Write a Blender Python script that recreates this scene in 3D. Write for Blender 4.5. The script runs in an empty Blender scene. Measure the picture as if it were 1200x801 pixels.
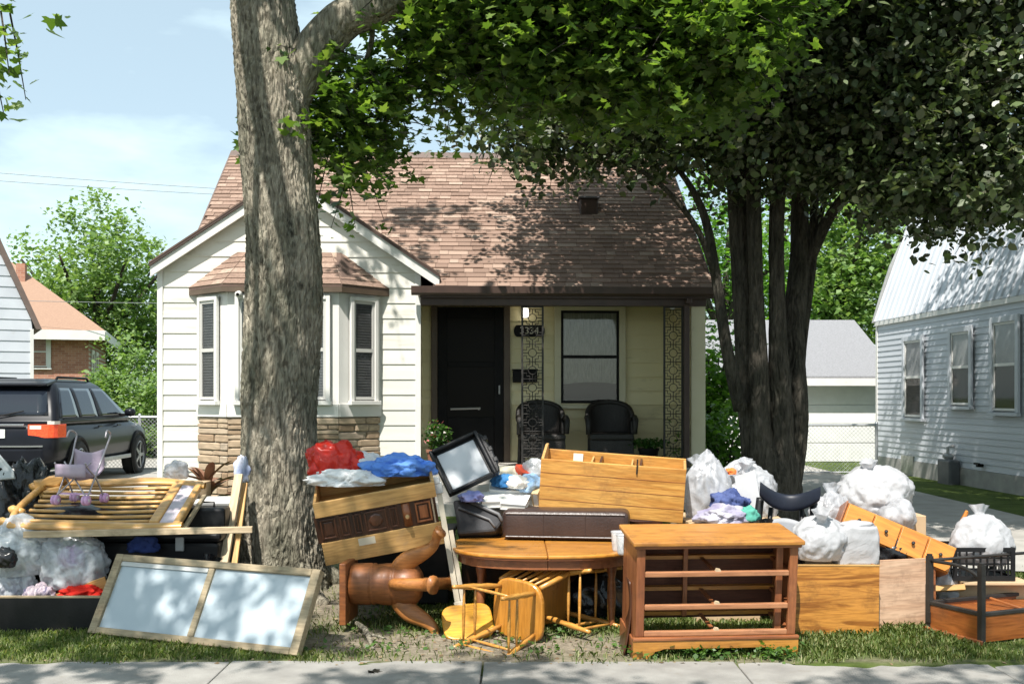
import bpy, bmesh, math, random
import numpy as np
from mathutils import Vector, Matrix, noise as mn

# ---------------------------------------------------------------- camera, sky, sun, exposure
scn = bpy.context.scene
F, CX, HY, CH = 1250.0, 600.0, 465.0, 1.6          # focal length in photo pixels, principal column, horizon row, eye height
cam = bpy.data.cameras.new('camera')
cam_o = bpy.data.objects.new('camera', cam)
scn.collection.objects.link(cam_o)
cam.sensor_width = 36.0
cam.lens = F / 1200.0 * 36.0
cam.shift_y = (HY - 400.5) / 1200.0
cam.clip_end = 2000
cam_o.location = (0, 0, CH)
cam_o.rotation_euler = (math.radians(90), 0, 0)
scn.camera = cam_o

SUN_AZ, SUN_EL = math.radians(20), math.radians(57)   # behind the viewer, to the left
SDIR = Vector((-math.sin(SUN_AZ) * math.cos(SUN_EL), -math.cos(SUN_AZ) * math.cos(SUN_EL), math.sin(SUN_EL)))
world = bpy.data.worlds.new('World')
scn.world = world
world.use_nodes = True
wn, wl = world.node_tree.nodes, world.node_tree.links
wn.clear()
sky = wn.new('ShaderNodeTexSky')
sky.sky_type = 'NISHITA'
sky.sun_disc = False
sky.sun_elevation = SUN_EL
sky.sun_rotation = math.pi + SUN_AZ
sky.air_density = 1.0
sky.dust_density = 1.2
sky.ozone_density = 0.6
bg = wn.new('ShaderNodeBackground')
bg.inputs['Strength'].default_value = 0.09
wout = wn.new('ShaderNodeOutputWorld')
# thin summer cloud: white veils mixed over the sky everywhere
tcn = wn.new('ShaderNodeTexCoord')
mp = wn.new('ShaderNodeMapping'); mp.inputs['Scale'].default_value = (1.0, 1.0, 3.0)
mp.inputs['Location'].default_value = (0.15, 0.4, 0.52)
nz = wn.new('ShaderNodeTexNoise'); nz.inputs['Scale'].default_value = 2.6
nz.inputs['Detail'].default_value = 6; nz.inputs['Roughness'].default_value = 0.55
rp = wn.new('ShaderNodeValToRGB')
rp.color_ramp.elements[0].position = 0.50; rp.color_ramp.elements[0].color = (0.42, 0.42, 0.42, 1)
rp.color_ramp.elements[1].position = 0.64; rp.color_ramp.elements[1].color = (0.9, 0.9, 0.9, 1)
mx = wn.new('ShaderNodeMix'); mx.data_type = 'RGBA'
mx.inputs['B'].default_value = (6.9, 8.7, 9.0, 1)
wl.new(tcn.outputs['Generated'], mp.inputs['Vector']); wl.new(mp.outputs[0], nz.inputs['Vector'])
wl.new(nz.outputs['Fac'], rp.inputs['Fac']); wl.new(rp.outputs['Color'], mx.inputs['Factor'])
wl.new(sky.outputs[0], mx.inputs['A']); wl.new(mx.outputs['Result'], bg.inputs['Color'])
wl.new(bg.outputs[0], wout.inputs['Surface'])

sun = bpy.data.lights.new('sun', 'SUN')
sun.energy = 5.0
sun.angle = math.radians(0.55)
sun.color = (1.0, 0.955, 0.89)
sun_o = bpy.data.objects.new('sun', sun)
scn.collection.objects.link(sun_o)
sun_o.rotation_euler = SDIR.to_track_quat('Z', 'Y').to_euler()
sun_o.location = (-6, -10, 20)

scn.view_settings.view_transform = 'Standard'
scn.view_settings.look = 'None'
scn.view_settings.gamma = 1
scn.view_settings.use_curve_mapping = False
scn.view_settings.exposure = 0.72
scn.render.engine = 'CYCLES'
scn.cycles.max_bounces = 8
scn.cycles.transparent_max_bounces = 12

# ---------------------------------------------------------------- helpers
COL = scn.collection
R = math.radians
rnd = random.Random(11)

def at(px, py, Y):
    return Vector(((px - CX) * Y / F, Y, CH - (py - HY) * Y / F))

def gz(x, y):
    t = min(max((y - 6.5) / 4.5, 0.0), 1.0)
    return 0.004 + 0.165 * t * t * (3 - 2 * t) + (0.02 * mn.noise(Vector((x * 1.3, y * 1.3, 0.3))) if 6.6 < y < 13 else 0.0)

class MB:
    def __init__(s):
        s.v = []; s.f = []
    def add(s, vs, fs, M=None):
        b = len(s.v)
        s.v += [tuple(M @ Vector(p)) if M is not None else tuple(p) for p in vs]
        s.f += [tuple(i + b for i in q) for q in fs]
        return s
    def box(s, c, d, M=None):
        x, y, z = c; a, b, e = d[0] / 2, d[1] / 2, d[2] / 2
        vs = [(x + i * a, y + j * b, z + k * e) for k in (-1, 1) for j in (-1, 1) for i in (-1, 1)]
        return s.add(vs, [(0, 2, 3, 1), (4, 5, 7, 6), (0, 1, 5, 4), (2, 6, 7, 3), (0, 4, 6, 2), (1, 3, 7, 5)], M)
    def bb(s, x0, x1, y0, y1, z0, z1, M=None):
        return s.box(((x0 + x1) / 2, (y0 + y1) / 2, (z0 + z1) / 2), (x1 - x0, y1 - y0, z1 - z0), M)
    def prism(s, poly, a, b, plane='xz', M=None):
        n = len(poly)
        def p(q, t):
            return (q[0], t, q[1]) if plane == 'xz' else ((q[0], q[1], t) if plane == 'xy' else (t, q[0], q[1]))
        vs = [p(q, a) for q in poly] + [p(q, b) for q in poly]
        fs = [tuple(range(n)), tuple(range(2 * n - 1, n - 1, -1))]
        fs += [(i, n + i, n + (i + 1) % n, (i + 1) % n) for i in range(n)]
        return s.add(vs, fs, M)
    def tube(s, pts, r, seg=8, cap=True, flat=1.0):
        pts = [Vector(p) for p in pts]
        n = len(pts)
        rs = r if isinstance(r, (list, tuple)) else [r] * n
        vs = []; fs = []
        t0 = (pts[1] - pts[0]).normalized()
        up = Vector((0, 0, 1)) if abs(t0.z) < 0.9 else Vector((1, 0, 0))
        a = t0.cross(up).normalized()
        for i in range(n):
            t = (pts[min(i + 1, n - 1)] - pts[max(i - 1, 0)])
            if t.length < 1e-9: t = t0.copy()
            t.normalize()
            a = (a - t * a.dot(t)).normalized()
            b = t.cross(a)
            for k in range(seg):
                w = 2 * math.pi * k / seg
                vs.append(tuple(pts[i] + a * (math.cos(w) * rs[i]) + b * (math.sin(w) * rs[i] * flat)))
        for i in range(n - 1):
            for k in range(seg):
                k2 = (k + 1) % seg
                fs.append((i * seg + k, i * seg + k2, (i + 1) * seg + k2, (i + 1) * seg + k))
        if cap:
            fs.append(tuple(range(seg - 1, -1, -1)))
            fs.append(tuple((n - 1) * seg + k for k in range(seg)))
        return s.add(vs, fs)
    def lathe(s, prof, c=(0, 0, 0), seg=16, M=None, cap=True):
        vs = []; fs = []; n = len(prof)
        for r, z in prof:
            for k in range(seg):
                w = 2 * math.pi * k / seg
                vs.append((c[0] + r * math.cos(w), c[1] + r * math.sin(w), c[2] + z))
        for i in range(n - 1):
            for k in range(seg):
                k2 = (k + 1) % seg
                fs.append((i * seg + k, i * seg + k2, (i + 1) * seg + k2, (i + 1) * seg + k))
        if cap:
            fs.append(tuple(range(seg - 1, -1, -1)))
            fs.append(tuple((n - 1) * seg + k for k in range(seg)))
        return s.add(vs, fs, M)
    def grid(s, fn, nu, nv, close_u=False):
        b = len(s.v)
        for j in range(nv + 1):
            for i in range(nu + (0 if close_u else 1)):
                s.v.append(tuple(fn(i / nu, j / nv)))
        w = nu if close_u else nu + 1
        for j in range(nv):
            for i in range(nu):
                i2 = (i + 1) % w if close_u else i + 1
                s.f.append((b + j * w + i, b + j * w + i2, b + (j + 1) * w + i2, b + (j + 1) * w + i))
        return s

def obj(name, mb, m, parent=None, smooth=False, bevel=0.0, seg=2, sub=0, solid=0.0):
    me = bpy.data.meshes.new(name)
    me.from_pydata(mb.v, [], mb.f)
    if smooth:
        me.polygons.foreach_set('use_smooth', [True] * len(me.polygons))
    me.update()
    bm = bmesh.new(); bm.from_mesh(me)
    bmesh.ops.recalc_face_normals(bm, faces=bm.faces)
    bm.to_mesh(me); bm.free()
    me.materials.append(m)
    o = bpy.data.objects.new(name, me)
    COL.objects.link(o)
    if parent is not None: o.parent = parent
    if solid:
        q = o.modifiers.new('solid', 'SOLIDIFY'); q.thickness = solid; q.offset = 0
    if bevel:
        q = o.modifiers.new('bevel', 'BEVEL'); q.width = bevel; q.segments = seg; q.limit_method = 'ANGLE'; q.angle_limit = R(35)
        q.harden_normals = False
    if sub:
        q = o.modifiers.new('sub', 'SUBSURF'); q.levels = sub; q.render_levels = sub
    return o

def inst(src, name, parent=None, loc=None, rot=None, scale=None, mat=None):
    o = bpy.data.objects.new(name, src.data if hasattr(src, 'data') else src)
    COL.objects.link(o)
    if parent is not None: o.parent = parent
    if mat is not None: o.matrix_local = mat
    if loc is not None: o.location = loc
    if rot is not None: o.rotation_euler = rot
    if scale is not None: o.scale = scale
    return o

def tag(o, label=None, cat=None, group=None, kind=None):
    if label: o['label'] = label
    if cat: o['category'] = cat
    if group: o['group'] = group
    if kind: o['kind'] = kind
    return o

def thing(name, label, cat, loc=(0, 0, 0), rot=(0, 0, 0), group=None):
    o = bpy.data.objects.new(name, None)
    o.empty_display_size = 0.1
    COL.objects.link(o)
    o.location = loc; o.rotation_euler = rot
    return tag(o, label, cat, group)

def frame_at(o, origin, xd, zd):
    x = Vector(xd).normalized(); z = Vector(zd)
    z = (z - x * z.dot(x)).normalized(); y = z.cross(x)
    M = Matrix(((x.x, y.x, z.x, origin[0]), (x.y, y.y, z.y, origin[1]), (x.z, y.z, z.z, origin[2]), (0, 0, 0, 1)))
    o.matrix_world = M
    return o

def copy_tree(o, parent=None):
    c = o.copy(); COL.objects.link(c); c.parent = parent
    for ch in list(o.children): copy_tree(ch, c)
    return c

# ---------------------------------------------------------------- materials
MATS = {}
def newmat(name):
    m = bpy.data.materials.new(name); m.use_nodes = True
    n, l = m.node_tree.nodes, m.node_tree.links
    b = n['Principled BSDF']
    return m, n, l, b

def ramp(n, c0, c1, p0=0.3, p1=0.7):
    r = n.new('ShaderNodeValToRGB')
    r.color_ramp.elements[0].position = p0; r.color_ramp.elements[0].color = (*c0, 1)
    r.color_ramp.elements[1].position = p1; r.color_ramp.elements[1].color = (*c1, 1)
    return r

def coords(n, l, scale=(1, 1, 1), rand=True, space='Object'):
    tc = n.new('ShaderNodeTexCoord'); mp = n.new('ShaderNodeMapping')
    mp.inputs['Scale'].default_value = scale
    l.new(tc.outputs[space], mp.inputs['Vector'])
    if rand:
        oi = n.new('ShaderNodeObjectInfo'); ml = n.new('ShaderNodeMath'); ml.operation = 'MULTIPLY'; ml.inputs[1].default_value = 37.0
        l.new(oi.outputs['Random'], ml.inputs[0]); l.new(ml.outputs[0], mp.inputs['Location'])
    return mp.outputs[0]

def mat(name, c0, c1=None, rough=0.5, scale=6.0, bump=0.0, bscale=60.0, metallic=0.0, stretch=(1, 1, 1), rvar=0.0, spec=0.5, coat=0.0, dirt=None):
    if name in MATS: return MATS[name]
    m, n, l, b = newmat(name)
    c1 = c1 or c0
    v = coords(n, l, stretch)
    nz = n.new('ShaderNodeTexNoise'); nz.inputs['Scale'].default_value = scale; nz.inputs['Detail'].default_value = 5
    l.new(v, nz.inputs['Vector'])
    r = ramp(n, c0, c1)
    l.new(nz.outputs['Fac'], r.inputs['Fac'])
    out = r.outputs['Color']
    if rvar:
        oi = n.new('ShaderNodeObjectInfo'); hs = n.new('ShaderNodeHueSaturation'); mr = n.new('ShaderNodeMapRange')
        mr.inputs['To Min'].default_value = 1 - rvar; mr.inputs['To Max'].default_value = 1 + rvar
        l.new(oi.outputs['Random'], mr.inputs['Value']); l.new(mr.outputs[0], hs.inputs['Value']); l.new(out, hs.inputs['Color'])
        out = hs.outputs['Color']
    if dirt:
        n3 = n.new('ShaderNodeTexNoise'); n3.inputs['Scale'].default_value = dirt[1]; n3.inputs['Detail'].default_value = 8; n3.inputs['Roughness'].default_value = 0.7
        l.new(v, n3.inputs['Vector'])
        r3 = ramp(n, (0, 0, 0), (1, 1, 1), dirt[2], dirt[2] + 0.22)
        mxx = n.new('ShaderNodeMix'); mxx.data_type = 'RGBA'; mxx.inputs['B'].default_value = (*dirt[0], 1)
        l.new(n3.outputs['Fac'], r3.inputs['Fac']); l.new(r3.outputs[0], mxx.inputs['Factor']); l.new(out, mxx.inputs['A'])
        out = mxx.outputs['Result']
    l.new(out, b.inputs['Base Color'])
    b.inputs['Roughness'].default_value = rough
    b.inputs['Metallic'].default_value = metallic
    b.inputs['Specular IOR Level'].default_value = spec
    b.inputs['Coat Weight'].default_value = coat
    if bump:
        n2 = n.new('ShaderNodeTexNoise'); n2.inputs['Scale'].default_value = bscale; n2.inputs['Detail'].default_value = 4
        l.new(v, n2.inputs['Vector'])
        bp = n.new('ShaderNodeBump'); bp.inputs['Strength'].default_value = bump; bp.inputs['Distance'].default_value = 0.01
        l.new(n2.outputs['Fac'], bp.inputs['Height']); l.new(bp.outputs[0], b.inputs['Normal'])
    MATS[name] = m
    return m

def wood(name, dark, light, axis='X', rough=0.42, s=1.0, fine=True, coat=0.15, wear=None, con=(0.3, 0.72)):
    if name in MATS: return MATS[name]
    m, n, l, b = newmat(name)
    st = {'X': (1.1 * s, 11 * s, 11 * s), 'Y': (11 * s, 1.1 * s, 11 * s), 'Z': (11 * s, 11 * s, 1.1 * s)}[axis]
    v = coords(n, l, st)
    nz = n.new('ShaderNodeTexNoise'); nz.inputs['Scale'].default_value = 1.0; nz.inputs['Detail'].default_value = 6
    nz.inputs['Roughness'].default_value = 0.6; nz.inputs['Distortion'].default_value = 1.1
    l.new(v, nz.inputs['Vector'])
    r = ramp(n, dark, light, *con); l.new(nz.outputs['Fac'], r.inputs['Fac'])
    n2 = n.new('ShaderNodeTexNoise'); n2.inputs['Scale'].default_value = 7.0; n2.inputs['Detail'].default_value = 3
    l.new(v, n2.inputs['Vector'])
    r2 = ramp(n, (0.72, 0.70, 0.68), (1.06, 1.06, 1.06), 0.35, 0.6); l.new(n2.outputs['Fac'], r2.inputs['Fac'])
    mu = n.new('ShaderNodeMix'); mu.data_type = 'RGBA'; mu.blend_type = 'MULTIPLY'; mu.inputs['Factor'].default_value = 0.8
    l.new(r.outputs[0], mu.inputs['A']); l.new(r2.outputs[0], mu.inputs['B'])
    out = mu.outputs['Result']
    # scuffs and dirt with a shape of their own
    v2 = coords(n, l, (1, 1, 1))
    n3 = n.new('ShaderNodeTexNoise'); n3.inputs['Scale'].default_value = 5.0; n3.inputs['Detail'].default_value = 9; n3.inputs['Roughness'].default_value = 0.72
    l.new(v2, n3.inputs['Vector'])
    r3 = ramp(n, (0, 0, 0), (0.65, 0.65, 0.65), 0.53, 0.70); l.new(n3.outputs['Fac'], r3.inputs['Fac'])
    m3 = n.new('ShaderNodeMix'); m3.data_type = 'RGBA'
    m3.inputs['B'].default_value = (*(wear or tuple(c * 0.45 for c in dark)), 1)
    l.new(r3.outputs[0], m3.inputs['Factor']); l.new(out, m3.inputs['A'])
    l.new(m3.outputs['Result'], b.inputs['Base Color'])
    rr = ramp(n, (rough - 0.1,) * 3, (rough + 0.2,) * 3, 0.3, 0.8); l.new(n3.outputs['Fac'], rr.inputs['Fac'])
    l.new(rr.outputs[0], b.inputs['Roughness'])
    b.inputs['Coat Weight'].default_value = coat; b.inputs['Coat Roughness'].default_value = 0.25
    bp = n.new('ShaderNodeBump'); bp.inputs['Strength'].default_value = 0.18; bp.inputs['Distance'].default_value = 0.004
    l.new(n2.outputs['Fac'], bp.inputs['Height']); l.new(bp.outputs[0], b.inputs['Normal'])
    MATS[name] = m
    return m

def leafmat(name, cols, rough=0.45, trans=0.45, spec=0.5, tcol=None):
    m, n, l, b = newmat(name)
    g = n.new('ShaderNodeNewGeometry')
    r = n.new('ShaderNodeValToRGB')
    els = r.color_ramp.elements
    while len(els) < len(cols): els.new(0.5)
    for i, c in enumerate(cols):
        els[i].position = i / (len(cols) - 1); els[i].color = (*c, 1)
    l.new(g.outputs['Random Per Island'], r.inputs['Fac'])
    l.new(r.outputs[0], b.inputs['Base Color'])
    b.inputs['Roughness'].default_value = rough
    b.inputs['Specular IOR Level'].default_value = spec
    t = n.new('ShaderNodeBsdfTranslucent')
    hs = n.new('ShaderNodeMix'); hs.data_type = 'RGBA'; hs.blend_type = 'MULTIPLY'; hs.inputs['Factor'].default_value = 1
    l.new(r.outputs[0], hs.inputs['A']); hs.inputs['B'].default_value = (*(tcol or (2.2, 2.4, 0.8)), 1)
    l.new(hs.outputs['Result'], t.inputs['Color'])
    ms = n.new('ShaderNodeMixShader'); ms.inputs['Fac'].default_value = trans
    l.new(b.outputs[0], ms.inputs[1]); l.new(t.outputs[0], ms.inputs[2])
    l.new(ms.outputs[0], n['Material Output'].inputs['Surface'])
    MATS[name] = m
    return m

def plastic_bag(name, col, alpha=1.0, rough=0.35, trans=0.35):
    m, n, l, b = newmat(name)
    v = coords(n, l)
    nz = n.new('ShaderNodeTexNoise'); nz.inputs['Scale'].default_value = 6; nz.inputs['Detail'].default_value = 4; nz.inputs['Distortion'].default_value = 2.2
    l.new(v, nz.inputs['Vector'])
    r = ramp(n, tuple(c * 0.9 for c in col), col); l.new(nz.outputs['Fac'], r.inputs['Fac'])
    l.new(r.outputs[0], b.inputs['Base Color'])
    b.inputs['Roughness'].default_value = rough
    # crumple: creased facets at two sizes
    va = n.new('ShaderNodeVectorMath'); va.operation = 'MULTIPLY_ADD'; va.inputs[1].default_value = (.12, .12, .12)
    l.new(nz.outputs['Color'], va.inputs[0]); l.new(v, va.inputs[2])
    v1 = n.new('ShaderNodeTexVoronoi'); v1.inputs['Scale'].default_value = 6; l.new(va.outputs[0], v1.inputs['Vector'])
    v2 = n.new('ShaderNodeTexVoronoi'); v2.inputs['Scale'].default_value = 24; l.new(va.outputs[0], v2.inputs['Vector'])
    ma = n.new('ShaderNodeMath'); ma.operation = 'MULTIPLY_ADD'; ma.inputs[1].default_value = .12
    l.new(v2.outputs['Distance'], ma.inputs[0]); l.new(v1.outputs['Distance'], ma.inputs[2])
    bp = n.new('ShaderNodeBump'); bp.inputs['Strength'].default_value = 0.2; bp.inputs['Distance'].default_value = 0.05
    l.new(ma.outputs[0], bp.inputs['Height']); l.new(bp.outputs[0], b.inputs['Normal'])
    t = n.new('ShaderNodeBsdfTranslucent'); t.inputs['Color'].default_value = (*col, 1)
    l.new(bp.outputs[0], t.inputs['Normal'])
    ms = n.new('ShaderNodeMixShader'); ms.inputs['Fac'].default_value = trans
    l.new(b.outputs[0], ms.inputs[1]); l.new(t.outputs[0], ms.inputs[2])
    out = ms.outputs[0]
    if alpha < 1:
        tr = n.new('ShaderNodeBsdfTransparent'); m2 = n.new('ShaderNodeMixShader')
        rr = ramp(n, (alpha - 0.2,) * 3, (min(alpha + 0.25, 1),) * 3, 0.35, 0.65); l.new(nz.outputs['Fac'], rr.inputs['Fac'])
        l.new(rr.outputs[0], m2.inputs['Fac']); l.new(tr.outputs[0], m2.inputs[1]); l.new(out, m2.inputs[2])
        out = m2.outputs[0]
    l.new(out, n['Material Output'].inputs['Surface'])
    MATS[name] = m
    return m

def glassmat(name, col=(0.02, 0.022, 0.025), rough=0.06):
    if name in MATS: return MATS[name]
    m, n, l, b = newmat(name)
    b.inputs['Base Color'].default_value = (*col, 1)
    b.inputs['Roughness'].default_value = rough
    b.inputs['Specular IOR Level'].default_value = 0.6
    v = coords(n, l)
    nz = n.new('ShaderNodeTexNoise'); nz.inputs['Scale'].default_value = 2.5
    l.new(v, nz.inputs['Vector'])
    bp = n.new('ShaderNodeBump'); bp.inputs['Strength'].default_value = 0.08; bp.inputs['Distance'].default_value = 0.02
    l.new(nz.outputs['Fac'], bp.inputs['Height']); l.new(bp.outputs[0], b.inputs['Normal'])
    MATS[name] = m
    return m

def clearglass(name, amount=0.25, col=(0.9, 0.95, 0.95)):
    m, n, l, b = newmat(name)
    b.inputs['Base Color'].default_value = (*col, 1); b.inputs['Roughness'].default_value = 0.08
    tr = n.new('ShaderNodeBsdfTransparent'); ms = n.new('ShaderNodeMixShader')
    gl = n.new('ShaderNodeBsdfGlossy'); gl.inputs['Roughness'].default_value = 0.04
    ms.inputs['Fac'].default_value = amount
    l.new(tr.outputs[0], ms.inputs[1]); l.new(gl.outputs[0], ms.inputs[2])
    l.new(ms.outputs[0], n['Material Output'].inputs['Surface'])
    MATS[name] = m
    return m

M_white = mat('white_siding', (0.60, 0.58, 0.52), (0.68, 0.66, 0.60), rough=0.5, scale=2.0, rvar=0.05, stretch=(1, 1, 4), dirt=((0.42, 0.39, 0.32), 2.2, 0.56))
M_trim = mat('white_trim', (0.63, 0.615, 0.58), (0.70, 0.685, 0.65), rough=0.45, scale=3, dirt=((0.45, 0.42, 0.36), 6.0, 0.64))
M_cream = mat('cream_trim', (0.58, 0.53, 0.36), (0.64, 0.59, 0.42), rough=0.5, scale=3, dirt=((0.36, 0.31, 0.2), 5.0, 0.62))
M_porch = mat('cream_siding', (0.68, 0.60, 0.36), (0.75, 0.67, 0.42), rough=0.55, scale=2, rvar=0.05, dirt=((0.30, 0.26, 0.14), 4.0, 0.58))
M_brown = mat('brown_metal', (0.05, 0.03, 0.024), (0.075, 0.045, 0.035), rough=0.45)
M_black = mat('black_paint', (0.006, 0.006, 0.006), (0.012, 0.011, 0.011), rough=0.5, spec=.12)
M_iron = mat('black_iron', (0.010, 0.009, 0.009), (0.03, 0.026, 0.022), rough=0.55, bump=0.1)
M_glassd = glassmat('dark_glass')
M_curtain_refl = mat('curtain_reflection', (0.13, 0.14, 0.11), (0.24, 0.25, 0.21), rough=0.8, scale=14, stretch=(6, 6, 0.6), bump=0.3, bscale=12)  # grey-green tone stands in for reflections in the porch window
M_gutter = mat('grey_metal', (0.32, 0.32, 0.31), (0.42, 0.42, 0.41), rough=0.45, metallic=0.2)
# ---------------------------------------------------------------- ground, sidewalk, driveways
def bare(x, y):
    d = ((x + 0.25) / 1.3) ** 2 + ((y - 6.85) / 0.5) ** 2
    d2 = ((x + 1.3) / 0.9) ** 2 + ((y - 8.2) / 1.6) ** 2
    e = max(0.0, 1.25 - d) + max(0.0, 1.0 - d2)
    edge = max(0.0, 1 - abs(y - 6.47) / 0.10) * 0.55
    return min(1.0, max(0.0, e + edge + 0.45 * mn.noise(Vector((x * 2.1, y * 2.1, 4.0)))))

m, n, l, b = newmat('ground_soil')
v = coords(n, l, rand=False)
a1 = n.new('ShaderNodeAttribute'); a1.attribute_name = 'bare'
nz = n.new('ShaderNodeTexNoise'); nz.inputs['Scale'].default_value = 3.0; nz.inputs['Detail'].default_value = 8; nz.inputs['Roughness'].default_value = 0.7
l.new(v, nz.inputs['Vector'])
g = ramp(n, (0.035, 0.055, 0.012), (0.11, 0.15, 0.035), 0.3, 0.7); l.new(nz.outputs['Fac'], g.inputs['Fac'])
n2 = n.new('ShaderNodeTexNoise'); n2.inputs['Scale'].default_value = 22; n2.inputs['Detail'].default_value = 8; n2.inputs['Roughness'].default_value = 0.75
l.new(v, n2.inputs['Vector'])
d = ramp(n, (0.10, 0.085, 0.06), (0.34, 0.29, 0.22), 0.3, 0.68); l.new(n2.outputs['Fac'], d.inputs['Fac'])
mxg = n.new('ShaderNodeMix'); mxg.data_type = 'RGBA'
l.new(a1.outputs['Fac'], mxg.inputs['Factor']); l.new(g.outputs[0], mxg.inputs['A']); l.new(d.outputs[0], mxg.inputs['B'])
l.new(mxg.outputs['Result'], b.inputs['Base Color']); b.inputs['Roughness'].default_value = 0.95
b.inputs['Specular IOR Level'].default_value = 0.1
bp = n.new('ShaderNodeBump'); bp.inputs['Strength'].default_value = 0.7; bp.inputs['Distance'].default_value = 0.03
l.new(n2.outputs['Fac'], bp.inputs['Height']); l.new(bp.outputs[0], b.inputs['Normal'])
M_ground = m

def steps(segs):
    out = [segs[0][0]]
    for a, b_, k in segs:
        out += [a + (b_ - a) * (i + 1) / k for i in range(k)]
    return out
gx = steps([(-600, -60, 6), (-60, -12, 8), (-12, -5, 14), (-5, 6, 110), (6, 12, 12), (12, 60, 8), (60, 600, 6)])
gy = steps([(-60, 2, 4), (2, 6.2, 4), (6.2, 6.46, 7), (6.46, 9.5, 40), (9.5, 14, 18), (14, 60, 10), (60, 900, 8)])
mb = MB()
for y in gy:
    for x in gx:
        z = gz(x, y) if y > 6.45 else (-0.05 if y < 6.25 or not -8 < x < 9 else .006 - (6.46 - y) * .11 + .02 * mn.noise(Vector((x * 2.3, y * 4, 1))) + .012 * mn.noise(Vector((x * 7, y * 9, 1))))
        mb.v.append((x, y, z))
W = len(gx)
mb.f = [(j * W + i, j * W + i + 1, (j + 1) * W + i + 1, (j + 1) * W + i) for j in range(len(gy) - 1) for i in range(W - 1)]
ground = tag(obj('ground', mb, M_ground, smooth=True), kind='structure')
at_b = ground.data.attributes.new('bare', 'FLOAT', 'POINT')
at_b.data.foreach_set('value', [bare(p[0], p[1]) if -6 < p[0] < 7 and 6 < p[1] < 11 else 0.0 for p in mb.v])

M_conc = mat('concrete', (0.215, 0.205, 0.19), (0.31, 0.298, 0.275), rough=0.9, scale=5, bump=0.5, bscale=120, rvar=0.05, dirt=((0.22, 0.20, 0.17), 9.0, 0.58), spec=0.2)
M_drive = mat('old_concrete', (0.27, 0.255, 0.23), (0.40, 0.38, 0.345), rough=0.92, scale=2, bump=0.4, bscale=80, dirt=((0.15, 0.14, 0.12), 2.0, 0.56), spec=0.2)
M_asph = mat('asphalt', (0.045, 0.045, 0.045), (0.065, 0.065, 0.063), rough=0.9, scale=12, bump=0.4, bscale=150)

sw = tag(obj('sidewalk', MB().bb(-30, 30, 4.9, 6.44, -0.12, -0.035), M_conc), kind='structure')
slab_src = obj('slab', MB().bb(0.006, 1.514, 4.9, 6.445, -0.034, 0.0), M_conc, sw, bevel=0.008)
slab_src.location = (1.345, 0, 0)
for k in range(-7, 7):
    if k == 0: continue
    c = slab_src.copy(); COL.objects.link(c); c.parent = sw
    c.location = (1.345 + 1.52 * k, 0, rnd.uniform(-0.006, 0.004)); c.rotation_euler = (R(rnd.uniform(-.15, .15)), R(rnd.uniform(-.12, .12)), 0)
tag(obj('road', MB().bb(-200, 200, -40, 2.6, -0.16, -0.045), M_asph), kind='structure')
tag(obj('kerb', MB().bb(-200, 200, 2.6, 2.76, -0.16, 0.06), M_conc, bevel=0.02), kind='structure')

def sheet(name, x0, x1, y0, y1, dz, m):
    mb = MB(); nx, ny = 14, 40
    mb.grid(lambda u, v_: (x0 + (x1 - x0) * u, y0 + (y1 - y0) * v_, gz(x0 + (x1 - x0) * u, y0 + (y1 - y0) * v_) + dz), nx, ny)
    return tag(obj(name, mb, m, smooth=True), kind='structure')
sheet('driveway', 3.1, 6.0, 9.0, 26.0, 0.035, M_drive)
sheet('driveway', -8.9, -5.0, 9.5, 30.0, 0.035, M_drive)

# ---------------------------------------------------------------- the house
HO = Vector((-4.417, 13.4, 0)); HA = R(2.5)
HC, HS = math.cos(HA), math.sin(HA)
def hu(px, v):
    k = (px - CX) / F
    return (k * (HO.y + v * HC) - HO.x + v * HS) / (HC - k * HS)
def hz(px, py, v):
    u = hu(px, v)
    return CH - (py - HY) * (HO.y + u * HS + v * HC) / F

house = thing('house', 'small white bungalow with reddish shingle roof, bay window and shaded recessed porch', 'house', HO, (0, 0, HA))
WU = hu(490, 0); PK_U = WU / 2; EZ = 3.26; PZ = 4.34; SL = (PZ - EZ) / PK_U
PV = 1.15; UR = hu(825, 0); FZ = 0.70          # porch wall depth, right wall, porch floor
BASE = 0.10
PITCH = 0.193

def lap_verts(a0, b0, a1, b1, z0, z1, v0):
    return [(a0, v0 - .016, z0), (b0, v0 - .016, z0), (b0, v0 + .02, z0), (a0, v0 + .02, z0),
            (a1, v0 - .003, z1), (b1, v0 - .003, z1), (b1, v0 + .02, z1), (a1, v0 + .02, z1)]
HEX = [(0, 3, 2, 1), (4, 5, 6, 7), (0, 1, 5, 4), (1, 2, 6, 5), (2, 3, 7, 6), (3, 0, 4, 7)]

def unit_lap(m, z1=PITCH + .006, proud=0.0):
    vs = [(x, y - (proud if (y < 0 and z_ < .01) else 0), z_) for x, y, z_ in lap_verts(0, 1, 0, 1, 0, z1, 0)]
    return obj('siding_board', MB().add(vs, HEX), m)

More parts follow.
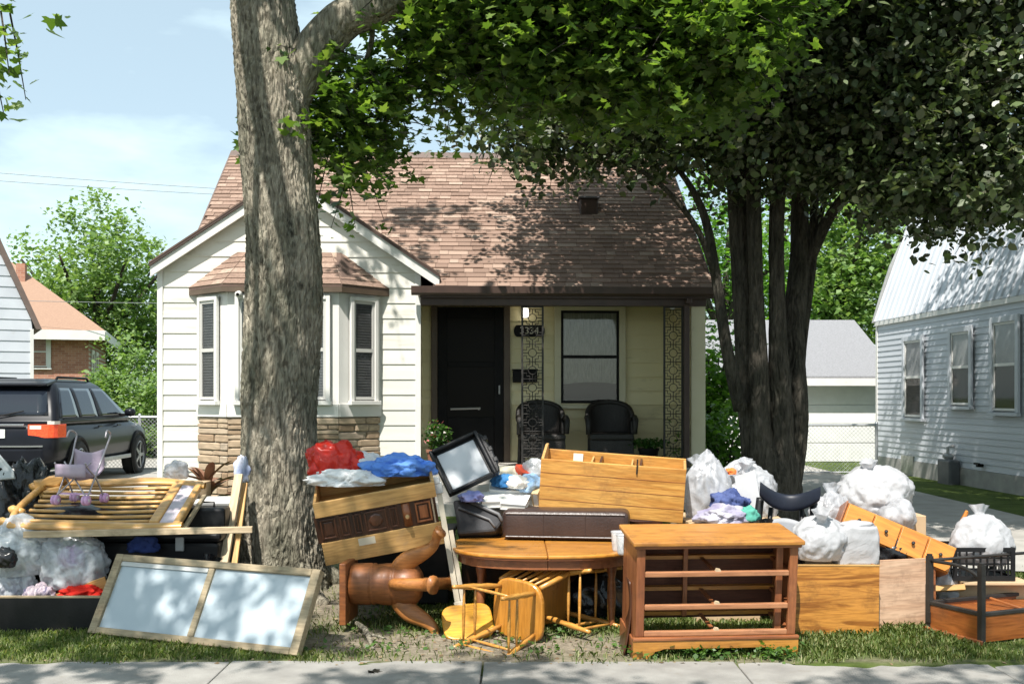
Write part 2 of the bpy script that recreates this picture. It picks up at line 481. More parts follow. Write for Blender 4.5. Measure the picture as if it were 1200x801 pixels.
# wing
wing = obj('wall', MB().prism([(0.02, BASE), (WU - 0.02, BASE), (WU - 0.02, EZ - .02), (PK_U, PZ - .02), (0.02, EZ - .02)], 0.021, 2.6), M_white, house)
ul = unit_lap(M_white); ul.parent = wing
z = 0.28; first = True
while z < PZ - 0.05:
    z1 = min(z + PITCH + .006, PZ - .01)
    def lim(zz): return max(0.0, (zz - EZ) / SL)
    a0, a1 = lim(z) , lim(z1)
    if a0 <= 0 and a1 <= 0:
        o = ul if first else inst(ul, 'siding_board', wing)
        first = False
        o.location = (0, 0, z); o.scale = (WU, 1, 1)
    else:
        obj('siding_board', MB().add(lap_verts(a0, WU - a0, min(a1, PK_U - .002), max(WU - a1, PK_U + .002), z, z1, 0), HEX), M_white, wing)
    z += PITCH
obj('foundation', MB().bb(0.0, WU, 0.0, 2.5, 0.0, 0.27), mat('foundation_block', (0.3, 0.29, 0.27), (0.4, 0.39, 0.36), rough=.9, bump=.4), house)
for u in (0.0, WU):
    obj('corner_board', MB().bb(u - .035, u + .035, -.024, .045, .27, EZ - (.0 if u == 0 else .02)), M_trim, house, bevel=.004)
# rake boards and roof slabs of the wing
M_roofund = mat('roof_underlay', (0.10, 0.065, 0.05), (0.14, 0.09, 0.07), rough=.9)
def slope_box(u0, u1, zf, t0, t1, v0, v1):   # slab following z = zf(u)
    return MB().add([(u0, v0, zf(u0) + t0), (u1, v0, zf(u1) + t0), (u1, v1, zf(u1) + t0), (u0, v1, zf(u0) + t0),
                     (u0, v0, zf(u0) + t1), (u1, v0, zf(u1) + t1), (u1, v1, zf(u1) + t1), (u0, v1, zf(u0) + t1)], HEX)
zl = lambda u: EZ + SL * u
zr = lambda u: PZ - SL * (u - PK_U)
for fn, a, bb_ in ((zl, -.09, PK_U), (zr, PK_U, 3.50)):
    obj('rake_board', slope_box(a, bb_, fn, -.10, .03, -.125, -.085), M_trim, house)
    obj('soffit', slope_box(a, bb_, fn, -.02, .028, -.084, .05), M_trim, house)
    obj('drip_edge', slope_box(a - .01, bb_, fn, .031, .062, -.15, -.02), M_brown, house)
    obj('wing_roof', slope_box(a - .01, bb_, fn, .0625, .085, -.155, 1.9), M_roofund, house)

# main roof
RS = 0.75; RV0 = -0.15; RZ0 = 2.98; RVr = 3.03
rz = lambda v: RZ0 + RS * (v - RV0)
RU0, RU1 = hu(272, RVr), UR + .09
RZr = rz(RVr)
def slopev(u0, u1, v0, v1, t0, t1, fz=rz):
    return MB().add([(u0, v0, fz(v0) + t0), (u1, v0, fz(v0) + t0), (u1, v1, fz(v1) + t0), (u0, v1, fz(v1) + t0),
                     (u0, v0, fz(v0) + t1), (u1, v0, fz(v0) + t1), (u1, v1, fz(v1) + t1), (u0, v1, fz(v1) + t1)], HEX)
roof = obj('roof', slopev(3.42, RU1, RV0, 0.12, -.05, 0).add(slopev(RU0, RU1, 0.121, RVr, -.05, 0).v, HEX), M_roofund, house)
rb = lambda v: RZr - RS * (v - RVr)
obj('back_roof', slopev(RU0, RU1, RVr + .001, 6.4, -.05, 0.02, rb), M_roofund, house)
M_rake = mat('rake_brown', (0.12, 0.085, 0.07), (0.16, 0.115, 0.095), rough=.6)
obj('rake_board', slopev(RU0 - .02, RU0 - .001, .2, RVr, -.11, .02), M_rake, house)
obj('rake_board', slopev(RU1 + .001, RU1 + .02, RV0, RVr, -.11, .02), M_rake, house)

m, n, l, b = newmat('roof_shingle')
g1 = n.new('ShaderNodeNewGeometry'); oi = n.new('ShaderNodeObjectInfo')
ad = n.new('ShaderNodeMath'); ad.operation = 'ADD'; fr = n.new('ShaderNodeMath'); fr.operation = 'FRACT'
l.new(g1.outputs['Random Per Island'], ad.inputs[0]); l.new(oi.outputs['Random'], ad.inputs[1]); l.new(ad.outputs[0], fr.inputs[0])
r = n.new('ShaderNodeValToRGB'); els = r.color_ramp.elements
cl = [(0.0, (0.205, 0.138, 0.106)), (0.25, (0.245, 0.166, 0.128)), (0.6, (0.28, 0.19, 0.147)), (0.85, (0.315, 0.22, 0.17)), (1.0, (0.38, 0.28, 0.22))]
while len(els) < len(cl): els.new(.5)
for e, (p, c) in zip(els, cl): e.position = p; e.color = (*c, 1)
l.new(fr.outputs[0], r.inputs['Fac'])
vv = coords(n, l, rand=False); nn = n.new('ShaderNodeTexNoise'); nn.inputs['Scale'].default_value = 40; nn.inputs['Detail'].default_value = 6
l.new(vv, nn.inputs['Vector'])
rr = ramp(n, (.72, .72, .72), (1.15, 1.15, 1.15)); l.new(nn.outputs['Fac'], rr.inputs['Fac'])
mu = n.new('ShaderNodeMix'); mu.data_type = 'RGBA'; mu.blend_type = 'MULTIPLY'; mu.inputs['Factor'].default_value = 1
l.new(r.outputs[0], mu.inputs['A']); l.new(rr.outputs[0], mu.inputs['B']); l.new(mu.outputs['Result'], b.inputs['Base Color'])
b.inputs['Roughness'].default_value = .92; b.inputs['Specular IOR Level'].default_value = .2
M_shingle = m

sh_unit = MB().add([(0, -.01, .0), (1, -.01, .0), (1, 1.12, .0), (0, 1.12, .0), (0, -.01, .014), (1, -.01, .014), (1, 1.12, .003), (0, 1.12, .003)], HEX)
sh_mesh = obj('shingle', sh_unit, M_shingle, roof)
stuff = MB(); placed = 0
EXP = 0.115
sa = math.atan(RS); cs, ss = math.cos(sa), math.sin(sa)
slope_len = (RVr - RV0) / cs
nrow = int(slope_len / EXP)
prng = random.Random(5)
first = True
for i in range(nrow + 1):
    d0 = i * EXP
    v0 = RV0 + d0 * cs
    u = RU0 - .01 + (0 if v0 > .12 else 3.42 - RU0) - prng.uniform(0, .25)
    while u < RU1:
        w = prng.choice((.12, .16, .2, .26))
        a, b_ = max(u, (RU0 if v0 > .12 else 3.42)), min(u + w, RU1 + .01)
        um = (a + b_) / 2
        wz = zl(um) if um < PK_U else zr(um)
        hid = (um < 3.4) and rz(v0 + EXP * cs) < wz - .05
        if b_ - a > .04 and not hid:
            yl = EXP * (1 if i < nrow else .7)
            M = Matrix.Translation((a, v0, rz(v0) + .002 + prng.uniform(0, .004))) @ Matrix.Rotation(sa, 4, 'X') @ Matrix.Diagonal((b_ - a - .004, yl, prng.uniform(.8, 1.5), 1))
            if placed < 300 and um > 3.3:
                o = sh_mesh if first else inst(sh_mesh, 'shingle', roof)
                first = False
                o.matrix_local = M; placed += 1
            else:
                stuff.add(sh_unit.v, sh_unit.f, M)
        u += w
tag(obj('shingles', stuff, M_shingle, roof), kind='stuff')
obj('ridge_cap', MB().prism([(RVr - .14, RZr - .08), (RVr, RZr + .035), (RVr + .14, RZr - .08), (RVr, RZr + .005)], RU0 - .01, RU1 + .01, plane='yz'), M_rake, house)
# roof vent
vu, vv_ = hu(689, 1.4), 1.45
for q in range(3):
    k_ = (HY - 240) * (HO.y + vu * HS + vv_ * HC) / F + CH
    vv_ += (k_ - .08 - rz(vv_)) / (RS - .18)
    vu = hu(689, vv_)
vent = obj('roof_vent', MB().bb(vu - .13, vu + .13, vv_ - .12, vv_ + .16, rz(vv_) - .1, rz(vv_) + .15), M_brown, house, bevel=.02)
obj('vent_hood', MB().bb(vu - .15, vu + .15, vv_ - .16, vv_ + .17, rz(vv_) + .15, rz(vv_) + .172), mat('vent_cap', (.16, .16, .18), rough=.4, metallic=.5), vent, bevel=.006)

# main body, gable walls, porch
obj('main_wall', MB().bb(.35, UR - .001, 2.62, 6.2, BASE, rz(.2)).prism([(0.7, rz(.25)), (RVr, RZr - .06), (6.1, rz(.25)), (6.1, 2.4), (.7, 2.4)], .36, .5, plane='yz')
    .prism([(.02, rz(.02) - .06), (RVr, RZr - .06), (6.1, rz(.25) - .1), (6.1, 2.4), (.02, 2.4)], UR - .14, UR - .002, plane='yz'), M_white, house)
pw = obj('porch_wall', MB().bb(WU - .02, UR, PV + .037, PV + .2, BASE, 3.1).bb(WU - .03, WU - .0, .05, PV, BASE, 3.0).bb(UR - .14, UR - .001, .03, PV, BASE, rz(0) - .06), M_porch, house)
ub = unit_lap(M_porch, PITCH + .002, .016); ub.parent = pw
first = True
Zs = []
z = FZ + .02
while z < 2.86:
    o = ub if first else inst(ub, 'siding_board', pw)
    first = False
    o.location = (WU, PV + .018, z); o.scale = (UR - .142 - WU, 1, min(1, (2.88 - z) / PITCH)); Zs.append(z)
    o2 = inst(ub, 'siding_board', pw)           # inner face of the right-hand side wall
    o2.matrix_local = Matrix.Translation((UR - .141, PV - .005, z)) @ Matrix.Rotation(R(-90), 4, 'Z') @ Matrix.Diagonal((PV - .02, 1, min(1, (2.88 - z) / PITCH), 1))
    z += PITCH
obj('porch_end_trim', MB().bb(UR - .165, UR + .02, -.0, .029, FZ - .2, rz(0) - .08), M_cream, house, bevel=.005)
obj('porch_slab', MB().bb(WU + .04, UR + .05, -.12, PV + .05, BASE - .1, FZ), M_drive, house, bevel=.015)
obj('porch_steps', MB().bb(hu(500, -.3), hu(600, -.3), -.42, -.121, BASE - .1, FZ - .19).bb(hu(500, -.3), hu(600, -.3), -.72, -.4201, BASE - .1, FZ - .38), M_drive, house, bevel=.012)
obj('porch_ceiling', MB().bb(WU + .001, UR - .001, -.08, PV + .019, 2.88, 2.915), mat('porch_soffit', (.20, .16, .10), (.25, .2, .13), rough=.7), house)
obj('porch_beam', MB().bb(WU + .03, UR + .02, -.06, .06, 2.76, 2.879), M_brown, house, bevel=.006)
gut = MB().prism([(-.26, 2.985), (-.25, 2.90), (-.22, 2.875), (-.155, 2.875), (-.155, 2.985), (-.165, 2.985), (-.17, 2.90), (-.24, 2.90), (-.25, 2.985)], hu(482, -.2), UR + .1, plane='yz')
obj('gutter', gut, M_brown, house)
obj('fascia', MB().bb(WU + .03, UR + .09, -.152, -.125, 2.85, RZ0 - .02), M_brown, house)
obj('eave_soffit', MB().bb(WU + .03, UR + .09, -.124, .0, 2.86, 2.88), M_brown, house)
obj('downspout', MB().bb(hu(801, .0), hu(807.5, .0), -.05, .02, FZ, 2.80).bb(hu(801, .0), hu(807.5, .0), -.2, -.051, 2.78, 2.85), M_brown, house, bevel=.012)

# door
def pz(px, py): return hz(px, py, PV)
du0, du1 = hu(513, PV), hu(590, PV); dzt = pz(550, 360)
dr = obj('door', MB().bb(du0, du1, PV - .035, PV - .02, FZ + .01, dzt), M_black, house)
M_brn2 = mat('door_casing', (.08, .055, .035), (.11, .075, .05), rough=.5)
obj('door_casing', MB().bb(du0 - .09, du0 - .002, PV - .05, PV - .018, FZ, dzt + .05).bb(du1 + .002, du1 + .09, PV - .05, PV - .018, FZ, dzt + .05).bb(du0 - .09, du1 + .09, PV - .048, PV - .018, dzt + .051, dzt + .12), M_brn2, dr, bevel=.005)
fr_ = MB()
a, b_ = du0 + .0, du1 - .0
fr_.bb(a, a + .13, PV - .06, PV - .036, FZ + .02, dzt - .002).bb(b_ - .13, b_, PV - .06, PV - .036, FZ + .02, dzt - .002)
for z0, z1 in ((FZ + .02, FZ + .62), (pz(550, 430), pz(550, 424)), (pz(550, 374), dzt - .002)):
    fr_.bb(a + .131, b_ - .131, PV - .06, PV - .036, z0, z1)
obj('storm_frame', fr_, M_black, dr, bevel=.006)
M_doorp = glassmat('door_glass', (.008, .006, .004), .4)
M_doorp.node_tree.nodes['Principled BSDF'].inputs['Specular IOR Level'].default_value = .12
obj('pane', MB().bb(a + .12, b_ - .12, PV - .045, PV - .04, pz(550, 424) - .01, pz(550, 374) + .01), M_doorp, dr)
obj('pane', MB().bb(a + .12, b_ - .12, PV - .045, PV - .04, FZ + .6, pz(550, 430) + .01), M_doorp, dr)
obj('pale_strip', MB().tube([(hu(528, PV), PV - .075, pz(540, 479)), (hu(563, PV), PV - .075, pz(540, 478))], .014).bb(hu(530, PV), hu(532, PV), PV - .075, PV - .05, pz(540, 480), pz(540, 478)).bb(hu(560, PV), hu(562, PV), PV - .075, PV - .05, pz(540, 480), pz(540, 478)), mat('strip_white', (.35, .35, .34), rough=.4), dr)  # pale raised strip across the storm door
obj('handle', MB().box((b_ - .06, PV - .085, FZ + 1.0), (.02, .03, .12)).box((b_ - .06, PV - .065, FZ + 1.05), (.02, .03, .02)).box((b_ - .06, PV - .065, FZ + .95), (.02, .03, .02)), M_gutter, dr)

# porch window
def sash_window(parent, M, w, h, casing, mcas, msash, split=.5, cur=None, depth=.05, glass=None, sill=.1, sillh=.05, mull=.022):
    """local frame: x along wall, y into wall, z up; origin lower left of the glazed opening"""
    c = casing
    cas = obj('window', MB().bb(-c, 0, -.03, .01, -c * .3, h + c, M).bb(w, w + c, -.03, .01, -c * .3, h + c, M).bb(.0005, w - .0005, -.03, .01, h, h + c, M), mcas, parent, bevel=.004)
    obj('sill', MB().bb(-c - .02, w + c + .02, -.06, .01, -c * .3 - sillh, -c * .3 - .001, M), mcas, cas, bevel=.004)
    f = .035
    s = MB().bb(0.001, f, -.012, .005, 0, h - .001, M).bb(w - f, w - .001, -.012, .005, 0, h - .001, M)
    s.bb(f + .001, w - f - .001, -.012, .005, 0, f, M).bb(f + .001, w - f - .001, -.012, .005, h - f, h - .001, M).bb(f + .001, w - f - .001, -.014, .005, h * split - mull, h * split + mull, M)
    obj('sash', s, msash, cas)
    gl = glass or M_glassclear
    obj('pane', MB().bb(f - .005, w - f + .005, -.003, -.001, h * split + .01, h - f + .005, M), gl, cas)
    obj('pane', MB().bb(f - .005, w - f + .005, -.003, -.001, f - .005, h * split - .01, M), gl, cas)
    return cas
M_glassclear = clearglass('window_glass', .045)
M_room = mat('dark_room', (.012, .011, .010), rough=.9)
M_blind = mat('blind_slat', (.03, .03, .03), (.05, .05, .047), rough=.6)
u0, u1 = hu(657, PV), hu(725, PV); z0, z1 = pz(690, 472), pz(690, 364)
obj('window_recess', MB().bb(u0, u1, PV - .024, PV + .010, z0, z1), M_room, house)
wn_ = sash_window(house, Matrix.Translation((u0, PV - .03, z0)), u1 - u0, z1 - z0, .09, M_cream, M_black, split=.50)
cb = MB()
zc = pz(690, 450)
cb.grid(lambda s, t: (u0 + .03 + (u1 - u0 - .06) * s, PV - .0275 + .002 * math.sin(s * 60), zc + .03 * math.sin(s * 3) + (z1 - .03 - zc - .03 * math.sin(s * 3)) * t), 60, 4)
obj('reflection_curtain', cb, M_curtain_refl, wn_, smooth=True)  # sheet behind the glass, coloured like the panes' reflections

# porch lamp, number plate, mailbox
lu, lz = hu(615, PV), pz(615, 367)
lamp = obj('porch_lamp', MB().box((lu, PV - .03, lz + .05), (.09, .03, .18)).lathe([(.012, .0), (.06, .0), (.045, .07), (.02, .1)], (lu, PV - .10, lz + .07), 10).tube([(lu, PV - .03, lz + .12), (lu, PV - .1, lz + .16)], .01, 6), M_black, house)
m, n, l, b = newmat('lamp_glass'); b.inputs['Base Color'].default_value = (.9, .88, .8, 1); b.inputs['Emission Color'].default_value = (1, .93, .78, 1); b.inputs['Emission Strength'].default_value = 2.2
obj('lamp_globe', MB().lathe([(.02, -.07), (.045, -.05), (.05, 0.0), (.045, .06)], (lu, PV - .10, lz), 12), m, lamp, smooth=True)
nu0, nu1, nz0, nz1 = hu(602, PV), hu(638, PV), pz(620, 394.5), pz(620, 381)
plate = MB(); h2 = (nz1 - nz0) / 2
pts = []
for k in range(9): pts.append((nu0 + h2 * .6 - h2 * .6 * math.sin(math.pi * k / 8), nz0 + h2 - h2 * math.cos(math.pi * k / 8)))
for k in range(9): pts.append((nu1 - h2 * .6 + h2 * .6 * math.sin(math.pi * k / 8), nz0 + h2 + h2 * math.cos(math.pi * k / 8)))
plate.prism(pts, PV - .05, PV - .018)
npl = obj('number_plate', plate, M_black, house)
def text_part(txt, size, M, m, parent, name, extrude=.003):
    cu = bpy.data.curves.new(name, 'FONT'); cu.body = txt; cu.size = size; cu.extrude = extrude; cu.align_x = 'CENTER'; cu.align_y = 'CENTER'
    to = bpy.data.objects.new(name, cu); COL.objects.link(to)
    dg = bpy.context.evaluated_depsgraph_get(); me = bpy.data.meshes.new_from_object(to.evaluated_get(dg))
    bpy.data.objects.remove(to)
    me.transform(M); me.materials.clear(); me.materials.append(m)
    o = bpy.data.objects.new(name, me); COL.objects.link(o); o.parent = parent
    return o
text_part('3334', .135, Matrix.Translation(((nu0 + nu1) / 2, PV - .052, (nz0 + nz1) / 2)) @ Matrix.Rotation(R(90), 4, 'X'), mat('digit_pale', (.55, .52, .42), rough=.4), npl, 'house_digits')
mu0, mu1, mz0, mz1 = hu(600.5, PV), hu(629, PV), pz(620, 448), pz(620, 434)
mbx = obj('mailbox', MB().bb(mu0, mu1, PV - .12, PV - .018, mz0, mz1), M_black, house, bevel=.01)
obj('lid', MB().bb(mu0 - .008, mu1 + .008, PV - .13, PV - .02, mz1 + .001, mz1 + .018), M_black, mbx, bevel=.004)

# iron trellis posts at the porch edge
def trellis(p0, p1):
    v0 = .0
    a, b_ = hu(p0, v0), hu(p1, v0)
    t = obj('porch_trellis', MB().bb(a - .012, b_ + .012, v0 - .012, v0 + .012, FZ, FZ + .02), M_iron, house)
    obj('top_bar', MB().bb(a - .012, b_ + .012, v0 - .012, v0 + .012, 2.74, 2.76), M_iron, t)
    for q in (a, b_): obj('post', MB().bb(q - .012, q + .012, v0 - .0125, v0 + .0125, FZ + .02, 2.74), M_iron, t)
    c = (a + b_) / 2; w = (b_ - a) / 2 - .012
    la = MB(); pit = .222; z = FZ + .02 + pit / 2
    T = .0052
    while z + pit / 2 < 2.76:
        ring = [(c + .052 * math.cos(k * math.pi / 8), v0, z + .052 * math.sin(k * math.pi / 8)) for k in range(17)]
        la.tube(ring, T, 5, cap=False)
        for sx in (-1, 1):
            la.tube([(c + sx * .052, v0, z), (c + sx * w, v0, z)], T, 4)
            la.tube([(c, v0, z + sx * .052), (c, v0, z + sx * pit / 2)], T, 4)
            for sz in (-1, 1):
                la.tube([(c + sx * .035, v0, z + sz * .075), (c + sx * .075, v0, z + sz * .075), (c + sx * .075, v0, z + sz * .035), (c + sx * w, v0, z + sz * .035)], T, 4)
                la.tube([(c + sx * .035, v0, z + sz * .075), (c + sx * .035, v0, z + sz * pit / 2)], T, 4)
        la.tube([(c - w, v0, z + pit / 2), (c + w, v0, z + pit / 2)], T, 4)
        z += pit
    obj('lattice', la, M_iron, t)
trellis(612, 636)
trellis(778.5, 799.5)
sp = at(788, 357, 13.35)
spl = obj('porch_spotlight', MB().lathe([(.0, 0), (.035, .01), (.045, .06), (.02, .09), (.0, .1)], (hu(788, .03), .03, hz(788, 358, .03) - .05), 10), M_trim, house, smooth=True)

# bay window
BD = .47; bL, bR = hu(232, 0), hu(446, 0)
bayz0, bayz1 = hz(250, 488, -.2), hz(250, 336, -.2)
fp = [(bL, -.0165), (bL + BD, -BD), (bR - BD, -BD), (bR, -.0165)]
bay = obj('bay_window', MB().prism(fp, bayz0, bayz1, plane='xy'), M_trim, house)
obj('bay_base', MB().prism([(bL + .03, -.0166), (bL + BD + .015, -BD + .03), (bR - BD - .015, -BD + .03), (bR - .03, -.0166)], .05, bayz0 - .001, plane='xy'), mat('mortar', (.25, .21, .16), (.33, .28, .22), rough=.95), bay)
def facet(i):
    p, q = Vector((*fp[i], 0)), Vector((*fp[i + 1], 0))
    x = (q - p).normalized(); y = Vector((0, 0, 1)).cross(x)
    return p, x, y, (q - p).length
def facetM(i, along, z, out=0.0):
    p, x, y, L = facet(i)
    o_ = p + x * along - y * out
    return Matrix(((x.x, y.x, 0, o_.x), (x.y, y.y, 0, o_.y), (0, 0, 1, z), (0, 0, 0, 1)))
wz0, wz1 = hz(410, 468, -.25), hz(410, 353, -.25)
M_greysash = mat('pale_sash', (.50, .49, .46), rough=.5)
for i in (0, 1, 2):
    p, x, y, L = facet(i)
    w = .33 if i != 1 else L - .3
    ow = (L - w) / 2 + (.03 if i == 2 else -.03 if i == 0 else 0)
    Mw = facetM(i, ow, wz0, .035)
    obj('window_recess', MB().bb(0, w, .012, .034, 0, wz1 - wz0, Mw), M_room, bay)
    sash_window(bay, Mw, w, wz1 - wz0, .05, M_trim if i != 2 else M_trim, M_greysash, split=.5)
    bl = MB(); z = .03
    while z < wz1 - wz0 - .03:
        bl.add([(.035, .006, z), (w - .035, .006, z), (w - .035, .0115, z + .026), (.035, .0115, z + .026)], [(0, 1, 2, 3)], Mw); z += .034
    obj('blinds', bl, M_blind, bay)
    obj('sill_panel', MB().bb(.0, L, -.02, .02, bayz0, bayz0 + .16, facetM(i, 0, 0, 0)), M_trim, bay, bevel=.004)
# ledgestones
m, n, l, b = newmat('ledgestone')
oi = n.new('ShaderNodeObjectInfo'); r = n.new('ShaderNodeValToRGB'); els = r.color_ramp.elements
cl = [(0, (.27, .18, .11)), (.35, (.37, .27, .18)), (.7, (.45, .345, .24)), (1, (.36, .285, .215))]
while len(els) < 4: els.new(.5)
for e, (p_, c_) in zip(els, cl): e.position = p_; e.color = (*c_, 1)
l.new(oi.outputs['Random'], r.inputs['Fac'])
vv = coords(n, l); nn = n.new('ShaderNodeTexNoise'); nn.inputs['Scale'].default_value = 3; nn.inputs['Detail'].default_value = 8
l.new(vv, nn.inputs['Vector']); rr = ramp(n, (.7, .7, .7), (1.2, 1.2, 1.2)); l.new(nn.outputs['Fac'], rr.inputs['Fac'])
mu = n.new('ShaderNodeMix'); mu.data_type = 'RGBA'; mu.blend_type = 'MULTIPLY'; mu.inputs['Factor'].default_value = 1
l.new(r.outputs[0], mu.inputs['A']); l.new(rr.outputs[0], mu.inputs['B']); l.new(mu.outputs['Result'], b.inputs['Base Color'])
b.inputs['Roughness'].default_value = .9
bp = n.new('ShaderNodeBump'); bp.inputs['Strength'].default_value = .6; l.new(nn.outputs['Fac'], bp.inputs['Height']); l.new(bp.outputs[0], b.inputs['Normal'])
bmx = bmesh.new(); bmesh.ops.create_cube(bmx, size=1)
bmesh.ops.bevel(bmx, geom=bmx.edges[:], offset=.12, segments=1, affect='EDGES')
stone_me = bpy.data.meshes.new('stone'); bmx.to_mesh(stone_me); bmx.free(); stone_me.materials.append(m)
srng = random.Random(3)
stone_src = bpy.data.objects.new('stone', stone_me)
for i in (0, 1, 2):
    p, x, y, L = facet(i)
    z = bayz0 - .005
    while z > .12:
        h = srng.choice((.06, .075, .09, .10)); s = 0.0
        while s < L:
            w = srng.uniform(.2, .6); e = min(s + w, L)
            if L - e < .08: e = L
            o = inst(stone_src.data, 'stone', bay)
            pr = srng.uniform(.006, .024)
            o.matrix_local = facetM(i, (s + e) / 2, z - h / 2, 0) @ Matrix.Translation((0, .045 - pr, 0)) @ Matrix.Diagonal((e - s - .012, .07, h - .012, 1))
            s = e
        z -= h
bpy.data.objects.remove(stone_src)
# bay roof, three hipped facets with courses
ez = bayz1; ov = .09
e4 = [(bL - ov * 1.2, -.02), (bL + BD - ov * .5, -BD - ov), (bR - BD + ov * .5, -BD - ov), (bR + ov * 1.2, -.02)]
tz = hz(338, 296, 0); t4 = [(bL + .5, -.02), (bL + .62, -.022), (bR - .62, -.022), (bR - .5, -.02)]
brm = MB()
for i in range(3):
    brm.add([(*e4[i], ez), (*e4[i + 1], ez), (*t4[i + 1], tz), (*t4[i], tz), (*e4[i], ez - .03), (*e4[i + 1], ez - .03), (*t4[i + 1], tz - .05), (*t4[i], tz - .05)], [(0, 1, 2, 3), (7, 6, 5, 4), (0, 4, 5, 1), (2, 6, 7, 3), (0, 3, 7, 4), (1, 5, 6, 2)])
obj('bay_roof', brm, M_roofund, bay)
bs = MB()
for i in range(3):
    A, B, C_, D = Vector((*e4[i], ez)), Vector((*e4[i + 1], ez)), Vector((*t4[i + 1], tz)), Vector((*t4[i], tz))
    nrm = (B - A).cross(D - A).normalized()
    rows = 6
    for r_ in range(rows):
        t0_, t1_ = r_ / rows, min(1, (r_ + 1.08) / rows)
        L0 = (B - A).length; k = max(2, int(L0 * (1 - t0_ * .6) / .24))
        for q in range(k):
            s0, s1 = q / k + .004, (q + 1) / k - .004
            def P_(s, t): return (A.lerp(B, s)).lerp(D.lerp(C_, s), t)
            a_, b2, c2, d2 = P_(s0, t0_), P_(s1, t0_), P_(s1, t1_), P_(s0, t1_)
            bs.add([a_, b2, c2, d2, a_ + nrm * .013, b2 + nrm * .013, c2 + nrm * .003, d2 + nrm * .003], HEX)
tag(obj('bay_shingles', bs, M_shingle, bay), kind='stuff')
gm = MB()
for i in range(3):
    A, B = Vector((*e4[i], ez - .032)), Vector((*e4[i + 1], ez - .032))
    y_ = Vector((0, 0, 1)).cross((B - A).normalized())
    gm.add([A, B, B + y_ * .07, A + y_ * .07, A + Vector((0, 0, -.06)), B + Vector((0, 0, -.06)), B + y_ * .07 + Vector((0, 0, -.06)), A + y_ * .07 + Vector((0, 0, -.06))], [(0, 1, 2, 3), (7, 6, 5, 4), (0, 4, 5, 1), (1, 5, 6, 2), (2, 6, 7, 3), (3, 7, 4, 0)])
obj('bay_fascia', gm, M_brn2, bay)
# security camera on the bay
cu_, cz_ = hu(282, -BD), hz(282, 345, -BD)
sc = obj('security_camera', MB().lathe([(.0, -.07), (.03, -.065), (.036, -.02), (.036, .07), (.0, .075)], (0, 0, 0), 14, Matrix.Translation((cu_, -BD - .10, cz_)) @ Matrix.Rotation(R(100), 4, 'X')).box((cu_, -BD - .03, cz_ + .03), (.03, .08, .03)), M_trim, house, smooth=True)
obj('lens', MB().lathe([(.0, .0), (.02, .0), (.02, .006), (0, .006)], (0, 0, 0), 12, Matrix.Translation((cu_, -BD - .1, cz_)) @ Matrix.Rotation(R(100), 4, 'X') @ Matrix.Translation((0, 0, .076))), M_black, sc)

# ---------------------------------------------------------------- on the porch
def wicker(px, lab):
    v0 = .55
    t = thing('wicker_armchair', lab, 'chair', HO + Matrix.Rotation(HA, 3, 'Z') @ Vector((hu(px, v0), v0, FZ)), (0, 0, HA + R(rnd.uniform(-8, 8))), 'wicker chairs on the porch')
    mw = mat('dark_wicker', (.008, .007, .006), (.022, .018, .015), rough=.5, scale=40, bump=.8, bscale=90)
    bk = MB()
    def fb(s, tt):
        w = math.pi * (1.0 - s)
        top = .20 + .27 * math.sin(math.pi * s) ** .5
        return (.30 * math.cos(w), .02 + .27 * math.sin(w) ** .8 if 0 < s < 1 else .02, .40 + (top - .0) * tt * .92)
    bk.grid(fb, 28, 8)
    obj('backrest', bk, mw, t, smooth=True, solid=.04)
    rim = [Vector(fb(i / 28, 1)) for i in range(29)]
    obj('rim', MB().tube(rim, .035, 8), mw, t, smooth=True)
    obj('seat', MB().bb(-.29, .29, -.3, .24, .33, .42), mw, t, bevel=.03)
    for sx in (-1, 1):
        obj('arm', MB().tube([(sx * .30, .04, .60), (sx * .315, -.12, .63), (sx * .31, -.26, .60), (sx * .30, -.29, .42)], [.03, .04, .04, .03], 8), mw, t, smooth=True)
        for sy in (-.26, .2): obj('leg', MB().tube([(sx * .26, sy, .35), (sx * .27, sy, 0)], .025, 8), mw, t)
    obj('skirt', MB().bb(-.28, .28, -.285, -.27, .12, .33), mw, t)
wicker(634, 'dark wicker armchair on the porch below the house number')
wicker(715, 'dark wicker armchair on the porch below the cream framed window')

def leafset(N, cen, rad, size, seed, droop=.4):
    g = np.random.default_rng(seed)
    p = g.normal(size=(N, 3)); p /= np.linalg.norm(p, axis=1)[:, None]
    p *= (g.random(N) ** .4)[:, None]
    return np.array(cen) + p * np.array(rad), size * g.uniform(.7, 1.3, N), g

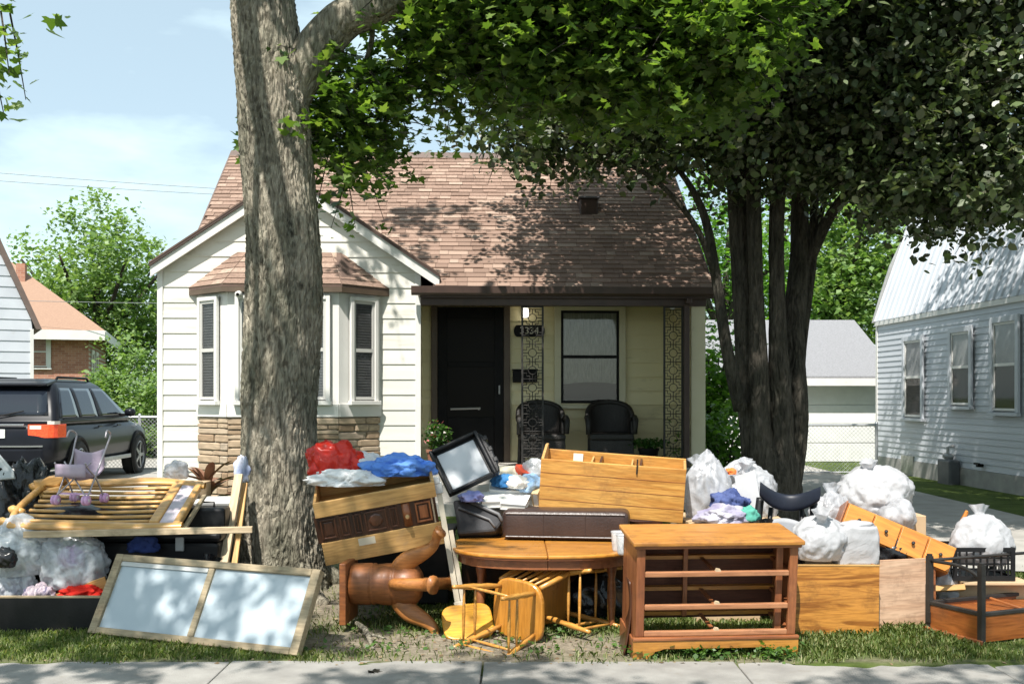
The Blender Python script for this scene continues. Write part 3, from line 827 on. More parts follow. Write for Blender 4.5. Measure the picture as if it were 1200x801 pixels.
LEAF_DIA = np.array([(0, 0, 0), (.35, .4, .05), (0, 1, -.05), (-.35, .4, .05)])
LEAF_OVAL = np.array([(0, 0, 0), (.24, .18, .03), (.36, .45, .06), (.22, .75, .03), (0, 1, -.06), (-.22, .75, .03), (-.36, .45, .06), (-.24, .18, .03)])
_ml = [(0, 0), (.22, -.06), (.52, .08), (.36, .24), (.60, .50), (.26, .50), (.16, .72), (0, 1.0)]
LEAF_MAP = np.array([(x, y, .10 * abs(x)) for x, y in _ml] + [(-x, y, .10 * abs(x)) for x, y in _ml[-2:0:-1]])
def leaf_object(name, pos, size, g, m, parent, shape=LEAF_DIA, up=.5, hang=.5):
    """each leaf a face with its own orientation; normals lean up, tips hang"""
    N = len(pos)
    nrm = g.normal(size=(N, 3)); nrm[:, 2] = np.abs(nrm[:, 2]) + up * 2
    nrm /= np.linalg.norm(nrm, axis=1)[:, None]
    t = g.normal(size=(N, 3)); t[:, 2] -= hang * 1.5
    t -= nrm * (t * nrm).sum(1)[:, None]; t /= np.linalg.norm(t, axis=1)[:, None] + 1e-9
    s = np.cross(t, nrm)
    K = len(shape)
    V = pos[:, None, :] + size[:, None, None] * (shape[None, :, 0, None] * s[:, None, :] + shape[None, :, 1, None] * t[:, None, :] + shape[None, :, 2, None] * nrm[:, None, :])
    me = bpy.data.meshes.new(name)
    me.vertices.add(N * K); me.vertices.foreach_set('co', V.reshape(-1).astype(np.float32))
    me.loops.add(N * K); me.loops.foreach_set('vertex_index', np.arange(N * K, dtype=np.int32))
    me.polygons.add(N); me.polygons.foreach_set('loop_start', np.arange(0, N * K, K, dtype=np.int32))
    me.polygons.foreach_set('loop_total', np.full(N, K, dtype=np.int32))
    me.update(calc_edges=True); me.validate()
    me.materials.append(m)
    o = bpy.data.objects.new(name, me); COL.objects.link(o)
    if parent is not None: o.parent = parent
    return o

M_leaf_pot = leafmat('pot_leaf', [(.02, .05, .012), (.04, .10, .02), (.07, .15, .04)])
M_petal = leafmat('petal', [(.5, .03, .05), (.7, .35, .35), (.75, .7, .68)], trans=.2, tcol=(1, 1, 1))
M_terra = mat('terracotta', (.22, .09, .05), (.3, .13, .08), rough=.8)
def flowerpot(px, v0, w, h, lab, flowers, seed):
    p = HO + Matrix.Rotation(HA, 3, 'Z') @ Vector((hu(px, v0), v0, FZ))
    t = thing('potted_plant', lab, 'plant', p)
    obj('pot', MB().lathe([(.09, 0), (.10, .02), (.13, .2), (.14, .2), (.14, .235), (.11, .235), (.1, .2)], (0, 0, 0), 18), M_terra if flowers else M_black, t, smooth=False)
    P, S, g = leafset(420, (0, 0, .235 + h / 2), (w / 2, w / 2.2, h / 2), .055, seed)
    tag(leaf_object('foliage', P, S, g, M_leaf_pot, t, LEAF_DIA, .4, .0), kind='stuff')
    if flowers:
        P, S, g = leafset(60, (0, 0, .27 + h / 2), (w / 1.9, w / 2, h / 1.9), .045, seed + 1)
        tag(leaf_object('petals', P, S, g, M_petal, t, LEAF_DIA, .2, .0), kind='stuff')
    stm = MB()
    for k in range(9): stm.tube([(0, 0, .2), (math.cos(k) * w * .2, math.sin(k * 2) * w * .2, .235 + h * .6)], .006, 5)
    obj('stem', stm, mat('green_stem', (.05, .1, .03), rough=.6), t)
flowerpot(512, -.0, .36, .36, 'potted plant with red and white flowers beside the front door', True, 4)
flowerpot(760, .25, .50, .12, 'low dark planter of leafy plants beside the right-hand iron trellis', False, 8)
# ---------------------------------------------------------------- trees
def barkmat(name, c0, c1, sc=1.0):
    m, n, l, b = newmat(name)
    v = coords(n, l, (9 * sc, 9 * sc, 1.6 * sc), rand=False)
    nz = n.new('ShaderNodeTexNoise'); nz.inputs['Scale'].default_value = 2.2; nz.inputs['Detail'].default_value = 9; nz.inputs['Roughness'].default_value = .68; nz.inputs['Distortion'].default_value = .6
    l.new(v, nz.inputs['Vector'])
    r = ramp(n, c0, c1, .32, .66); l.new(nz.outputs['Fac'], r.inputs['Fac'])
    v2 = coords(n, l, (1.2, 1.2, .8), rand=False); n2 = n.new('ShaderNodeTexNoise'); n2.inputs['Scale'].default_value = 2.5; n2.inputs['Detail'].default_value = 5
    l.new(v2, n2.inputs['Vector']); r2 = ramp(n, (.62, .64, .58), (1.12, 1.08, 1.02), .35, .62); l.new(n2.outputs['Fac'], r2.inputs['Fac'])
    mu = n.new('ShaderNodeMix'); mu.data_type = 'RGBA'; mu.blend_type = 'MULTIPLY'; mu.inputs['Factor'].default_value = 1
    l.new(r.outputs[0], mu.inputs['A']); l.new(r2.outputs[0], mu.inputs['B']); l.new(mu.outputs['Result'], b.inputs['Base Color'])
    b.inputs['Roughness'].default_value = .95; b.inputs['Specular IOR Level'].default_value = .15
    vp = n.new('ShaderNodeTexVoronoi'); vp.feature = 'DISTANCE_TO_EDGE'; vp.inputs['Scale'].default_value = 1.0
    v3 = coords(n, l, (15, 15, 4.5), rand=False); va = n.new('ShaderNodeVectorMath'); va.operation = 'MULTIPLY_ADD'; va.inputs[1].default_value = (1.6, 1.6, 1.6)
    l.new(n2.outputs['Color'], va.inputs[0]); l.new(v3, va.inputs[2]); l.new(va.outputs[0], vp.inputs['Vector'])
    pw_ = n.new('ShaderNodeMath'); pw_.operation = 'MINIMUM'; pw_.inputs[1].default_value = .28; l.new(vp.outputs['Distance'], pw_.inputs[0])
    ad_ = n.new('ShaderNodeMath'); ad_.operation = 'MULTIPLY_ADD'; ad_.inputs[1].default_value = 2.6; l.new(pw_.outputs[0], ad_.inputs[0]); l.new(nz.outputs['Fac'], ad_.inputs[2])
    bp = n.new('ShaderNodeBump'); bp.inputs['Strength'].default_value = 1.0; bp.inputs['Distance'].default_value = .035
    l.new(ad_.outputs[0], bp.inputs['Height']); l.new(bp.outputs[0], b.inputs['Normal'])
    MATS[name] = m
    return m
M_bark = barkmat('grey_bark', (.11, .097, .076), (.50, .46, .38), 1.9)
M_bark2 = barkmat('dark_bark', (.022, .02, .017), (.105, .095, .08), 1.6)

def spline(pts, n):
    pts = [Vector(p) for p in pts]; out = []
    m_ = len(pts) - 1
    for i in range(n + 1):
        t = i / n * m_; k = min(int(t), m_ - 1); f = t - k
        p0, p1, p2, p3 = pts[max(k - 1, 0)], pts[k], pts[k + 1], pts[min(k + 2, m_)]
        out.append(0.5 * ((2 * p1) + (p2 - p0) * f + (2 * p0 - 5 * p1 + 4 * p2 - p3) * f * f + (3 * p1 - p0 - 3 * p2 + p3) * f ** 3))
    return out
def lerps(rs, n):
    m_ = len(rs) - 1
    return [rs[min(int(i / n * m_), m_ - 1)] * (1 - (i / n * m_ - min(int(i / n * m_), m_ - 1))) + rs[min(int(i / n * m_), m_ - 1) + 1] * (i / n * m_ - min(int(i / n * m_), m_ - 1)) for i in range(n + 1)]

def limb(mb, pts, rs, n=24, seg=14, ridge=0.0, freq=9.0, seed=0.0):
    """tapered limb with bark ridges running along it"""
    P = spline(pts, n); rr = lerps(rs, n)
    t0 = (P[1] - P[0]).normalized()
    a = t0.cross(Vector((0, 1, 0.01))).normalized()
    vs = []; fs = []
    run = 0
    for i in range(n + 1):
        if i: run += (P[i] - P[i - 1]).length
        t = (P[min(i + 1, n)] - P[max(i - 1, 0)]).normalized()
        a = (a - t * a.dot(t)).normalized(); b_ = t.cross(a)
        for k in range(seg):
            w = 2 * math.pi * k / seg
            q = rr[i]
            if ridge:
                cw, sw_ = math.cos(w), math.sin(w)
                tw = run * .35
                c2, s2 = math.cos(w + tw), math.sin(w + tw)
                d1 = 1 - 2.2 * abs(mn.noise(Vector((c2 * freq * rr[i] * 3, s2 * freq * rr[i] * 3, run * 2.6 + seed))))
                d2 = mn.noise(Vector((cw * 1.6, sw_ * 1.6, run * 1.1 + seed)))
                d3 = mn.noise(Vector((c2 * freq * rr[i] * 9, s2 * freq * rr[i] * 9, run * 8 + seed)))
                q = rr[i] + ridge * (d1 * .7 + d3 * .35) + rr[i] * .13 * d2
            vs.append(tuple(P[i] + a * (math.cos(w) * q) + b_ * (math.sin(w) * q)))
    for i in range(n):
        for k in range(seg):
            k2 = (k + 1) % seg
            fs.append((i * seg + k, i * seg + k2, (i + 1) * seg + k2, (i + 1) * seg + k))
    fs.append(tuple(range(seg - 1, -1, -1))); fs.append(tuple(n * seg + k for k in range(seg)))
    mb.add(vs, fs)
    return mb

def twigs(blobs, per, size, seed, droop=.5, length=.45, layered=0.0):
    """leaf positions along twigs that start inside ellipsoid blobs (centre, radii, number of twigs)"""
    g = np.random.default_rng(seed)
    P = []; T = []
    for c, r, nt in blobs:
        p = g.normal(size=(nt, 3)); p /= np.linalg.norm(p, axis=1)[:, None]
        q = p * (g.random(nt) ** .45)[:, None]
        if layered: q[:, 2] = np.round(q[:, 2] * layered) / layered + g.normal(size=nt) * .06
        st = np.array(c) + q * np.array(r)
        d = p * .8 + g.normal(size=(nt, 3)) * .55; d[:, 2] = d[:, 2] * .5 - droop * g.random(nt)
        d /= np.linalg.norm(d, axis=1)[:, None]
        L = length * g.uniform(.5, 1.4, nt)
        T.append((st, st + d * L[:, None]))
        for k in range(per):
            f = g.random(nt) ** .8
            x = st + d * (L * f)[:, None] + g.normal(size=(nt, 3)) * size * .55
            x[:, 2] -= f * f * .10
            P.append(x)
    P = np.concatenate(P)
    S = size * g.uniform(.4, 1.4, len(P))
    return P, S, g, T

def twig_mesh(T, r=.006, every=3):
    mb = MB()
    for st, en in T:
        for i in range(0, len(st), every):
            mb.tube([st[i], (st[i] + en[i]) / 2 + np.array((0, 0, .02)), en[i]], [r, r * .8, r * .4], 3, cap=False)
    return mb

M_leaf1 = leafmat('maple_leaf', [(.036, .070, .015), (.064, .120, .024), (.105, .178, .037), (.18, .25, .065)], rough=.42, trans=.42, tcol=(2.1, 2.2, .8))
M_leaf2 = leafmat('dark_leaf', [(.026, .038, .017), (.048, .075, .027), (.075, .085, .045), (.10, .15, .048), (.15, .15, .10)], rough=.42, trans=.24, spec=.7, tcol=(1.5, 1.7, .7))
M_leaf3 = leafmat('pale_leaf', [(.08, .15, .04), (.13, .22, .06), (.19, .29, .10), (.24, .32, .14)], rough=.5, trans=.38, tcol=(1.7, 1.8, .8))
M_leaf4 = leafmat('bush_leaf', [(.05, .12, .02), (.09, .19, .03), (.15, .27, .05)], rough=.45, trans=.42, tcol=(1.9, 2.2, .7))

# street tree in front, its trunk in view and its crown mostly overhead
TX, TY = (330 - 600) * 8.6 / F, 8.6
t1 = thing('street_tree', 'big grey-barked maple with thick trunk in front of the bay window', 'tree', (0, 0, 0))
def tp(px, py, Y=8.6): return at(px, py, Y)
mb = MB()
gzb = gz(TX, TY)
limb(mb, [Vector((tp(327, 660).x, TY, gzb - .1)), tp(327, 640), tp(328, 500), tp(331, 400), tp(333, 300), tp(327, 200), tp(321, 120), tp(315, 60), tp(308, 0), tp(302, -80), tp(300, -200), tp(310, -360)],
     [.41, .325, .285, .275, .285, .270, .265, .26, .245, .215, .17, .10], n=560, seg=210, ridge=.028, freq=24)
tr1 = obj('trunk', mb, M_bark, t1, smooth=True)
mb = MB()
for k in range(5):
    w = k * 1.25 + .4
    c = Vector((tp(327, 660).x, TY, gzb))
    limb(mb, [c + Vector((math.cos(w) * .22, math.sin(w) * .22, .22)), c + Vector((math.cos(w) * .42, math.sin(w) * .42, .04)), c + Vector((math.cos(w) * .75, math.sin(w) * .75, -.05))], [.13, .09, .04], 14, 14, .012, 12, k)
obj('root', mb, M_bark, t1, smooth=True)
limbs1 = [
    ([tp(338, 120), tp(362, 70), tp(400, 25, 8.55), tp(440, 8, 8.5), tp(500, -25, 8.4), tp(600, -70, 8.3), tp(720, -130, 8.2)], [.15, .175, .155, .145, .13, .10, .05]),
    ([tp(310, -60), tp(250, -180, 8.0), tp(160, -330, 7.0), tp(80, -420, 5.6)], [.13, .11, .08, .04]),
    ([tp(308, -120), tp(360, -260, 9.2), tp(420, -380, 10.2)], [.12, .10, .05]),
    ([tp(308, -180), tp(330, -330, 7.6), tp(300, -600, 6.0)], [.11, .08, .03]),
    ([tp(500, -25, 8.4), tp(520, 20, 8.6), tp(500, 70, 8.8), tp(470, 130, 9.0)], [.035, .028, .018, .008]),
    ([tp(430, 5, 8.5), tp(436, 45, 8.7), tp(418, 100, 8.9), tp(400, 150, 9.0)], [.03, .022, .015, .006]),
    ([tp(600, -70, 8.3), tp(640, 10, 8.6), tp(680, 80, 8.9), tp(700, 130, 9)], [.04, .03, .02, .008]),
    ([tp(720, -130, 8.2), tp(790, -20, 8.5), tp(830, 60, 8.7), tp(850, 110, 8.8)], [.045, .03, .02, .008]),
    ([tp(160, -330, 7.0), tp(60, -150, 6.4), tp(5, -30, 6.1), tp(-8, 20, 6)], [.04, .03, .015, .006]),
]
for P, rs in limbs1:
    obj('branch', limb(MB(), P, rs, 40 if rs[0] > .1 else 16, 40 if rs[0] > .1 else 8, .010 if rs[0] > .1 else 0, 16), M_bark, t1, smooth=True)
B1 = []
def bl(px, py, Y, rx, ry, rz_, n): B1.append((at(px, py, Y), (rx, ry, rz_), n))
bl(400, 150, 9.1, .30, .5, .42, 110); bl(425, 110, 9.0, .32, .5, .36, 100); bl(495, 51, 8.9, .28, .5, .3, 40); bl(525, 71, 9.0, .34, .5, .28, 55)
bl(590, 21, 8.8, .55, .6, .5, 220); bl(690, 36, 8.7, .6, .6, .55, 260); bl(800, 36, 8.5, .6, .6, .5, 260); bl(640, 71, 9.0, .5, .5, .30, 140); bl(760, 76, 8.8, .5, .5, .28, 140)
bl(860, 36, 8.4, .3, .5, .3, 90); bl(880, -24, 8.4, .4, .5, .3, 90); bl(560, -24, 8.6, .6, .7, .5, 160); bl(740, -44, 8.5, .9, .7, .5, 260); bl(640, -90, 8.4, 1.1, .8, .5, 240)
bl(306, 128, 9.2, .04, .1, .05, 6)
bl(-14, 30, 6.05, .05, .2, .06, 5); bl(-6, 5, 6.05, .06, .2, .05, 5)
for x, y, z in ((.9, 1.5, 6.8), (1.9, 1.3, 7.2), (2.8, 1.7, 6.9), (1.4, 2.0, 7.4), (3.4, 1.4, 7.0), (2.3, 2.1, 6.6), (-1.0, 1.2, 7.0), (-2.2, 1.6, 6.9), (-1.6, 2.2, 6.4)):
    B1.append(((x, y, z), (.5, .35, .3), 30))
# overhead crown: open and patchy, dapples the pavement, the trunk and the left end of the pile
ov = np.random.default_rng(77)
for k in range(34):
    x, y, z = ov.uniform(-6.2, -1.4), ov.uniform(2.2, 8.8), ov.uniform(5.6, 8.6)
    k_ = (8.6 - y) / (-SDIR.y)                       # where this clump's shadow crosses the trunk's depth
    hx, hz_ = x - SDIR.x * k_, z - SDIR.z * k_
    if abs(hx - TX) < .75 and .3 < hz_ < 5.2 and ov.random() < .4: continue
    B1.append(((x, y, z), (.45, .45, .30), 26))
for k in range(12):
    x, y, z = ov.uniform(.6, 3.8), ov.uniform(7.6, 10.2), ov.uniform(5.6, 8.2)
    B1.append(((x, y, z), (.6, .55, .35), 50))
for k in range(3):
    B1.append(((ov.uniform(-3.4, -2.0), ov.uniform(9, 12.5), ov.uniform(7.2, 9.2)), (.5, .5, .35), 34))
P, S, g, T = twigs(B1, 16, .078, 21, droop=.6, length=.42)
tag(leaf_object('crown', P, S, g, M_leaf1, t1, LEAF_MAP, .55, .45), kind='stuff')
tag(obj('twigs', twig_mesh(T, .007, 2), M_bark2, t1), kind='stuff')

# many-stemmed tree beside the porch
t2 = thing('yard_tree', 'dark many-stemmed tree with dense glossy crown beside the porch', 'tree', (0, 0, 0))
yx = (907 - 600) * 11.5 / F
def yp(px, py, Y=11.5): return at(px, py, Y)
mb = MB()
limb(mb, [Vector((yx, 11.5, gz(yx, 11.5) - .1)), yp(905, 600), yp(904, 560), yp(904, 530), yp(904, 500)], [.43, .345, .32, .26, .12], 60, 70, .02, 14, 3)
obj('trunk', mb, M_bark2, t2, smooth=True)
for P, rs in [
    ([yp(888, 550), yp(882, 460), yp(873, 360), yp(866, 250), yp(858, 120), yp(835, -40)], [.16, .15, .125, .11, .10, .07]),
    ([yp(893, 550, 11.35), yp(889, 450, 11.3), yp(886, 330, 11.3), yp(882, 200, 11.2), yp(876, 60, 11)], [.12, .10, .07, .07, .05]),
    ([yp(918, 570, 11.4), yp(915, 470, 11.35), yp(911, 370, 11.3), yp(911, 240, 11.3), yp(930, 60, 11.2)], [.15, .115, .08, .075, .05]),
    ([yp(922, 570), yp(934, 490), yp(930, 400, 11.6), yp(937, 300, 11.7), yp(942, 200, 11.8), yp(985, 80, 11.9)], [.14, .12, .115, .10, .085, .06]),
    ([yp(938, 520, 11.7), yp(938, 420, 11.8), yp(952, 300, 11.9), yp(955, 200, 12), yp(960, 80, 12)], [.06, .06, .055, .05, .04]),
    ([yp(950, 300, 11.7), yp(985, 235, 11.4), yp(1050, 180, 11), yp(1130, 150, 10.6)], [.07, .055, .04, .02]),
    ([yp(940, 330, 11.6), yp(965, 240, 11.8), yp(975, 180, 11.9)], [.04, .03, .02]),
    ([yp(868, 480, 11.3), yp(852, 410, 11.2), yp(840, 330, 11.2), yp(826, 255, 11.2), yp(800, 205, 11.2), yp(770, 180, 11.2)], [.08, .065, .055, .045, .03, .02]),
    ([yp(840, 330, 11.2), yp(818, 270, 11.0), yp(780, 222, 10.9), yp(740, 195, 10.8), yp(640, 150, 10.8)], [.04, .032, .026, .02, .01]),
    ([yp(858, 120), yp(780, 60, 11.2), yp(690, 20, 11), yp(600, 10, 10.8)], [.08, .06, .04, .02]),
    ([yp(950, 60, 11.2), yp(1050, 40, 10.8), yp(1160, 60, 10.4), yp(1230, 90, 10.2)], [.07, .05, .035, .02]),
]:
    obj('stem' if rs[0] > .09 else 'branch', limb(MB(), P, rs, 70 if rs[0] > .09 else 22, 40 if rs[0] > .09 else 10, .012 if rs[0] > .09 else 0, 16, rs[0] * 50), M_bark2, t2, smooth=True)
B2 = []
def b2(px, py, Y, rx, ry, rz_, n): B2.append((at(px, py, Y), (rx, ry, rz_), n))
for px, py, Y, rx, rz_, n in [
    (610, 172, 11.6, .45, .22, 60), (570, 175, 11.8, .35, .12, 26), (660, 178, 11.4, .5, .28, 110), (730, 160, 11.3, .55, .32, 150), (800, 145, 11.2, .6, .38, 180), (760, 185, 11, .4, .16, 60),
    (860, 130, 11.0, .6, .5, 230), (930, 120, 10.8, .7, .55, 280), (1000, 130, 10.6, .7, .6, 300), (1070, 150, 10.4, .7, .6, 300), (1140, 160, 10.2, .7, .6, 300), (1200, 150, 10, .6, .6, 220),
    (900, 185, 11.6, .6, .28, 130), (980, 195, 11.0, .6, .32, 170), (1050, 222, 10.6, .6, .32, 180), (1110, 235, 10.4, .6, .30, 170), (1180, 225, 10.2, .6, .30, 160), (1085, 272, 10.4, .22, .14, 26), (1045, 262, 10.5, .22, .14, 24), (1150, 268, 10.3, .3, .12, 34),
    (900, 50, 11.0, .8, .5, 260), (1000, 40, 10.6, .9, .5, 320), (1100, 40, 10.4, .9, .5, 320), (1190, 40, 10.2, .8, .5, 240), (820, 60, 11.4, .7, .5, 220), (740, 100, 11.6, .7, .4, 180), (660, 110, 11.8, .6, .35, 120),
    (1000, -60, 10.8, 1.2, .6, 260), (860, -60, 11.2, 1.1, .6, 240), (1150, -60, 10.4, 1.2, .6, 260)]:
    if px < 820: py -= 26
    if px > 960: py -= 32
    b2(px, py, Y, rx, .75, rz_, n)
ov = np.random.default_rng(5)
# upper dome of the crown, above the frame: shades the roof, the side yard and the neighbour's wall
for k in range(70):
    w, rr_ = ov.uniform(0, 2 * math.pi), 3.6 * math.sqrt(ov.random())
    z = 5.4 + ov.random() * 3.6 * (1 - (rr_ / 4.2) ** 2)
    x, y = 3.3 + rr_ * math.cos(w), 12.5 + rr_ * .85 * math.sin(w)
    B2.append(((x, y, z), (.75, .7, .4), 62))
for k in range(22):
    B2.append(((ov.uniform(5.0, 7.1), ov.uniform(10, 17), ov.uniform(5.8, 7.6)), (.8, .75, .35), 60))
P, S, g, T = twigs(B2, 14, .083, 33, droop=.45, length=.45)
tag(leaf_object('crown', P, S, g, M_leaf2, t2, LEAF_OVAL, .18, .35), kind='stuff')
tag(obj('twigs', twig_mesh(T, .007, 3), M_bark2, t2), kind='stuff')

def bg_tree(name, lab, px, py_top, Y, h_crown, rad, n, m, size, seed, group=None, cat='tree', trunk=True, clumps=26):
    x = (px - CX) * Y / F
    top = CH + (HY - py_top) * Y / F
    t = thing(name, lab, cat, (x, Y, .17), group=group)
    g = np.random.default_rng(seed)
    cz = top - .17 - h_crown / 2
    B = []
    for k in range(clumps):
        p = g.normal(size=3); p /= np.linalg.norm(p); p *= g.random() ** .35
        B.append(((p[0] * rad * .85, p[1] * rad * .85, cz + p[2] * h_crown * .42), (rad * .33, rad * .33, h_crown * .13), max(3, n // clumps)))
    P, S, g, T = twigs(B, 9, size, seed, droop=.25, length=size * 4)
    tag(leaf_object('crown', P, S, g, m, t, LEAF_DIA, .5, .2), kind='stuff')
    mb = MB()
    if trunk:
        limb(mb, [(0, 0, -.1), (.05, 0, cz * .4), (0, .1, cz * .8), (.1, 0, cz + h_crown * .2)], [rad * .09, rad * .07, rad * .05, rad * .02], 14, 10)
        obj('trunk', mb, M_bark2, t, smooth=True)
        for k in range(7):
            w = k * .9 + seed
            limb_o = limb(MB(), [(0, 0, cz * .55 + k * .1), (math.cos(w) * rad * .35, math.sin(w) * rad * .35, cz * .9), (math.cos(w) * rad * .75, math.sin(w) * rad * .75, cz + h_crown * .18)], [rad * .04, rad * .03, rad * .01], 10, 7)
            obj('branch', limb_o, M_bark2, t, smooth=True)
    else:
        for k in range(6):
            w = k * 1.05
            obj('stem', limb(MB(), [(math.cos(w) * .08, math.sin(w) * .08, -.05), (math.cos(w) * rad * .3, math.sin(w) * rad * .3, cz * .8), (math.cos(w) * rad * .55, math.sin(w) * rad * .55, cz + h_crown * .2)], [.025, .02, .008], 8, 6), M_bark2, t)
    return t
bg_tree('broad_tree', 'airy pale green tree rising behind the brick house roof', 112, 238, 46, 8.2, 3.9, 2600, M_leaf3, .22, 1, clumps=34)
bg_tree('broad_tree', 'pale green leafy tree between the bungalow and the gambrel house, above the garage', 985, 175, 34, 7.6, 3.1, 2000, M_leaf3, .20, 2, clumps=34)
bg_tree('broad_tree', 'bright green tree seen between the dark stems beside the porch', 850, 170, 31, 8.0, 2.5, 1700, M_leaf4, .15, 3, clumps=30)
bg_tree('shrub', 'tall light green shrub behind the chain-link fence', 152, 378, 26, 3.3, 1.05, 800, M_leaf3, .12, 4, cat='shrub', trunk=False)
bg_tree('shrub', 'lower light green shrub by the bungalow corner behind the fence', 176, 440, 25, 2.2, .8, 500, M_leaf3, .11, 5, cat='shrub', trunk=False)
bg_tree('shrub', 'leafy bright green shrub at the right-hand end of the porch', 846, 470, 14.2, 1.5, .42, 420, M_leaf4, .09, 6, cat='shrub', trunk=False)
bg_tree('shrub', 'dark green tall shrub behind the porch corner', 836, 350, 17.5, 3.0, .5, 500, M_leaf4, .11, 9, cat='shrub', trunk=False)
# ---------------------------------------------------------------- neighbours, garage, fences, wires
M_nsid = mat('neighbour_siding', (.46, .485, .52), (.54, .565, .60), rough=.5, scale=2, rvar=.03, dirt=((.42, .42, .41), 3, .62))
M_grshin = mat('grey_shingle', (.15, .15, .16), (.27, .27, .28), rough=.9, scale=30, stretch=(1, 3, 3), bump=.4)
NA = HA; NO = Vector((7.43, 15.5, .15)); nc, ns = math.cos(NA), math.sin(NA)
def nv(px):
    k = (px - CX) / F
    return (NO.x - NO.y * k) / (ns + nc * k)
def nzz(px, py):
    return CH - (py - HY) * (NO.y + nv(px) * nc) / F - NO.z
nh = thing('gambrel_house', 'pale grey neighbouring house with lap siding and ribbed gambrel roof', 'house', NO, (0, 0, NA))
V0, V1 = -4.5, nv(1028)
TOPZ = 2.86
nw = obj('wall', MB().bb(.021, 6.5, V0 + .02, V1 - .02, .0, TOPZ).prism([(.0215, TOPZ), (.75, TOPZ + 2.0), (3.2, TOPZ + 3.4), (5.7, TOPZ + 2.0), (6.45, TOPZ)], V0 + .03, V1 - .03), M_nsid, nh)
NP = .102
nsb = unit_lap(M_nsid, NP + .004); nsb.parent = nw
z = .30; first = True
while z < TOPZ - .02:
    o = nsb if first else inst(nsb, 'siding_board', nw)
    first = False
    o.matrix_local = Matrix.Translation((0, V1, z)) @ Matrix.Rotation(R(-90), 4, 'Z') @ Matrix.Diagonal((V1 - V0, 1, 1, 1)); z += NP
obj('foundation', MB().bb(-.03, 6.5, V0, V1, -.2, .295), MATS['foundation_block'], nh)
obj('frieze_board', MB().bb(-.05, .02, V0, V1 + .02, TOPZ - .02, TOPZ + .07), M_trim, nh, bevel=.006)
obj('corner_board', MB().bb(-.025, .06, V1 - .06, V1 + .02, .3, TOPZ - .021), M_trim, nh)
# steep lower roof slope clad in ribbed vertical panels
PWD = .235
rib = MB()
prof = [(0, 0), (.08, 0), (.1, .025), (.125, .025), (.145, 0), (PWD - .003, 0)]
slope = [(-.05, TOPZ + .071), (.12, TOPZ + .55), (.335, TOPZ + 1.15), (.66, TOPZ + 2.05)]
for j in range(len(slope)):
    for a, h in prof: rib.v.append((slope[j][0] - h, a, slope[j][1]))
for j in range(len(slope) - 1):
    for i in range(len(prof) - 1):
        w = len(prof); rib.f.append((j * w + i, j * w + i + 1, (j + 1) * w + i + 1, (j + 1) * w + i))
pan = obj('roof_panel', rib, M_nsid, nh, solid=.006)
y = V0; first = True
while y < V1:
    o = pan if first else pan.copy()
    if not first: COL.objects.link(o)
    first = False
    o.location = (0, y, 0); y += PWD
obj('upper_roof', MB().prism([(.7, TOPZ + 2.0), (.72, TOPZ + 2.08), (3.2, TOPZ + 3.5), (5.8, TOPZ + 2.0), (6.6, TOPZ), (6.5, TOPZ), (5.7, TOPZ + 1.95), (3.2, TOPZ + 3.42)], V0 - .05, V1 + .05), M_grshin, nh)
obj('rake_trim', MB().prism([(-.09, TOPZ + .05), (-.01, TOPZ + .05), (.14, TOPZ + .55), (.34, TOPZ + 1.15), (.79, TOPZ + 2.05), (.70, TOPZ + 2.09), (.26, TOPZ + 1.17), (.06, TOPZ + .57)], V1 + .012, V1 + .06), M_gutter, nh)
for a, b_, c, d in ((1063.5, 1083, 399, 488), (1118.5, 1140, 389, 474), (1168, 1195, 377, 481)):
    va, vb = nv(b_), nv(a); mid = (a + b_) / 2
    z0, z1 = nzz(mid, d), nzz(mid, c)
    Mw = Matrix.Translation((-.048, vb, z0)) @ Matrix.Rotation(R(-90), 4, 'Z')
    obj('window_recess', MB().bb(0, vb - va, .008, .045, 0, z1 - z0, Mw), M_room, nh)
    cs_ = sash_window(nh, Mw, vb - va, z1 - z0, .09, M_nsid, M_trim, split=.52)
    obj('shade', MB().bb(.04, vb - va - .04, .004, .007, (z1 - z0) * .5, z1 - z0 - .03, Mw), mat('window_shade', (.20, .21, .21), (.27, .28, .28), rough=.8), cs_)
obj('basement_window', MB().bb(-.035, .01, nv(1072), nv(1058), .05, .38), mat('glass_block', (.25, .26, .22), (.35, .36, .31), rough=.3), nh)
gm_ = obj('gas_meter', MB().bb(-.22, -.03, nv(1128), nv(1113), -.12, .42), mat('meter_grey', (.07, .075, .08), (.11, .115, .12), rough=.5), nh, bevel=.03)
obj('meter_dial', MB().lathe([(.0, 0), (.09, 0), (.09, .05), (0, .06)], (0, 0, 0), 14, Matrix.Translation((-.12, nv(1119), .45)) @ Matrix.Rotation(R(20), 4, 'X')), M_gutter, gm_)
obj('pipe', MB().tube([(-.12, nv(1119), .4), (-.12, nv(1119), .62), (-.02, nv(1119), .64)], .025, 8), M_gutter, gm_)
obj('hose_tap', MB().box((-.05, nv(1152), nzz(1152, 545)), (.1, .06, .05)).box((-.1, nv(1152), nzz(1152, 543)), (.03, .16, .03)), M_black, nh)

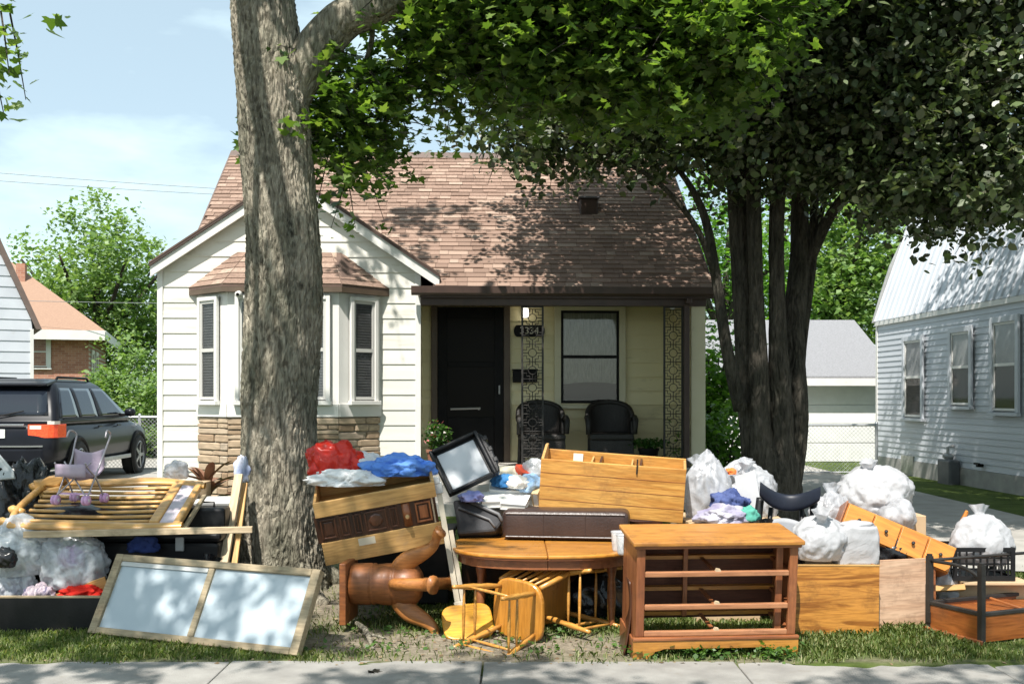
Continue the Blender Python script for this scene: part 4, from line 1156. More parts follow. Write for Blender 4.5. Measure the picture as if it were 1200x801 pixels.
# garage
GY = 23.5
gx0, gx1 = (838 - 600) * GY / F, (1040 - 600) * GY / F
gt = thing('garage', 'white detached garage with grey roof behind the wire gate', 'garage', ((gx0 + gx1) / 2, GY, .17))
gw = (gx1 - gx0) / 2; gh = CH + (HY - 436) * GY / F - .17
M_gwhite = mat('garage_paint', (.70, .70, .67), (.76, .76, .73), rough=.5, dirt=((.5, .48, .43), 2, .64))
obj('wall', MB().bb(-gw, gw, .03, 5.5, 0, gh).prism([(0.03, gh), (2.75, gh + 1.28), (5.5, gh)], -gw, gw, plane='yz'), M_gwhite, gt)
RG = (1.28) / 2.75
for s_ in (0, 1):
    f_ = (lambda v_: gh - .02 + RG * v_) if s_ == 0 else (lambda v_: gh - .02 + RG * (5.5 - v_))
    obj('roof', slopev(-gw - .15, gw + .15, -.35 if s_ == 0 else 2.751, 2.75 if s_ == 0 else 5.85, .03, .09, f_), M_grshin, gt)
obj('fascia', MB().bb(-gw - .15, gw + .15, -.39, -.352, gh - .30, gh - .14), M_trim, gt)
obj('header', MB().bb(-gw, gw, -.04, .029, gh - .28, gh - .02), M_cream, gt)
dw = obj('garage_door', MB().bb(-gw + .25, gw - .25, .0, .029, .0, gh - .29), M_gwhite, gt)
k = 4; hh = (gh - .3) / k
for i in range(k):
    o = obj('door_panel', MB().bb(-gw + .26, gw - .26, -.025, -.001, i * hh + .012, (i + 1) * hh - .008), M_gwhite, dw, bevel=.006)

# chain-link fences
M_galv = mat('galvanised', (.42, .43, .44), (.52, .53, .54), rough=.4, metallic=.6)
def chainlink(lab, x0, x1, y, h, posts, nm='chain_link_fence'):
    t = thing(nm, lab, 'fence', (x0, y, .17))
    w = x1 - x0
    for p in posts: obj('post', MB().tube([(p * w, 0, -.1), (p * w, 0, h + .03)], .03, 8).lathe([(.035, 0), (.02, .03), (0, .04)], (p * w, 0, h + .03), 8), M_galv, t)
    obj('top_rail', MB().tube([(0, 0, h), (w, 0, h)], .022, 8), M_galv, t)
    obj('bottom_rail', MB().tube([(0, 0, .06), (w, 0, .06)], .014, 6), M_galv, t)
    mb = MB(); d = .075; nmb = int((w + h) / d)
    for i in range(nmb):
        for s_ in (1, -1):
            a = i * d - h
            p0 = [max(0, a), max(0, -a)]; p1 = [min(w, a + h), min(h, w - a)]
            if p1[0] - p0[0] < .02: continue
            q0, q1 = (p0[0], p0[1]), (p1[0], p1[1])
            if s_ < 0: q0, q1 = (w - q0[0], q0[1]), (w - q1[0], q1[1])
            mb.tube([(q0[0], 0, q0[1]), (q1[0], 0, q1[1])], .0035, 3, cap=False)
    tag(obj('wire_mesh', mb, M_galv, t), kind='stuff')
chainlink('low chain-link fence beside the bungalow, behind the black car', (118 - 600) * 20.5 / F, (194 - 600) * 20.5 / F, 20.5, 1.05, (0, .6, 1))
chainlink('chain-link gate of grey pipe across the driveway before the garage', (926 - 600) * 19.5 / F, (1027 - 600) * 19.5 / F, 19.5, .92, (0, .08, 1), 'wire_gate')

# left neighbour
LO = Vector(((38 - 600) * 20 / F, 20.0, .15))
ln = thing('sided_house', 'white neighbouring house with lap-sided gable behind the black car', 'house', LO, (0, 0, R(28)))
lez = CH + (HY - 378) * 20 / F - .15
LS = 2.3
def lw(zz): return 0 if zz < lez else -(zz - lez) / LS
lwall = obj('wall', MB().prism([(-6, 0), (0, 0), (0, lez), (-1.3, lez + 3.0), (-4.7, lez + 3.0), (-6, lez)], .021, 7), M_nsid, ln)
z = .3
while z < lez + 2.8:
    z1 = z + .206
    obj('siding_board', MB().add(lap_verts(-6 - lw(z), lw(z), -6 - lw(z1), lw(z1), z, z1, 0), HEX), M_nsid, lwall); z += .2
obj('rake_board', MB().prism([(0.16, lez - .12), (.06, lez - .12), (-1.36, lez + 3.1), (-1.22, lez + 3.1)], -.06, 7.1), M_rake, ln)
obj('corner_board', MB().bb(-.04, .02, -.025, .05, .2, lez - .12), M_trim, ln)
obj('foundation', MB().bb(-6, 0, -.03, 7, -.2, .295), MATS['foundation_block'], ln)

# brick house farther back
m, n, l, b = newmat('red_brick')
v = coords(n, l, (1, 1, 1), rand=False); bt = n.new('ShaderNodeTexBrick')
mpb = n.new('ShaderNodeMapping'); mpb.inputs['Rotation'].default_value = (R(90), 0, 0); l.new(v, mpb.inputs['Vector']); l.new(mpb.outputs[0], bt.inputs['Vector'])
bt.inputs['Scale'].default_value = 4.0; bt.inputs['Color1'].default_value = (.30, .12, .075, 1); bt.inputs['Color2'].default_value = (.42, .20, .13, 1); bt.inputs['Mortar'].default_value = (.45, .40, .34, 1)
bt.inputs['Mortar Size'].default_value = .012; bt.inputs['Row Height'].default_value = .3; bt.inputs['Brick Width'].default_value = .85
l.new(bt.outputs['Color'], b.inputs['Base Color']); b.inputs['Roughness'].default_value = .9
M_brick = m
BY = 36.0
def bx_(px): return (px - CX) * BY / F
bh = thing('brick_house', 'red brick house with tan hipped roof behind the black car', 'house', (bx_(104), BY, .17), (0, 0, R(17)))
ez_ = CH + (HY - 388) * BY / F - .17
W_ = 7.0
obj('wall', MB().bb(-W_, 0, 0, 8, 0, ez_), M_brick, bh)
M_tan = mat('tan_shingle', (.24, .145, .10), (.35, .225, .155), rough=.92, scale=20, stretch=(1, 2, 6), bump=.4)
o_ = .55
obj('roof', MB().add([(-W_ - o_, -o_, ez_), (o_, -o_, ez_), (o_, 8 + o_, ez_), (-W_ - o_, 8 + o_, ez_), (-W_ / 2 - .3, 3.6, ez_ + 2.9), (-W_ / 2 + .3, 4.2, ez_ + 2.9)], [(0, 1, 5, 4), (1, 2, 5), (2, 3, 4, 5), (3, 0, 4), (0, 3, 2, 1)]), M_tan, bh)
obj('eave_trim', MB().bb(-W_ - o_, o_, -o_ - .03, -o_ + .05, ez_ - .32, ez_ - .001).bb(o_ - .05, o_ + .03, -o_ + .051, 8, ez_ - .32, ez_ - .001), M_trim, bh)
sash_window(bh, Matrix.Translation((bx_(33) - bx_(104), -.03, CH + (HY - 430) * BY / F - .17)), .75, 1.0, .12, M_trim, M_trim)
sash_window(bh, Matrix.Translation((.03, .9, ez_ - 2.2)) @ Matrix.Rotation(R(90), 4, 'Z'), .8, 1.5, .12, M_trim, M_trim)
sash_window(bh, Matrix.Translation((.03, 2.6, ez_ - 2.2)) @ Matrix.Rotation(R(90), 4, 'Z'), .8, 1.5, .12, M_trim, M_trim)
obj('chimney', MB().bb(bx_(14) - bx_(104), bx_(24) - bx_(104), 2.5, 3.0, ez_, ez_ + 2.5), M_brick, bh)

# overhead wires
def wire(name, lab, p0, p1, sag, r=.018):
    p0, p1 = Vector(p0), Vector(p1)
    pts = [p0.lerp(p1, i / 24) - Vector((0, 0, sag * 4 * (i / 24) * (1 - i / 24))) for i in range(25)]
    o = MB().tube(pts, r * .7, 5)
    return tag(obj(name, o, mat('wire_grey', (.16, .17, .18), rough=.6)), lab, 'wire', 'overhead wires')
wire('power_wire', 'thin overhead wire crossing the sky, upper of the close pair', at(-300, 175, 42), at(560, 236, 44), .25, .016)
wire('power_wire', 'thin overhead wire crossing the sky, lower of the close pair', at(-300, 187, 42), at(560, 240, 44), .25, .016)
wire('power_wire', 'single low overhead wire passing in front of the airy tree', at(-200, 345, 34), at(420, 356, 36), .1, .014)
# ---------------------------------------------------------------- black car on the left-hand drive
M_paint = mat('black_car_paint', (.006, .007, .010), (.008, .009, .013), rough=.3, coat=.14, spec=.15)
M_cglass = glassmat('car_glass', (.012, .016, .024), .04)
M_tyre = mat('tyre', (.012, .012, .012), (.02, .02, .02), rough=.85)
M_rim = mat('alloy', (.35, .35, .36), rough=.3, metallic=.8)
M_red = mat('red_lens', (.75, .06, .025), (.85, .12, .04), rough=.15, scale=30)
M_wlens = mat('white_lens', (.6, .55, .5), rough=.15)
M_chrome = mat('chrome', (.6, .6, .62), rough=.15, metallic=1)
car = thing('parked_car', 'black sport utility car parked on the driveway, seen from behind', 'car', (-7.72, 15.9, .19), (0, 0, R(1.5)))
def sect(y, w, z0, z1, n=28, e=4.5):
    out = []
    for k in range(n):
        a = 2 * math.pi * k / n
        c, s = math.cos(a), math.sin(a)
        out.append((w * math.copysign(abs(c) ** (2 / e), c), y, (z0 + z1) / 2 + (z1 - z0) / 2 * math.copysign(abs(s) ** (2 / e), s)))
    return out
def loft(secs):
    mb = MB(); n = len(secs[0])
    for s_ in secs: mb.v += s_
    for i in range(len(secs) - 1):
        for k in range(n):
            k2 = (k + 1) % n
            mb.f.append((i * n + k, i * n + k2, (i + 1) * n + k2, (i + 1) * n + k))
    mb.f += [tuple(range(n)), tuple((len(secs) - 1) * n + k for k in range(n))]
    return mb
body = obj('body', loft([sect(*q) for q in [(-.02, .74, .50, .80), (.0, .84, .42, .92), (.04, .885, .38, 1.0), (.14, .91, .34, 1.06), (.45, .925, .30, 1.08), (.9, .935, .30, 1.08), (1.7, .935, .29, 1.07), (2.6, .935, .29, 1.07), (3.35, .93, .29, 1.08), (3.75, .925, .30, 1.02), (4.1, .90, .32, .97), (4.4, .85, .36, .90), (4.58, .74, .42, .78), (4.64, .6, .48, .70)]]), M_paint, car, smooth=True)
ZS = [(1.0, .05, 3.55, .89), (1.06, .10, 3.42, .885), (1.2, .19, 3.14, .845), (1.35, .28, 2.86, .80), (1.5, .39, 2.60, .745), (1.6, .50, 2.42, .69), (1.66, .60, 2.28, .62), (1.70, .85, 2.0, .45)]
def rrect(z, y0, y1, w, r=.10, n=5):
    r = min(r, w * .4, (y1 - y0) * .4); out = []
    for cx, cy, a0 in ((w - r, y0 + r, -90), (w - r, y1 - r, 0), (-w + r, y1 - r, 90), (-w + r, y0 + r, 180)):
        for k in range(n + 1):
            a = R(a0 + 90 * k / n); out.append((cx + r * math.cos(a), cy + r * math.sin(a), z))
    return out
obj('cabin', loft([rrect(z, a, b_, w) for z, a, b_, w in ZS]), M_paint, car, smooth=True)
def zs(z):
    for i in range(len(ZS) - 1):
        if ZS[i][0] <= z <= ZS[i + 1][0]:
            f = (z - ZS[i][0]) / (ZS[i + 1][0] - ZS[i][0]); return [ZS[i][j] + f * (ZS[i + 1][j] - ZS[i][j]) for j in (1, 2, 3)]
def side_win(ya, yb, sx, z0=1.09, z1=1.55):
    def fn(u, v_):
        z = z0 + (z1 - z0) * v_; y0, y1, w = zs(z)
        lo = max(ya, y0 + .11); hi = min(yb, y1 - .13)
        return (sx * (w + .005), lo + (hi - lo) * u, z)
    return MB().grid(fn, 6, 8)
for sx in (-1, 1):
    for ya, yb in ((0, .98), (1.03, 1.80), (1.87, 3.2)):
        obj('side_window', side_win(ya, yb, sx), M_cglass, car, smooth=True, solid=.006)
    obj('belt_trim', MB().tube([(sx * .893, .35, 1.075), (sx * .893, 3.1, 1.075)], .010, 6), M_black, car)
    mir = obj('mirror', MB().lathe([(0, -.1), (.07, -.08), (.095, 0), (.08, .07), (0, .1)], (0, 0, 0), 12, Matrix.Translation((sx * 1.03, 2.98, 1.14)) @ Matrix.Rotation(R(90), 4, 'Y') @ Matrix.Diagonal((.8, .7, 1, 1))), M_paint, car, smooth=True)
    obj('mirror_arm', MB().box((sx * .93, 2.98, 1.10), (.12, .06, .04)), M_black, mir)
    obj('roof_rail', MB().tube([(sx * .60, .75, 1.66), (sx * .60, .85, 1.72), (sx * .59, 2.1, 1.72), (sx * .58, 2.2, 1.67)], .02, 8), M_black, car, smooth=True)
    tl = obj('taillight', MB().prism([(sx * .50, -.012), (sx * .80, -.012), (sx * .87, .015), (sx * .91, .07), (sx * .937, .34), (sx * .915, .34), (sx * .88, .1), (sx * .8, .04), (sx * .5, .04)], .80, 1.0, plane='xy'), M_red, car, bevel=.008)
    obj('reverse_lens', MB().prism([(sx * .53, -.016), (sx * .70, -.016), (sx * .70, .03), (sx * .53, .03)], .93, .985, plane='xy'), M_wlens, tl)
    obj('tail_trim', MB().prism([(sx * .79, -.015), (sx * .885, .012), (sx * .93, .12), (sx * .92, .12), (sx * .87, .03), (sx * .79, .0)], 1.001, 1.05, plane='xy'), M_wlens, tl)
    obj('exhaust', MB().lathe([(.04, 0), (.04, .12), (.032, .12), (.032, .0)], (0, 0, 0), 12, Matrix.Translation((sx * .55, -.03, .34)) @ Matrix.Rotation(R(-90), 4, 'X')), M_chrome, car)
    for wy in (.86, 3.74):
        Mw = Matrix.Translation((sx * .845, wy, .355)) @ Matrix.Rotation(R(90 * sx), 4, 'Y')
        wh = obj('wheel', MB().lathe([(.25, -.12), (.33, -.12), (.365, -.09), (.37, 0), (.365, .09), (.33, .125), (.26, .13), (.25, .10)], (0, 0, 0), 32, Mw, cap=False), M_tyre, car, smooth=True)
        rm = MB().lathe([(.255, .06), (.255, .118), (.235, .122), (.225, .07)], (0, 0, 0), 28, Mw, cap=False)
        for k in range(5):
            rm.prism([(-.035, .03), (.035, .03), (.022, .24), (-.022, .24)], .085, .112, plane='xy', M=Mw @ Matrix.Rotation(2 * math.pi * k / 5, 4, 'Z'))
        rm.lathe([(0.0, .07), (.05, .07), (.05, .118), (0, .12)], (0, 0, 0), 12, Mw)
        obj('rim', rm, M_rim, wh)
        arch = MB()
        arch.tube([(sx * .925, wy + .415 * math.cos(a), .36 + .415 * math.sin(a)) for a in [math.pi * q / 16 for q in range(17)]], .035, 8)
        obj('wheel_arch', arch, M_black, car, smooth=True)
        obj('wheel_well', MB().lathe([(0, 0), (.40, 0), (.40, .012), (0, .012)], (0, 0, 0), 24, Matrix.Translation((sx * .925, wy, .36)) @ Matrix.Rotation(R(90 * sx), 4, 'Y')), M_black, car)
def rw(u, v_):
    z = 1.13 + .38 * v_; y0, y1, w = zs(z); return ((2 * u - 1) * (w - .12), y0 - .006, z)
obj('rear_window', MB().grid(rw, 8, 6), M_cglass, car, smooth=True, solid=.006)
def ws(u, v_):
    z = 1.1 + .45 * v_; y0, y1, w = zs(z); return ((2 * u - 1) * (w - .1), y1 + .006, z)
obj('windscreen', MB().grid(ws, 8, 6), M_cglass, car, smooth=True, solid=.006)
obj('spoiler', MB().prism([(.32, 1.60), (.36, 1.625), (.75, 1.68), (.75, 1.65), (.5, 1.60), (.36, 1.57)], -.64, .64, plane='yz'), M_paint, car, bevel=.008)
obj('bumper', MB().prism([(-.85, .30), (-.75, -.02), (-.5, -.09), (.5, -.09), (.75, -.02), (.85, .30)], .40, .66, plane='xy'), M_paint, car, bevel=.05, seg=3)
obj('bumper_strip', MB().prism([(-.8, .1), (-.72, -.03), (-.5, -.096), (.5, -.096), (.72, -.03), (.8, .1)], .665, .69, plane='xy'), M_chrome, car)
obj('tailgate_trim', MB().bb(-.45, .45, -.03, .0, .985, 1.01), M_chrome, car, bevel=.005)
pl = obj('number_plate', MB().bb(-.17, .17, -.035, -.015, .80, .93), mat('plate_white', (.7, .72, .7), rough=.4), car)
obj('wiper', MB().tube([(0, .10, 1.12), (.38, .13, 1.2)], .01, 5), M_black, car)
obj('door_handle', MB().box((.945, 1.75, .93), (.03, .17, .03)), M_paint, car, bevel=.008)
obj('door_handle', MB().box((.945, 2.65, .93), (.03, .17, .03)), M_paint, car, bevel=.008)
obj('sill_trim', MB().bb(.90, .945, 1.25, 3.3, .33, .40), M_gutter, car, bevel=.01)
# ---------------------------------------------------------------- the pile along the kerb
W_oak = wood('honey_oak', (.34, .13, .022), (.54, .25, .05), 'X', wear=(.22, .10, .03))
W_oakz = wood('honey_oak_upright', (.34, .13, .022), (.54, .25, .05), 'Z', wear=(.22, .10, .03))
W_pine = wood('varnished_pine', (.47, .21, .045), (.62, .33, .085), 'X', s=1.3, wear=(.24, .11, .035), con=(.35, .62))
W_red = wood('red_brown_wood', (.19, .060, .022), (.34, .125, .045), 'X', wear=(.10, .035, .015))
W_redz = wood('red_brown_upright', (.19, .060, .022), (.36, .135, .05), 'Z', wear=(.10, .035, .015))
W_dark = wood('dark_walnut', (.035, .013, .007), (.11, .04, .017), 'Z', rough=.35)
W_light = wood('pale_board', (.44, .235, .075), (.60, .36, .13), 'X', coat=0, rough=.6, wear=(.40, .25, .12))
W_yel = wood('yellow_wood', (.50, .22, .02), (.66, .34, .035), 'X', rough=.35, wear=(.3, .14, .03))
W_raw = wood('raw_pine', (.42, .31, .19), (.60, .48, .32), 'X', coat=0, rough=.75)
W_grain = wood('figured_oak', (.25, .09, .014), (.48, .21, .04), 'X', s=1.3, con=(.44, .55))
W_pink = wood('faded_board', (.44, .26, .16), (.60, .41, .28), 'X', coat=0, rough=.7)
W_frame = wood('weathered_frame', (.26, .20, .12), (.42, .34, .22), 'X', coat=0, rough=.7)
M_blkpl = mat('black_plastic', (.007, .007, .008), (.014, .014, .015), rough=.42, bump=.1, spec=.3)
M_bagw = plastic_bag('white_bag', (.56, .56, .575), 1.0, .3, .3)
M_bagc = plastic_bag('clear_bag', (.66, .69, .72), .62, .18, .25)
M_bagg = plastic_bag('grey_white_bag', (.58, .59, .62), .74, .25, .3)
M_bagk = plastic_bag('black_bag', (.012, .012, .013), 1.0, .25, 0.0)
M_redpl = plastic_bag('red_bag', (.72, .035, .02), 1.0, .3, .25)
M_leath = mat('brown_leather', (.030, .017, .014), (.052, .030, .024), rough=.38, scale=5, bump=.25, bscale=70, dirt=((.09, .07, .06), 7, .66))

def cloth(name, c0, c1=None): return mat(name, c0, c1 or tuple(min(1, c * 1.25) for c in c0), rough=.9, scale=7, bump=.3, bscale=60, spec=.1)
def lump(rad, seed, amp=.28, fold=3.0, lev=4, flat=.0, pinch=0.0):
    """crumpled closed surface: sacks, clothes"""
    bm = bmesh.new(); bmesh.ops.create_icosphere(bm, subdivisions=lev, radius=1)
    sv = Vector((seed * 7.3, seed * 3.1, seed * 1.7))
    mb = MB()
    for v in bm.verts:
        p = v.co.copy()
        d = amp * 1.1 * mn.noise(p * fold * .75 + sv)
        w = Vector((p.x * 2.4, p.y * 2.4, p.z * 1.0)) + sv * 1.3 + Vector((mn.noise(p * 1.7 + sv), mn.noise(p * 1.7 - sv), 0)) * .9
        d += amp * .75 * (.55 - 1.9 * abs(mn.noise(w)))
        d += amp * .42 * (.5 - 1.8 * abs(mn.noise(w * 2.3 + sv)))
        d += amp * .22 * (.5 - 1.8 * abs(mn.noise(p * 7.5 + sv)))
        q = p * (1 + d)
        if flat and q.z < -flat: q.z = -flat + (q.z + flat) * .12
        if pinch and p.z > .55:
            k = (p.z - .55) / .45; q.x *= 1 - pinch * k; q.y *= 1 - pinch * k; q.z += .25 * k * k
        mb.v.append((q.x * rad[0], q.y * rad[1], q.z * rad[2]))
    mb.f = [tuple(v.index for v in f.verts) for f in bm.faces]
    bm.free()
    return mb
def sack(name, lab, cat, px, py, Y, w, h, seed, m, d=None, amp=.2, fold=1.8, pinch=0.0, group=None, lev=5, rot=0, flat=.72):
    """px, py = centre in the photo; w, h in photo pixels; rests on whatever its underside touches"""
    c = at(px, py, Y); s_ = Y / F
    rad = (w * s_ / 2, (d or w * s_ * .8) / 2, h * s_ / 2)
    o = obj(name, lump(rad, seed, amp, fold, lev, flat, pinch) if name != 'cloth_heap' else lump(rad, seed, max(amp, .3), 2.6, 5 if w > 40 else 4, .5, pinch), m, smooth=True)
    o.location = c; o.rotation_euler = (0, 0, rot)
    if name == 'refuse_sack' and h > 50:
        nk = MB(); rr_ = rad[0]
        nk.grid(lambda u, v_: (math.cos(2 * math.pi * u) * (.03 + .05 * abs(v_ - .35) ** 1.0 * (1 + .5 * math.sin(u * 2 * math.pi * 5 + seed))), math.sin(2 * math.pi * u) * (.03 + .05 * abs(v_ - .35) * (1 + .5 * math.cos(u * 2 * math.pi * 4))), rad[2] * .86 + .10 * v_), 24, 6, close_u=True)
        k_ = obj('tied_neck', nk, m, o, smooth=True); k_.rotation_euler = (R(rnd.uniform(-25, 25)), R(rnd.uniform(-25, 25)), 0)
    return tag(o, lab, cat, group)
def stand(name, lab, cat, px, py_top, Y, w, d, m, ground=None, bevel=.02):
    pass
def quadframe(o, BL, BR, TL):
    BL, BR, TL = Vector(BL), Vector(BR), Vector(TL)
    frame_at(o, BL, BR - BL, TL - BL)
    return (BR - BL).length, (TL - BL).length

# --- glazed double frame leaning at the front
t = thing('glazed_frame', 'large two-pane wooden frame with pale frosted panels leaning in the grass', 'frame')
p_bl, p_br, p_tl = at(105, 742, 7.10), at(350, 770, 6.56), at(138, 651, 7.36)
p_bl.z = gz(p_bl.x, p_bl.y) + .005; p_br.z = gz(p_br.x, p_br.y) + .0
w, h = quadframe(t, p_bl, p_br, p_tl); h = .56
fw = .06
obj('stile', MB().bb(0, fw, -.03, .03, 0, h), W_frame, t, bevel=.005)
obj('stile', MB().bb(w - fw, w, -.03, .03, 0, h), W_frame, t, bevel=.005)
obj('stile', MB().bb(w * .495 - .022, w * .495 + .022, -.025, .03, fw * .8, h - fw * .8), W_frame, t, bevel=.005)
obj('rail', MB().bb(fw + .001, w - fw - .001, -.03, .03, 0, fw * .8 - .001), W_frame, t, bevel=.005)
obj('rail', MB().bb(fw + .001, w - fw - .001, -.03, .03, h - fw * .8 + .001, h), W_frame, t, bevel=.005)
M_frost = mat('frosted_panel', (.36, .42, .46), (.43, .49, .52), rough=.22, scale=2.5, coat=.4, dirt=((.36, .40, .42), 6, .64))
obj('pane', MB().bb(fw - .01, w * .495 - .015, -.006, .006, fw * .7, h - fw * .7), M_frost, t)
obj('pane', MB().bb(w * .495 + .015, w - fw + .01, -.006, .006, fw * .7, h - fw * .7), M_frost, t)
bd = obj('bead', MB().bb(fw, w * .49 - .02, -.018, -.007, h - fw * .8 - .03, h - fw * .8), mat('pale_bead', (.5, .5, .48), rough=.5), t)

# --- low black drawer with sacks at the left edge
t = thing('storage_tub', 'low black open tub on the grass full of bags', 'tub')
a, b_ = at(-40, 735, 7.22), at(150, 735, 7.22)
x0, x1 = a.x, b_.x; zt = .245; y0, y1 = 7.20, 7.80; zb = .01
M_rimw = W_raw
obj('front', MB().bb(x0, x1, y0, y0 + .025, zb, zt), M_blkpl, t)
obj('back', MB().bb(x0, x1, y1 - .025, y1, zb, zt), M_blkpl, t)
obj('side', MB().bb(x0, x0 + .02, y0 + .026, y1 - .026, zb, zt), M_blkpl, t)
obj('side', MB().bb(x1 - .02, x1, y0 + .026, y1 - .026, zb, zt), M_blkpl, t)
obj('bottom', MB().bb(x0 + .021, x1 - .021, y0 + .026, y1 - .026, zb + .01, zb + .03), M_blkpl, t)
obj('edge_strip', MB().bb(x0 - .002, x1 + .002, y0 - .004, y0 + .029, zt + .001, zt + .012), W_raw, t)
sack('plastic_bag', 'clear plastic bag with pale streaks under the slatted headboard', 'bag', 20, 645, 7.5, 95, 70, 1, M_bagc, amp=.22, group=None)
sack('cloth_heap', 'white and mint clothes packed inside the clear bag in the low black tub', 'clothes', 20, 650, 7.52, 70, 52, 14, cloth('mint_white', (.55, .62, .60), (.78, .80, .78)), amp=.3, lev=4)
sack('plastic_bag', 'clear plastic bag with a mauve patch beside the red cloth', 'bag', 86, 660, 7.5, 78, 72, 2, M_bagc, amp=.22)
sack('cloth_heap', 'mauve cloth showing through a clear plastic bag', 'clothes', 84, 655, 7.42, 28, 30, 3, cloth('mauve', (.45, .28, .50)), amp=.3, lev=4)
sack('cloth_heap', 'white cloth stuffed in the clear bag beside the red cloth', 'clothes', 90, 668, 7.52, 58, 48, 24, cloth('offwhite_cloth', (.6, .6, .58), (.75, .75, .73)), amp=.3, lev=4)
sack('plastic_bag', 'small clear bag at the left end of the low black tub', 'bag', 20, 685, 7.42, 44, 42, 4, M_bagc, amp=.25)
sack('plastic_bag', 'small black bag squeezed between the clear bags', 'bag', 4, 655, 7.25, 30, 26, 5, M_bagk, amp=.25, lev=4)
sack('cloth_heap', 'grey-violet clothes inside the small clear bag of the low black tub', 'clothes', 18, 690, 7.44, 32, 28, 27, cloth('grey_violet', (.30, .27, .36), (.5, .47, .55)), amp=.3, lev=4)
sack('cloth_heap', 'red cloth lying in the low black tub', 'clothes', 98, 694, 7.36, 50, 20, 6, cloth('red_cloth', (.62, .03, .02)), amp=.25, lev=4)
sack('cloth_heap', 'striped pale and dark cloth at the middle of the low black tub', 'clothes', 46, 696, 7.32, 34, 22, 7, mat('striped_cloth', (.75, .6, .62), (.05, .05, .12), rough=.9, scale=14, stretch=(6, 1, 1)), amp=.25, lev=4)
t = thing('wood_panel', 'thin board slanting above the red cloth in the low black tub', 'board')
w, h = quadframe(t, at(58, 699, 7.33), at(122, 676, 7.33), at(58, 692, 7.5))
obj('panel', MB().bb(0, w, 0, .35, 0, .02), W_light, t)

# --- slatted headboard lying across the bags
t = thing('slatted_headboard', 'honey wood slatted headboard lying tilted across the bags', 'headboard')
A, B, C_ = at(8, 617, 7.40), at(212, 618, 7.40), at(22, 566, 8.0)
w, h = quadframe(t, A, B, C_)
M_hb = wood('headboard_wood', (.46, .23, .06), (.62, .36, .11), 'X', s=.8, coat=.3, wear=(.42, .22, .07))
def wavy(z0, z1, up, ph):
    mb = MB()
    def f(u, v_):
        a_ = 2 * math.pi * v_
        zc = z0 + (z1 - z0) * u
        bow = .05 * math.sin(u * math.pi) + .018 * math.sin(u * 3 * math.pi + ph)
        hh = .035 + .022 * math.sin(u * math.pi) ** 2
        return (u * w, math.cos(a_) * .022, zc * 1.0 + up * bow + math.sin(a_) * hh)
    mb.grid(lambda u, v_: f(u, v_), 40, 10)
    return mb
obj('rail', wavy(.03, .03, -.4, .4), M_hb, t, smooth=True)
obj('rail', wavy(h - .04, h - .04, .9, 1.2), M_hb, t, smooth=True)
for k in range(8):
    zz = .09 + (h - .18) * k / 7
    c = (k - 3.5) / 3.5
    pts = [(.02 + .06 * (1 - c * c), 0, zz - .02 * c), (.12, 0, zz), (w * .5, 0.01, zz), (w * .8, 0, zz)]
    obj('slat', MB().tube(spline(pts, 16), .013, 6, flat=1.3), M_hb, t, smooth=True)
obj('end_post', MB().bb(w * .80, w * .86, -.02, .02, .05, h - .05), M_hb, t, bevel=.01)
obj('end_post', MB().bb(w * .945, w * .985, -.025, .025, .02, h - .02), M_hb, t, bevel=.01)
obj('faded_panel', MB().bb(w * .862, w * .943, -.008, .01, .06, h - .06), mat('faded_lilac', (.42, .36, .40), (.55, .50, .54), rough=.6), t)
for zz, ll in ((.03, .10), (h * .82, .07), (h * .3, .05)):
    obj('finial', MB().lathe([(.0, 0), (.026, .005), (.03, .04), (.018, .06), (.03, .085), (.032, .11), (.015, .14), (0, .145)], (0, 0, 0), 12, Matrix.Translation((.03, 0, zz)) @ Matrix.Rotation(R(-65), 4, 'Y')), M_hb, t, smooth=True)
obj('end_cap', MB().tube(spline([(.02, 0, .02), (-.02, -.01, h * .3), (.0, -.01, h * .7), (.04, 0, h)], 14), .026, 8), M_hb, t, smooth=True)
# block end of another bed post
t = thing('bed_post_end', 'carved honey wood bed rail end beside the slatted headboard', 'bed part')
w, h = quadframe(t, at(42, 576, 7.9), at(76, 566, 7.9), at(38, 560, 7.9))
obj('rail_end', MB().prism([(0, 0), (.08, .02), (.16, -.01), (.22, .02), (.22, .06), (.12, .085), (.05, .07), (0, .09)], 0, .14), M_hb, t, bevel=.012)
obj('rail_end', MB().prism([(.02, -.075), (.10, -.05), (.2, -.06), (.2, -.01), (.1, -.0), (.02, -.02)], -.02, .12), M_hb, t, bevel=.012)

sack('refuse_sack', 'flat black sack added under the slatted headboard to darken its gaps', 'bag', 110, 606, 7.85, 210, 44, 131, M_bagk, amp=.2, lev=4, d=.55)  # added so the gaps between the slats read dark
